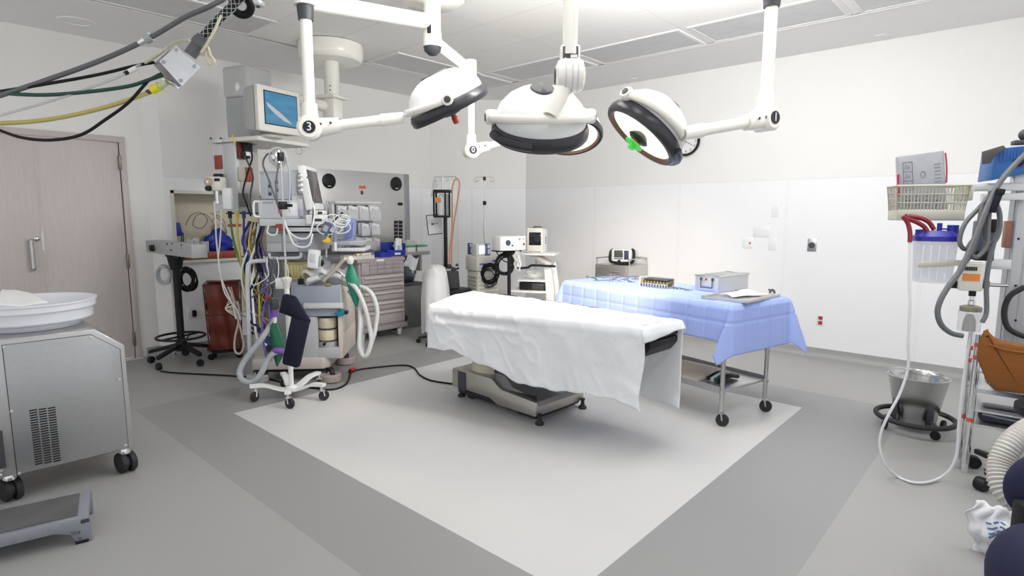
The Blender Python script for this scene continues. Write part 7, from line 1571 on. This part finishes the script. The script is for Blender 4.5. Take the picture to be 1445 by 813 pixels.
# navy chair in the near right corner
NC = Thing('upholstered_chair', 'navy upholstered chair cropped by the lower right corner', 'chair', (fl(1490, 800).x-.05, fl(1490, 800).y-.18, 0), -60)
M_nfab = mat('navy_fabric', (.012, .013, .05), .8, var=.15, scale=80, bump=.12)
def nn_(px, py, D): return NC.I @ dep(px, py, D)
cb, cs = nn_(1484, 690, 2.15), nn_(1486, 824, 2.0)
q = MB(); q.ell(cb, .155, .06, .145, None, 28, 18); NC.part('backrest', q, M_nfab)
q = MB(); q.ell(cs, .185, .19, .205, None, 32, 20); NC.part('seat', q, M_nfab)
q = MB(); p0 = nn_(1452, 750, 2.08); q.box(p0.x-.035, p0.x+.04, p0.y-.02, p0.y+.05, p0.z-.07, p0.z+.10, .01); NC.part('back_bracket', q, M_black)
q = MB(); p1 = nn_(1410, 812, 1.97); q.box(p1.x, cs.x+.2, cs.y-.1, cs.y+.1, cs.z-.27, cs.z-.19, .02); NC.part('seat_pan', q, M_black)
q = MB(); q.cyl((cs.x, cs.y, .08), (cs.x, cs.y, cs.z-.2), .03, seg=14); NC.part('gas_lift', q, M_black)
for k in range(5):
    a_ = R(72*k+10); d_ = Vector((math.cos(a_), math.sin(a_), 0)); b2 = Vector((cs.x, cs.y, 0)); q = MB(); q.tube([b2+Vector((0, 0, .1)), b2+d_*.24+Vector((0, 0, .08))], .02, 8, smooth=False); NC.part('leg', q, M_black); caster(NC, b2+d_*.24, .03, .04, a_, False, M_black, M_dgrey)
cord('corrugated_hose', dp([(1470, 598, 2.35), (1446, 611, 2.35), (1424, 630, 2.34), (1412, 655, 2.33), (1413, 680, 2.3), (1424, 700, 2.27), (1445, 712, 2.24), (1470, 716, 2.2)]), .048, mat('beige_duct', (.60, .58, .55), .5, var=.04), 'fat beige corrugated hose curving over the navy chair', 'hose', None, 10, 16, .014)
# white plastic bag with blue print
PBG = Thing('plastic_bag', 'crumpled white plastic bag with blue print beside the navy chair', 'bag', fl(1398, 782), FACE-40)
A4 = [PBG.L(a_, b2) for a_, b2 in ((1378, 706), (1440, 722), (1444, 768), (1381, 786))]
def bagf(u, v):
    p = A4[0].lerp(A4[1], u).lerp(A4[3].lerp(A4[2], u), v); s_ = math.sin(math.pi*v)
    e = .010*math.sin(14*v+2*u)+.007*math.sin(23*u+9*v); return p+Vector((-.035*s_*(1-u)*(1+.4*math.sin(7*v))+.008*math.sin(19*v)*(1-u), -.07*math.sin(math.pi*u)*s_-e, .008*math.sin(13*u)))
q = MB(); q.grid(bagf, 26, 26); sk = PBG.part('sheet', q, mat('bag_white_film', (.80, .81, .85), .3, var=.06, scale=18, bump=.25), angle=70); md = sk.modifiers.new('t', 'SOLIDIFY'); md.thickness = .004
q = MB()
def bl(u0, v0, u1, v1, t=.005):
    q.tube([bagf(u0+(u1-u0)*k/5, v0+(v1-v0)*k/5)+Vector((0, -.006, 0)) for k in range(6)], t, 5, smooth=False)
for (u0, v0, u1, v1) in ((.40, .30, .48, .31), (.52, .31, .60, .32), (.64, .32, .72, .33), (.40, .37, .55, .385), (.60, .39, .72, .40), (.40, .44, .50, .455), (.54, .46, .66, .47), (.40, .51, .60, .53)): bl(u0, v0, u1, v1, .004)
PBG.part('blue_print', q, mat('bag_blue_print', (.10, .18, .42), .5), sk)
# ================================================================== kick bucket
c_ = Vector((4.665, .50, 0)); KB = Thing('kick_bucket', 'stainless kick bucket in a black rubber ringed wheeled base by the right wall', 'bucket', c_, FACE-35)
q = MB(); q.lathe([(.115, .055), (.118, .06), (.172, .365), (.178, .372), (.172, .376), (.166, .368), (.112, .066), (.001, .064)], seg=48, caps=False); bk = KB.part('pail', q, mat('polished_steel', (.55, .55, .54), .2, 1., var=.08, scale=20, stretch=(1, 1, 10)))
q = MB(); q.tube([(-.174, 0, .36), (-.15, .02, .395), (-.05, .10, .385), (.09, .10, .37), (.172, .0, .36)], .004, 6); KB.part('bail_handle', q, M_chrome, bk)
q = MB(); q.ring((0, 0, .085), (0, 0, 1), .225, .017, 56, 12); KB.part('bumper_ring', q, M_rubber)
q = MB()
for k in range(4):
    a_ = R(90*k+35); d_ = Vector((math.cos(a_), math.sin(a_), 0)); q.tube([d_*.225+Vector((0, 0, .085)), d_*.16+Vector((0, 0, .10)), d_*.125+Vector((0, 0, .06)), d_*.02+Vector((0, 0, .05))], .008, 6)
    q.box(-.022, .022, .138, .145, .08, .23, .005, Matrix.Rotation(a_-math.pi/2, 4, 'Z'))
KB.part('cradle', q, M_dgrey)
for k in range(4): a_ = R(90*k+35); caster(KB, (.2*math.cos(a_), .2*math.sin(a_), 0), .03, .022, a_+.6, False, M_black, M_dgrey)
# ================================================================== left foreground: steel unit with basin, step stool
WC = Thing('warming_cabinet', 'large brushed steel wheeled cabinet with a vent grille at the left edge', 'cabinet', fl(186, 668), -3)
M_cab = mat('cabinet_brushed', (.43, .435, .44), .36, .75, var=.07, scale=40, stretch=(1, 1, 1)); M_cabf = mat('cabinet_frame', (.50, .50, .50), .34, .75, var=.05, scale=30)
def w(px, py, y=0.): return WC.L(px, py, y)
poly = [w(-120, 489.5), w(133, 464.5), w(176, 487), w(190, 629), w(20, 676), w(-120, 715)]
zb = w(190, 630).z; zt = w(133, 464.5).z
poly = [Vector((w(-120, 489.5).x, 0, zt)), Vector((w(133, 464.5).x, 0, zt)), Vector((w(176, 487).x, 0, w(176, 487).z)), Vector((w(190, 629).x-.004, 0, zb)), Vector((w(-120, 700).x, 0, zb))]
q = MB(); q.prism(poly, (0, .62, 0), .006); WC.part('body', q, M_cabf)
pan = [Vector((w(3, 486).x, -.004, zt-.028)), Vector((w(132, 471).x-.012, -.004, zt-.028)), Vector((w(169, 493).x, -.004, w(169, 493).z)), Vector((w(181, 632).x, -.004, zb+.0)), Vector((w(25, 672).x, -.004, zb+.0))]
q = MB(); q.prism(pan, (0, .006, 0), .0015); pa_ = WC.part('front_panel', q, M_cab)
q = MB()
P5 = [p+Vector((0, .0035, 0)) for p in pan]
q.tube(P5, .0035, 5, closed=True, smooth=False); WC.part('panel_gap', q, M_black, pa_)
q = MB()
for px, py in ((5.5, 490), (127.5, 476), (168, 535), (177, 628), (16, 580), (27, 668)): k_ = w(px, py); q.lathe([(.007, 0), (.006, .004), (.001, .005)], (k_.x, -.004, k_.z), (0, -1, 0), 14)
WC.part('screws', q, M_alu, pa_)
q = MB(); g0, g1, g2, g3 = w(40, 579), w(79, 574), w(87, 652), w(49, 658)
for cidx in range(3):
    for r_ in range(23):
        v = r_/23; u0, u1 = cidx/3+.02, (cidx+1)/3-.03
        a_ = g0.lerp(g3, v).lerp(g1.lerp(g2, v), u0); b2 = g0.lerp(g3, v).lerp(g1.lerp(g2, v), u1); hgt_ = (g0.z-g3.z)/23*.5
        q.box(a_.x, b2.x, -.0055, -.003, a_.z-hgt_, a_.z)
WC.part('vent_grille', q, M_black, pa_)
q = MB(); x0 = w(-120, 600).x; q.box(x0, w(6, 600).x-.01, -.006, .0, zb+.05, zb+.24); WC.part('recess_shade_plate', q, M_dgrey)  # flat dark plate put for the shaded inside of a recess
q = MB(); q.tube([(x0, -.03, zb+.03), (w(8, 655).x-.02, -.03, zb+.03), (w(8, 655).x-.02, 0, zb+.03)], .008, 8, smooth=False); WC.part('pull_bar', q, M_chrome)
def twin(T, p, r):
    p = Vector(p); q = MB()
    for s_ in (-1, 1): q.lathe([(r*.5, -.014), (r*.94, -.014), (r, -.008), (r, .008), (r*.94, .014), (r*.5, .014)], p+Vector((s_*.022, 0, r)), (1, .25, 0), 26)
    o_ = T.part('caster', q, M_rubber); q = MB(); q.lathe([(r*.55, -.034), (r*.55, .034)], p+Vector((0, 0, r)), (1, .25, 0), 20); T.part('hub', q, mat('caster_hub_blue_grey', (.10, .11, .14), .4), o_)
    q = MB(); q.lathe([(.03, r*1.9), (.03, r*2.0), (.02, zb)], p, seg=14); T.part('swivel', q, M_chrome, o_)
for px, py in ((181, 668), (18, 708)): k_ = WC.LZ(px, py, 0); twin(WC, (k_.x-.0, max(k_.y, .02)+.03, 0), .058)
xa = w(190, 629).x-.06; twin(WC, (xa, .56, 0), .058)
# basin and paper on top
WC_top = WC.M.translation.z+zt
fr_ = fl(46, 469, WC_top); away = Vector((fr_.x, fr_.y, 0)).normalized(); rr = .29
for _k in range(8): cB = fr_+away*rr*.73; dB = (cB-CAMP).dot(_f); rr = 77/F*dB
BS = Thing('wash_basin', 'large round white enamel basin on top of the steel cabinet', 'basin', (cB.x, cB.y, WC_top+.001), 0)
nr = cB-away*rr; zr = dep(46, 432, (nr-CAMP).dot(_f)).z-WC_top
q = MB(); q.lathe([(rr*.72, 0), (rr*.73, .03), (rr*.74, .034), (rr*.90, .036), (rr*.93, .045), (rr*.935, zr-.045), (rr*.94, zr-.042), (rr*.985, zr-.04), (rr*.985, zr-.012), (rr*1.01, zr-.008), (rr*1.01, zr), (rr*.975, zr), (rr*.93, zr-.03), (rr*.90, .05), (rr*.70, .02), (.001, .018)], seg=64, caps=False); BS.part('bowl', q, mat('basin_white', (.80, .81, .86), .3, var=.015, coat=.3))
q = MB(); q.lathe([(rr*.725, .002), (rr*.74, .004), (rr*.735, .012), (rr*.725, .012)], seg=64, caps=False); BS.part('foot_ring', q, mat('basin_foot_grey', (.62, .64, .70), .4))  # foot ring a little greyer than the bowl
A4 = [dep(-8, 432, dB-.05), dep(8, 408, dB+.05), dep(24, 409, dB+.1), dep(70, 426, dB+.1)]
q = MB(); a0, a1, a2, a3 = A4[0], A4[1], A4[3], A4[3]
base0, base1 = fl(-20, 434, WC_top+zr+.004), fl(66, 429, WC_top+zr+.004); top0, top1 = dep(4, 408, dB+.12), dep(26, 410, dB+.16)
q.grid(lambda u, v: base0.lerp(base1, u).lerp(top0.lerp(top1, u), v)+Vector((.01*math.sin(7*u+3*v), .012*math.sin(9*v), .006*math.sin(8*u)*(1-v)))+Vector((0, 0, .012*math.sin(math.pi*v))), 14, 12)
o = single('paper_sheet', q, M_paper, 'folded white paper sheet lying in the white basin', 'paper', None, 70); md = o.modifiers.new('t', 'SOLIDIFY'); md.thickness = .003; md.offset = 1
# step stool
foot = fl(128, 757); tmp = Thing('step_stool', 'low grey metal step stool with a ribbed rubber tread at the left edge', 'step stool', foot, 0)
hS = .0
for k in range(60):
    z = .05+.003*k; P1, P2 = fl(127, 727, z), foot
    if (P1-Vector((P2.x, P2.y, z))).length < .03 or z > .2: hS = z; break
hS = max(.12, min(hS, .2)); fA, fB = fl(127, 727, hS), fl(0, 757, hS); bA = fl(117, 692, hS)
ang = math.degrees(math.atan2(fA.y-fB.y, fA.x-fB.x)); ST = tmp; ST.o.location = (fA.x, fA.y, 0); ST.o.rotation_euler = (0, 0, R(ang)); ST.M = Matrix.Translation((fA.x, fA.y, 0)) @ Matrix.Rotation(R(ang), 4, 'Z'); ST.I = ST.M.inverted()
dS = (ST.I @ bA).y; dS = max(.2, min(dS, .34)); LS = .52
M_cast = mat('cast_grey_metal', (.30, .31, .36), .5, .4, var=.12, scale=30)
q = MB(); prof = [(0, .0), (0, hS-.02), (-.008, hS), (-LS+.008, hS), (-LS, hS-.02), (-LS, 0), (-LS+.05, 0), (-LS+.07, hS-.075), (-LS+.13, hS-.05), (-.13, hS-.05), (-.075, hS-.07), (-.05, 0)]
for y in (0, dS-.025): q.prism([(x, y, z) for x, z in prof], (0, .025, 0), .004)
q.box(-LS+.005, -.005, .02, dS-.02, hS-.035, hS-.002, .004); ST.part('frame', q, M_cast)
q = MB()
for x, y in ((-.04, .012), (-.04, dS-.012), (-LS+.04, .012), (-LS+.04, dS-.012)): q.box(x-.02, x+.028, y-.016, y+.016, .0, .014, .003)
ST.part('rubber_feet', q, M_black)
q = MB(); q.box(-LS+.04, -.045, .03, dS-.03, hS-.006, hS+.004, .003); td = ST.part('tread', q, mat('worn_rubber_tread', (.10, .10, .105), .75, var=.35, scale=9))
q = MB(); q.box(-.035, -.004, -.004, .02, hS-.03, hS-.012, .003); ST.part('latch_notch', q, M_dgrey)
q = MB(); q.tube([(-.07, -.003, hS-.055), (-.066, -.003, hS-.075), (-.06, -.003, hS-.055), (-.055, -.003, hS-.075)], .0015, 4, smooth=False).tube([(-.05, -.003, hS-.06), (-.044, -.003, hS-.075), (-.04, -.003, hS-.06)], .0015, 4, smooth=False).tube([(-.05, -.003, hS-.09), (-.042, -.003, hS-.105), (-.04, -.003, hS-.09)], .0015, 4, smooth=False); ST.part('pen_marks', q, M_print)
# ================================================================== cable drop at the top left
DJ = 2.0
def J(px, py, d=0.): return dep(px, py, DJ+d)
JB = Thing('junction_box', 'silver metal junction box hanging among cables at the upper left', 'junction box', J(250, 92), 0); o0 = JB.M.translation
f0, f1, f2, f3 = J(250, 66), J(283.5, 96, -.02), J(258, 123, -.03), J(226, 88, -.01)
bk_ = (J(215.5, 91, .10)-J(226, 88, -.01))
q = MB(); q.prism([p-o0 for p in (f0, f1, f2, f3)], bk_, .006); jb = JB.part('case', q, mat('junction_case_dark', (.26, .25, .27), .4, .5))
nJ = (f1-f0).cross(f3-f0).normalized(); nJ = nJ if nJ.dot(TOCAM) > 0 else -nJ
q = MB(); q.prism([p-o0+nJ*.001 for p in (f0, f1, f2, f3)], nJ*.006, .002); cv = JB.part('cover', q, mat('junction_cover', (.82, .83, .87), .3, .35, var=.08, scale=40))
q = MB()
for a_, b2 in ((.12, .12), (.88, .12), (.88, .88), (.12, .88)): p = f0.lerp(f1, a_).lerp(f3.lerp(f2, a_), b2)-o0; q.lathe([(.007, .006), (.006, .011)], p, nJ, 12)
JB.part('cover_screws', q, M_steel, cv)
gl0, gl1 = J(268, 78)-o0, J(287, 52)-o0
q = MB(); q.cyl(gl0, gl1, .021, seg=20).cyl(gl0.lerp(gl1, .55), gl0.lerp(gl1, .85), .026, seg=8); JB.part('gland', q, M_gcable)
q = MB(); q.cyl(J(252, 122, .03)-o0, J(231, 112, .03)-o0, .008, seg=10); JB.part('socket', q, M_chrome)
top_ = [J(286, 53), J(300, 37), J(316, 20), J(330, 6), J(345, -14), dep(352, -60, 2.1), dep(356, -120, 2.2)]
# braided conduit
q = MB(); C2 = catmull(top_, 8); 
q.tube(C2, .014, 12, smooth=False); cdt = single('conduit', q, M_black, 'black conduit with a silver woven grip above the junction box', 'conduit')
q = MB()
n_ = len(C2)-1
for s_ in range(5):
    for hand in (-1, 1):
        pts = []
        for i in range(0, 26):
            t = i/25*.62*n_; a_ = C2[int(t)].lerp(C2[min(int(t)+1, n_)], t-int(t)); tn = (C2[min(int(t)+1, n_)]-C2[int(t)]).normalized(); x_, y_, _ = basis(tn); th = 2*math.pi*s_/5+hand*i*.42
            pts.append(a_+(x_*math.cos(th)+y_*math.sin(th))*.0155)
        q.tube(pts, .0009, 4, smooth=False)
single('cable_grip', q, M_lgrey, 'silver woven wire grip wrapped round the black conduit', 'cable grip')
q = MB(); q.ring(J(341, 8, .05), J(341, 8)-CAMP+Vector((.3, .2, .6)), .03, .014, 24, 10); single('cable_loop', q, M_cable, 'black cable loop at the top of the conduit, cut by the picture edge', 'cable')
cs_ = [('grey_cable', [(330, -40, .1), (322, -8, .05), (296, 9, 0), (262, 24, 0), (212, 53, 0), (150, 82, 0), (80, 108, 0), (0, 135, 0), (-80, 160, 0)], .0085, mat('slate_cable', (.12, .125, .135), .45), 'thick slate grey cable crossing above the other cables'),
  ('black_cable', [(218, 88, .08), (190, 93, .05), (140, 105, .02), (80, 116, 0), (0, 129, 0), (-80, 140, 0)], .0055, M_cable, 'black cable leaving the left corner of the junction box'),
  ('green_cable', [(230, 106, .03), (212, 112, .02), (180, 122, 0), (120, 130, 0), (60, 134, 0), (0, 131, 0), (-80, 122, 0)], .0065, mat('deep_green_cable', (.006, .055, .04), .4), 'dark green cable sagging below the black cable'),
  ('yellow_hose', [(212, 130, .02), (190, 138, .01), (150, 151, 0), (100, 163, 0), (50, 171, 0), (0, 174, 0), (-80, 176, 0)], .0075, mat('mustard_hose', (.50, .42, .12), .45), 'mustard yellow hose hanging below the junction box'),
  ('black_cable', [(228, 104, .035), (212, 112, .03), (202, 122, .01), (180, 146, 0), (150, 168, 0), (115, 190, 0), (75, 197.5, 0), (35, 195, 0), (0, 184, 0), (-80, 150, 0)], .0055, M_cable, 'black cable dipping lowest across the top of the wooden door'),
  ('clear_tube', [(198, 90, .03), (175, 105, 0), (140, 119, 0), (80, 140, 0), (0, 163, 0), (-80, 184, 0)], .0045, mat('cable_clear', (.62, .62, .63), .25, alpha=.55), 'thin clear tube hanging behind the coloured cables'),
  ('cream_cord', [(312, 22, -.01), (300, 48, -.03), (284, 75, -.03), (292, 66, -.02), (297, 78, -.02), (302, 86, -.02), (297, 91, -.02), (292, 84, -.02), (290, 72, -.02)], .005, mat('cream_cord', (.62, .58, .44), .5), 'cream cord looped beside the silver gland of the junction box'),
  ('cream_cord', [(268, 57, .04), (255, 57, .06), (240, 64, .08), (222, 78, .06), (204, 89, .04)], .005, mat('cream_cord', (.62, .58, .44), .5), 'cream cord passing behind the junction box')]
for nm, pts, r_, m_, lab in cs_: cord(nm, [J(a_, b2, d_) for a_, b2, d_ in pts], r_, m_, lab)
def inline(name, lab, cat, p0, p1, segs):
    P0, P1 = Vector(p0), Vector(p1); T = Thing(name, lab, cat, P1, 0); a_ = (P0-P1)
    for nm, t0, t1, r0, r1, m_ in segs: q = MB(); q.cyl(a_*t0, a_*t1, r0, r1, 14); T.part(nm, q, m_)
inline('hose_coupling', 'bright yellow hose coupling just below the junction box', 'coupling', J(236, 116, .0), J(208, 131, .02), [('collar', 0, .25, .009, .008, M_dgrey), ('grip', .25, .62, .0145, .0155, mat('bright_yellow', (.80, .70, .02), .4)), ('clear_end', .62, 1, .012, .010, mat('lime_clear', (.55, .62, .35), .3))])
inline('cable_connector', 'grey nut and chrome sleeve joining the slate grey cable', 'connector', J(214, 51, .0), J(196, 61, .0), [('sleeve', 0, .5, .0095, .012, M_chrome), ('nut', .5, .95, .0165, .0165, M_grey)])
inline('tube_connector', 'small white and black tube connector below the slate grey cable', 'connector', J(192, 96, .02), J(176, 104, .0), [('black_clip', 0, .3, .007, .007, M_black), ('white_body', .3, 1, .0085, .0085, M_white)])
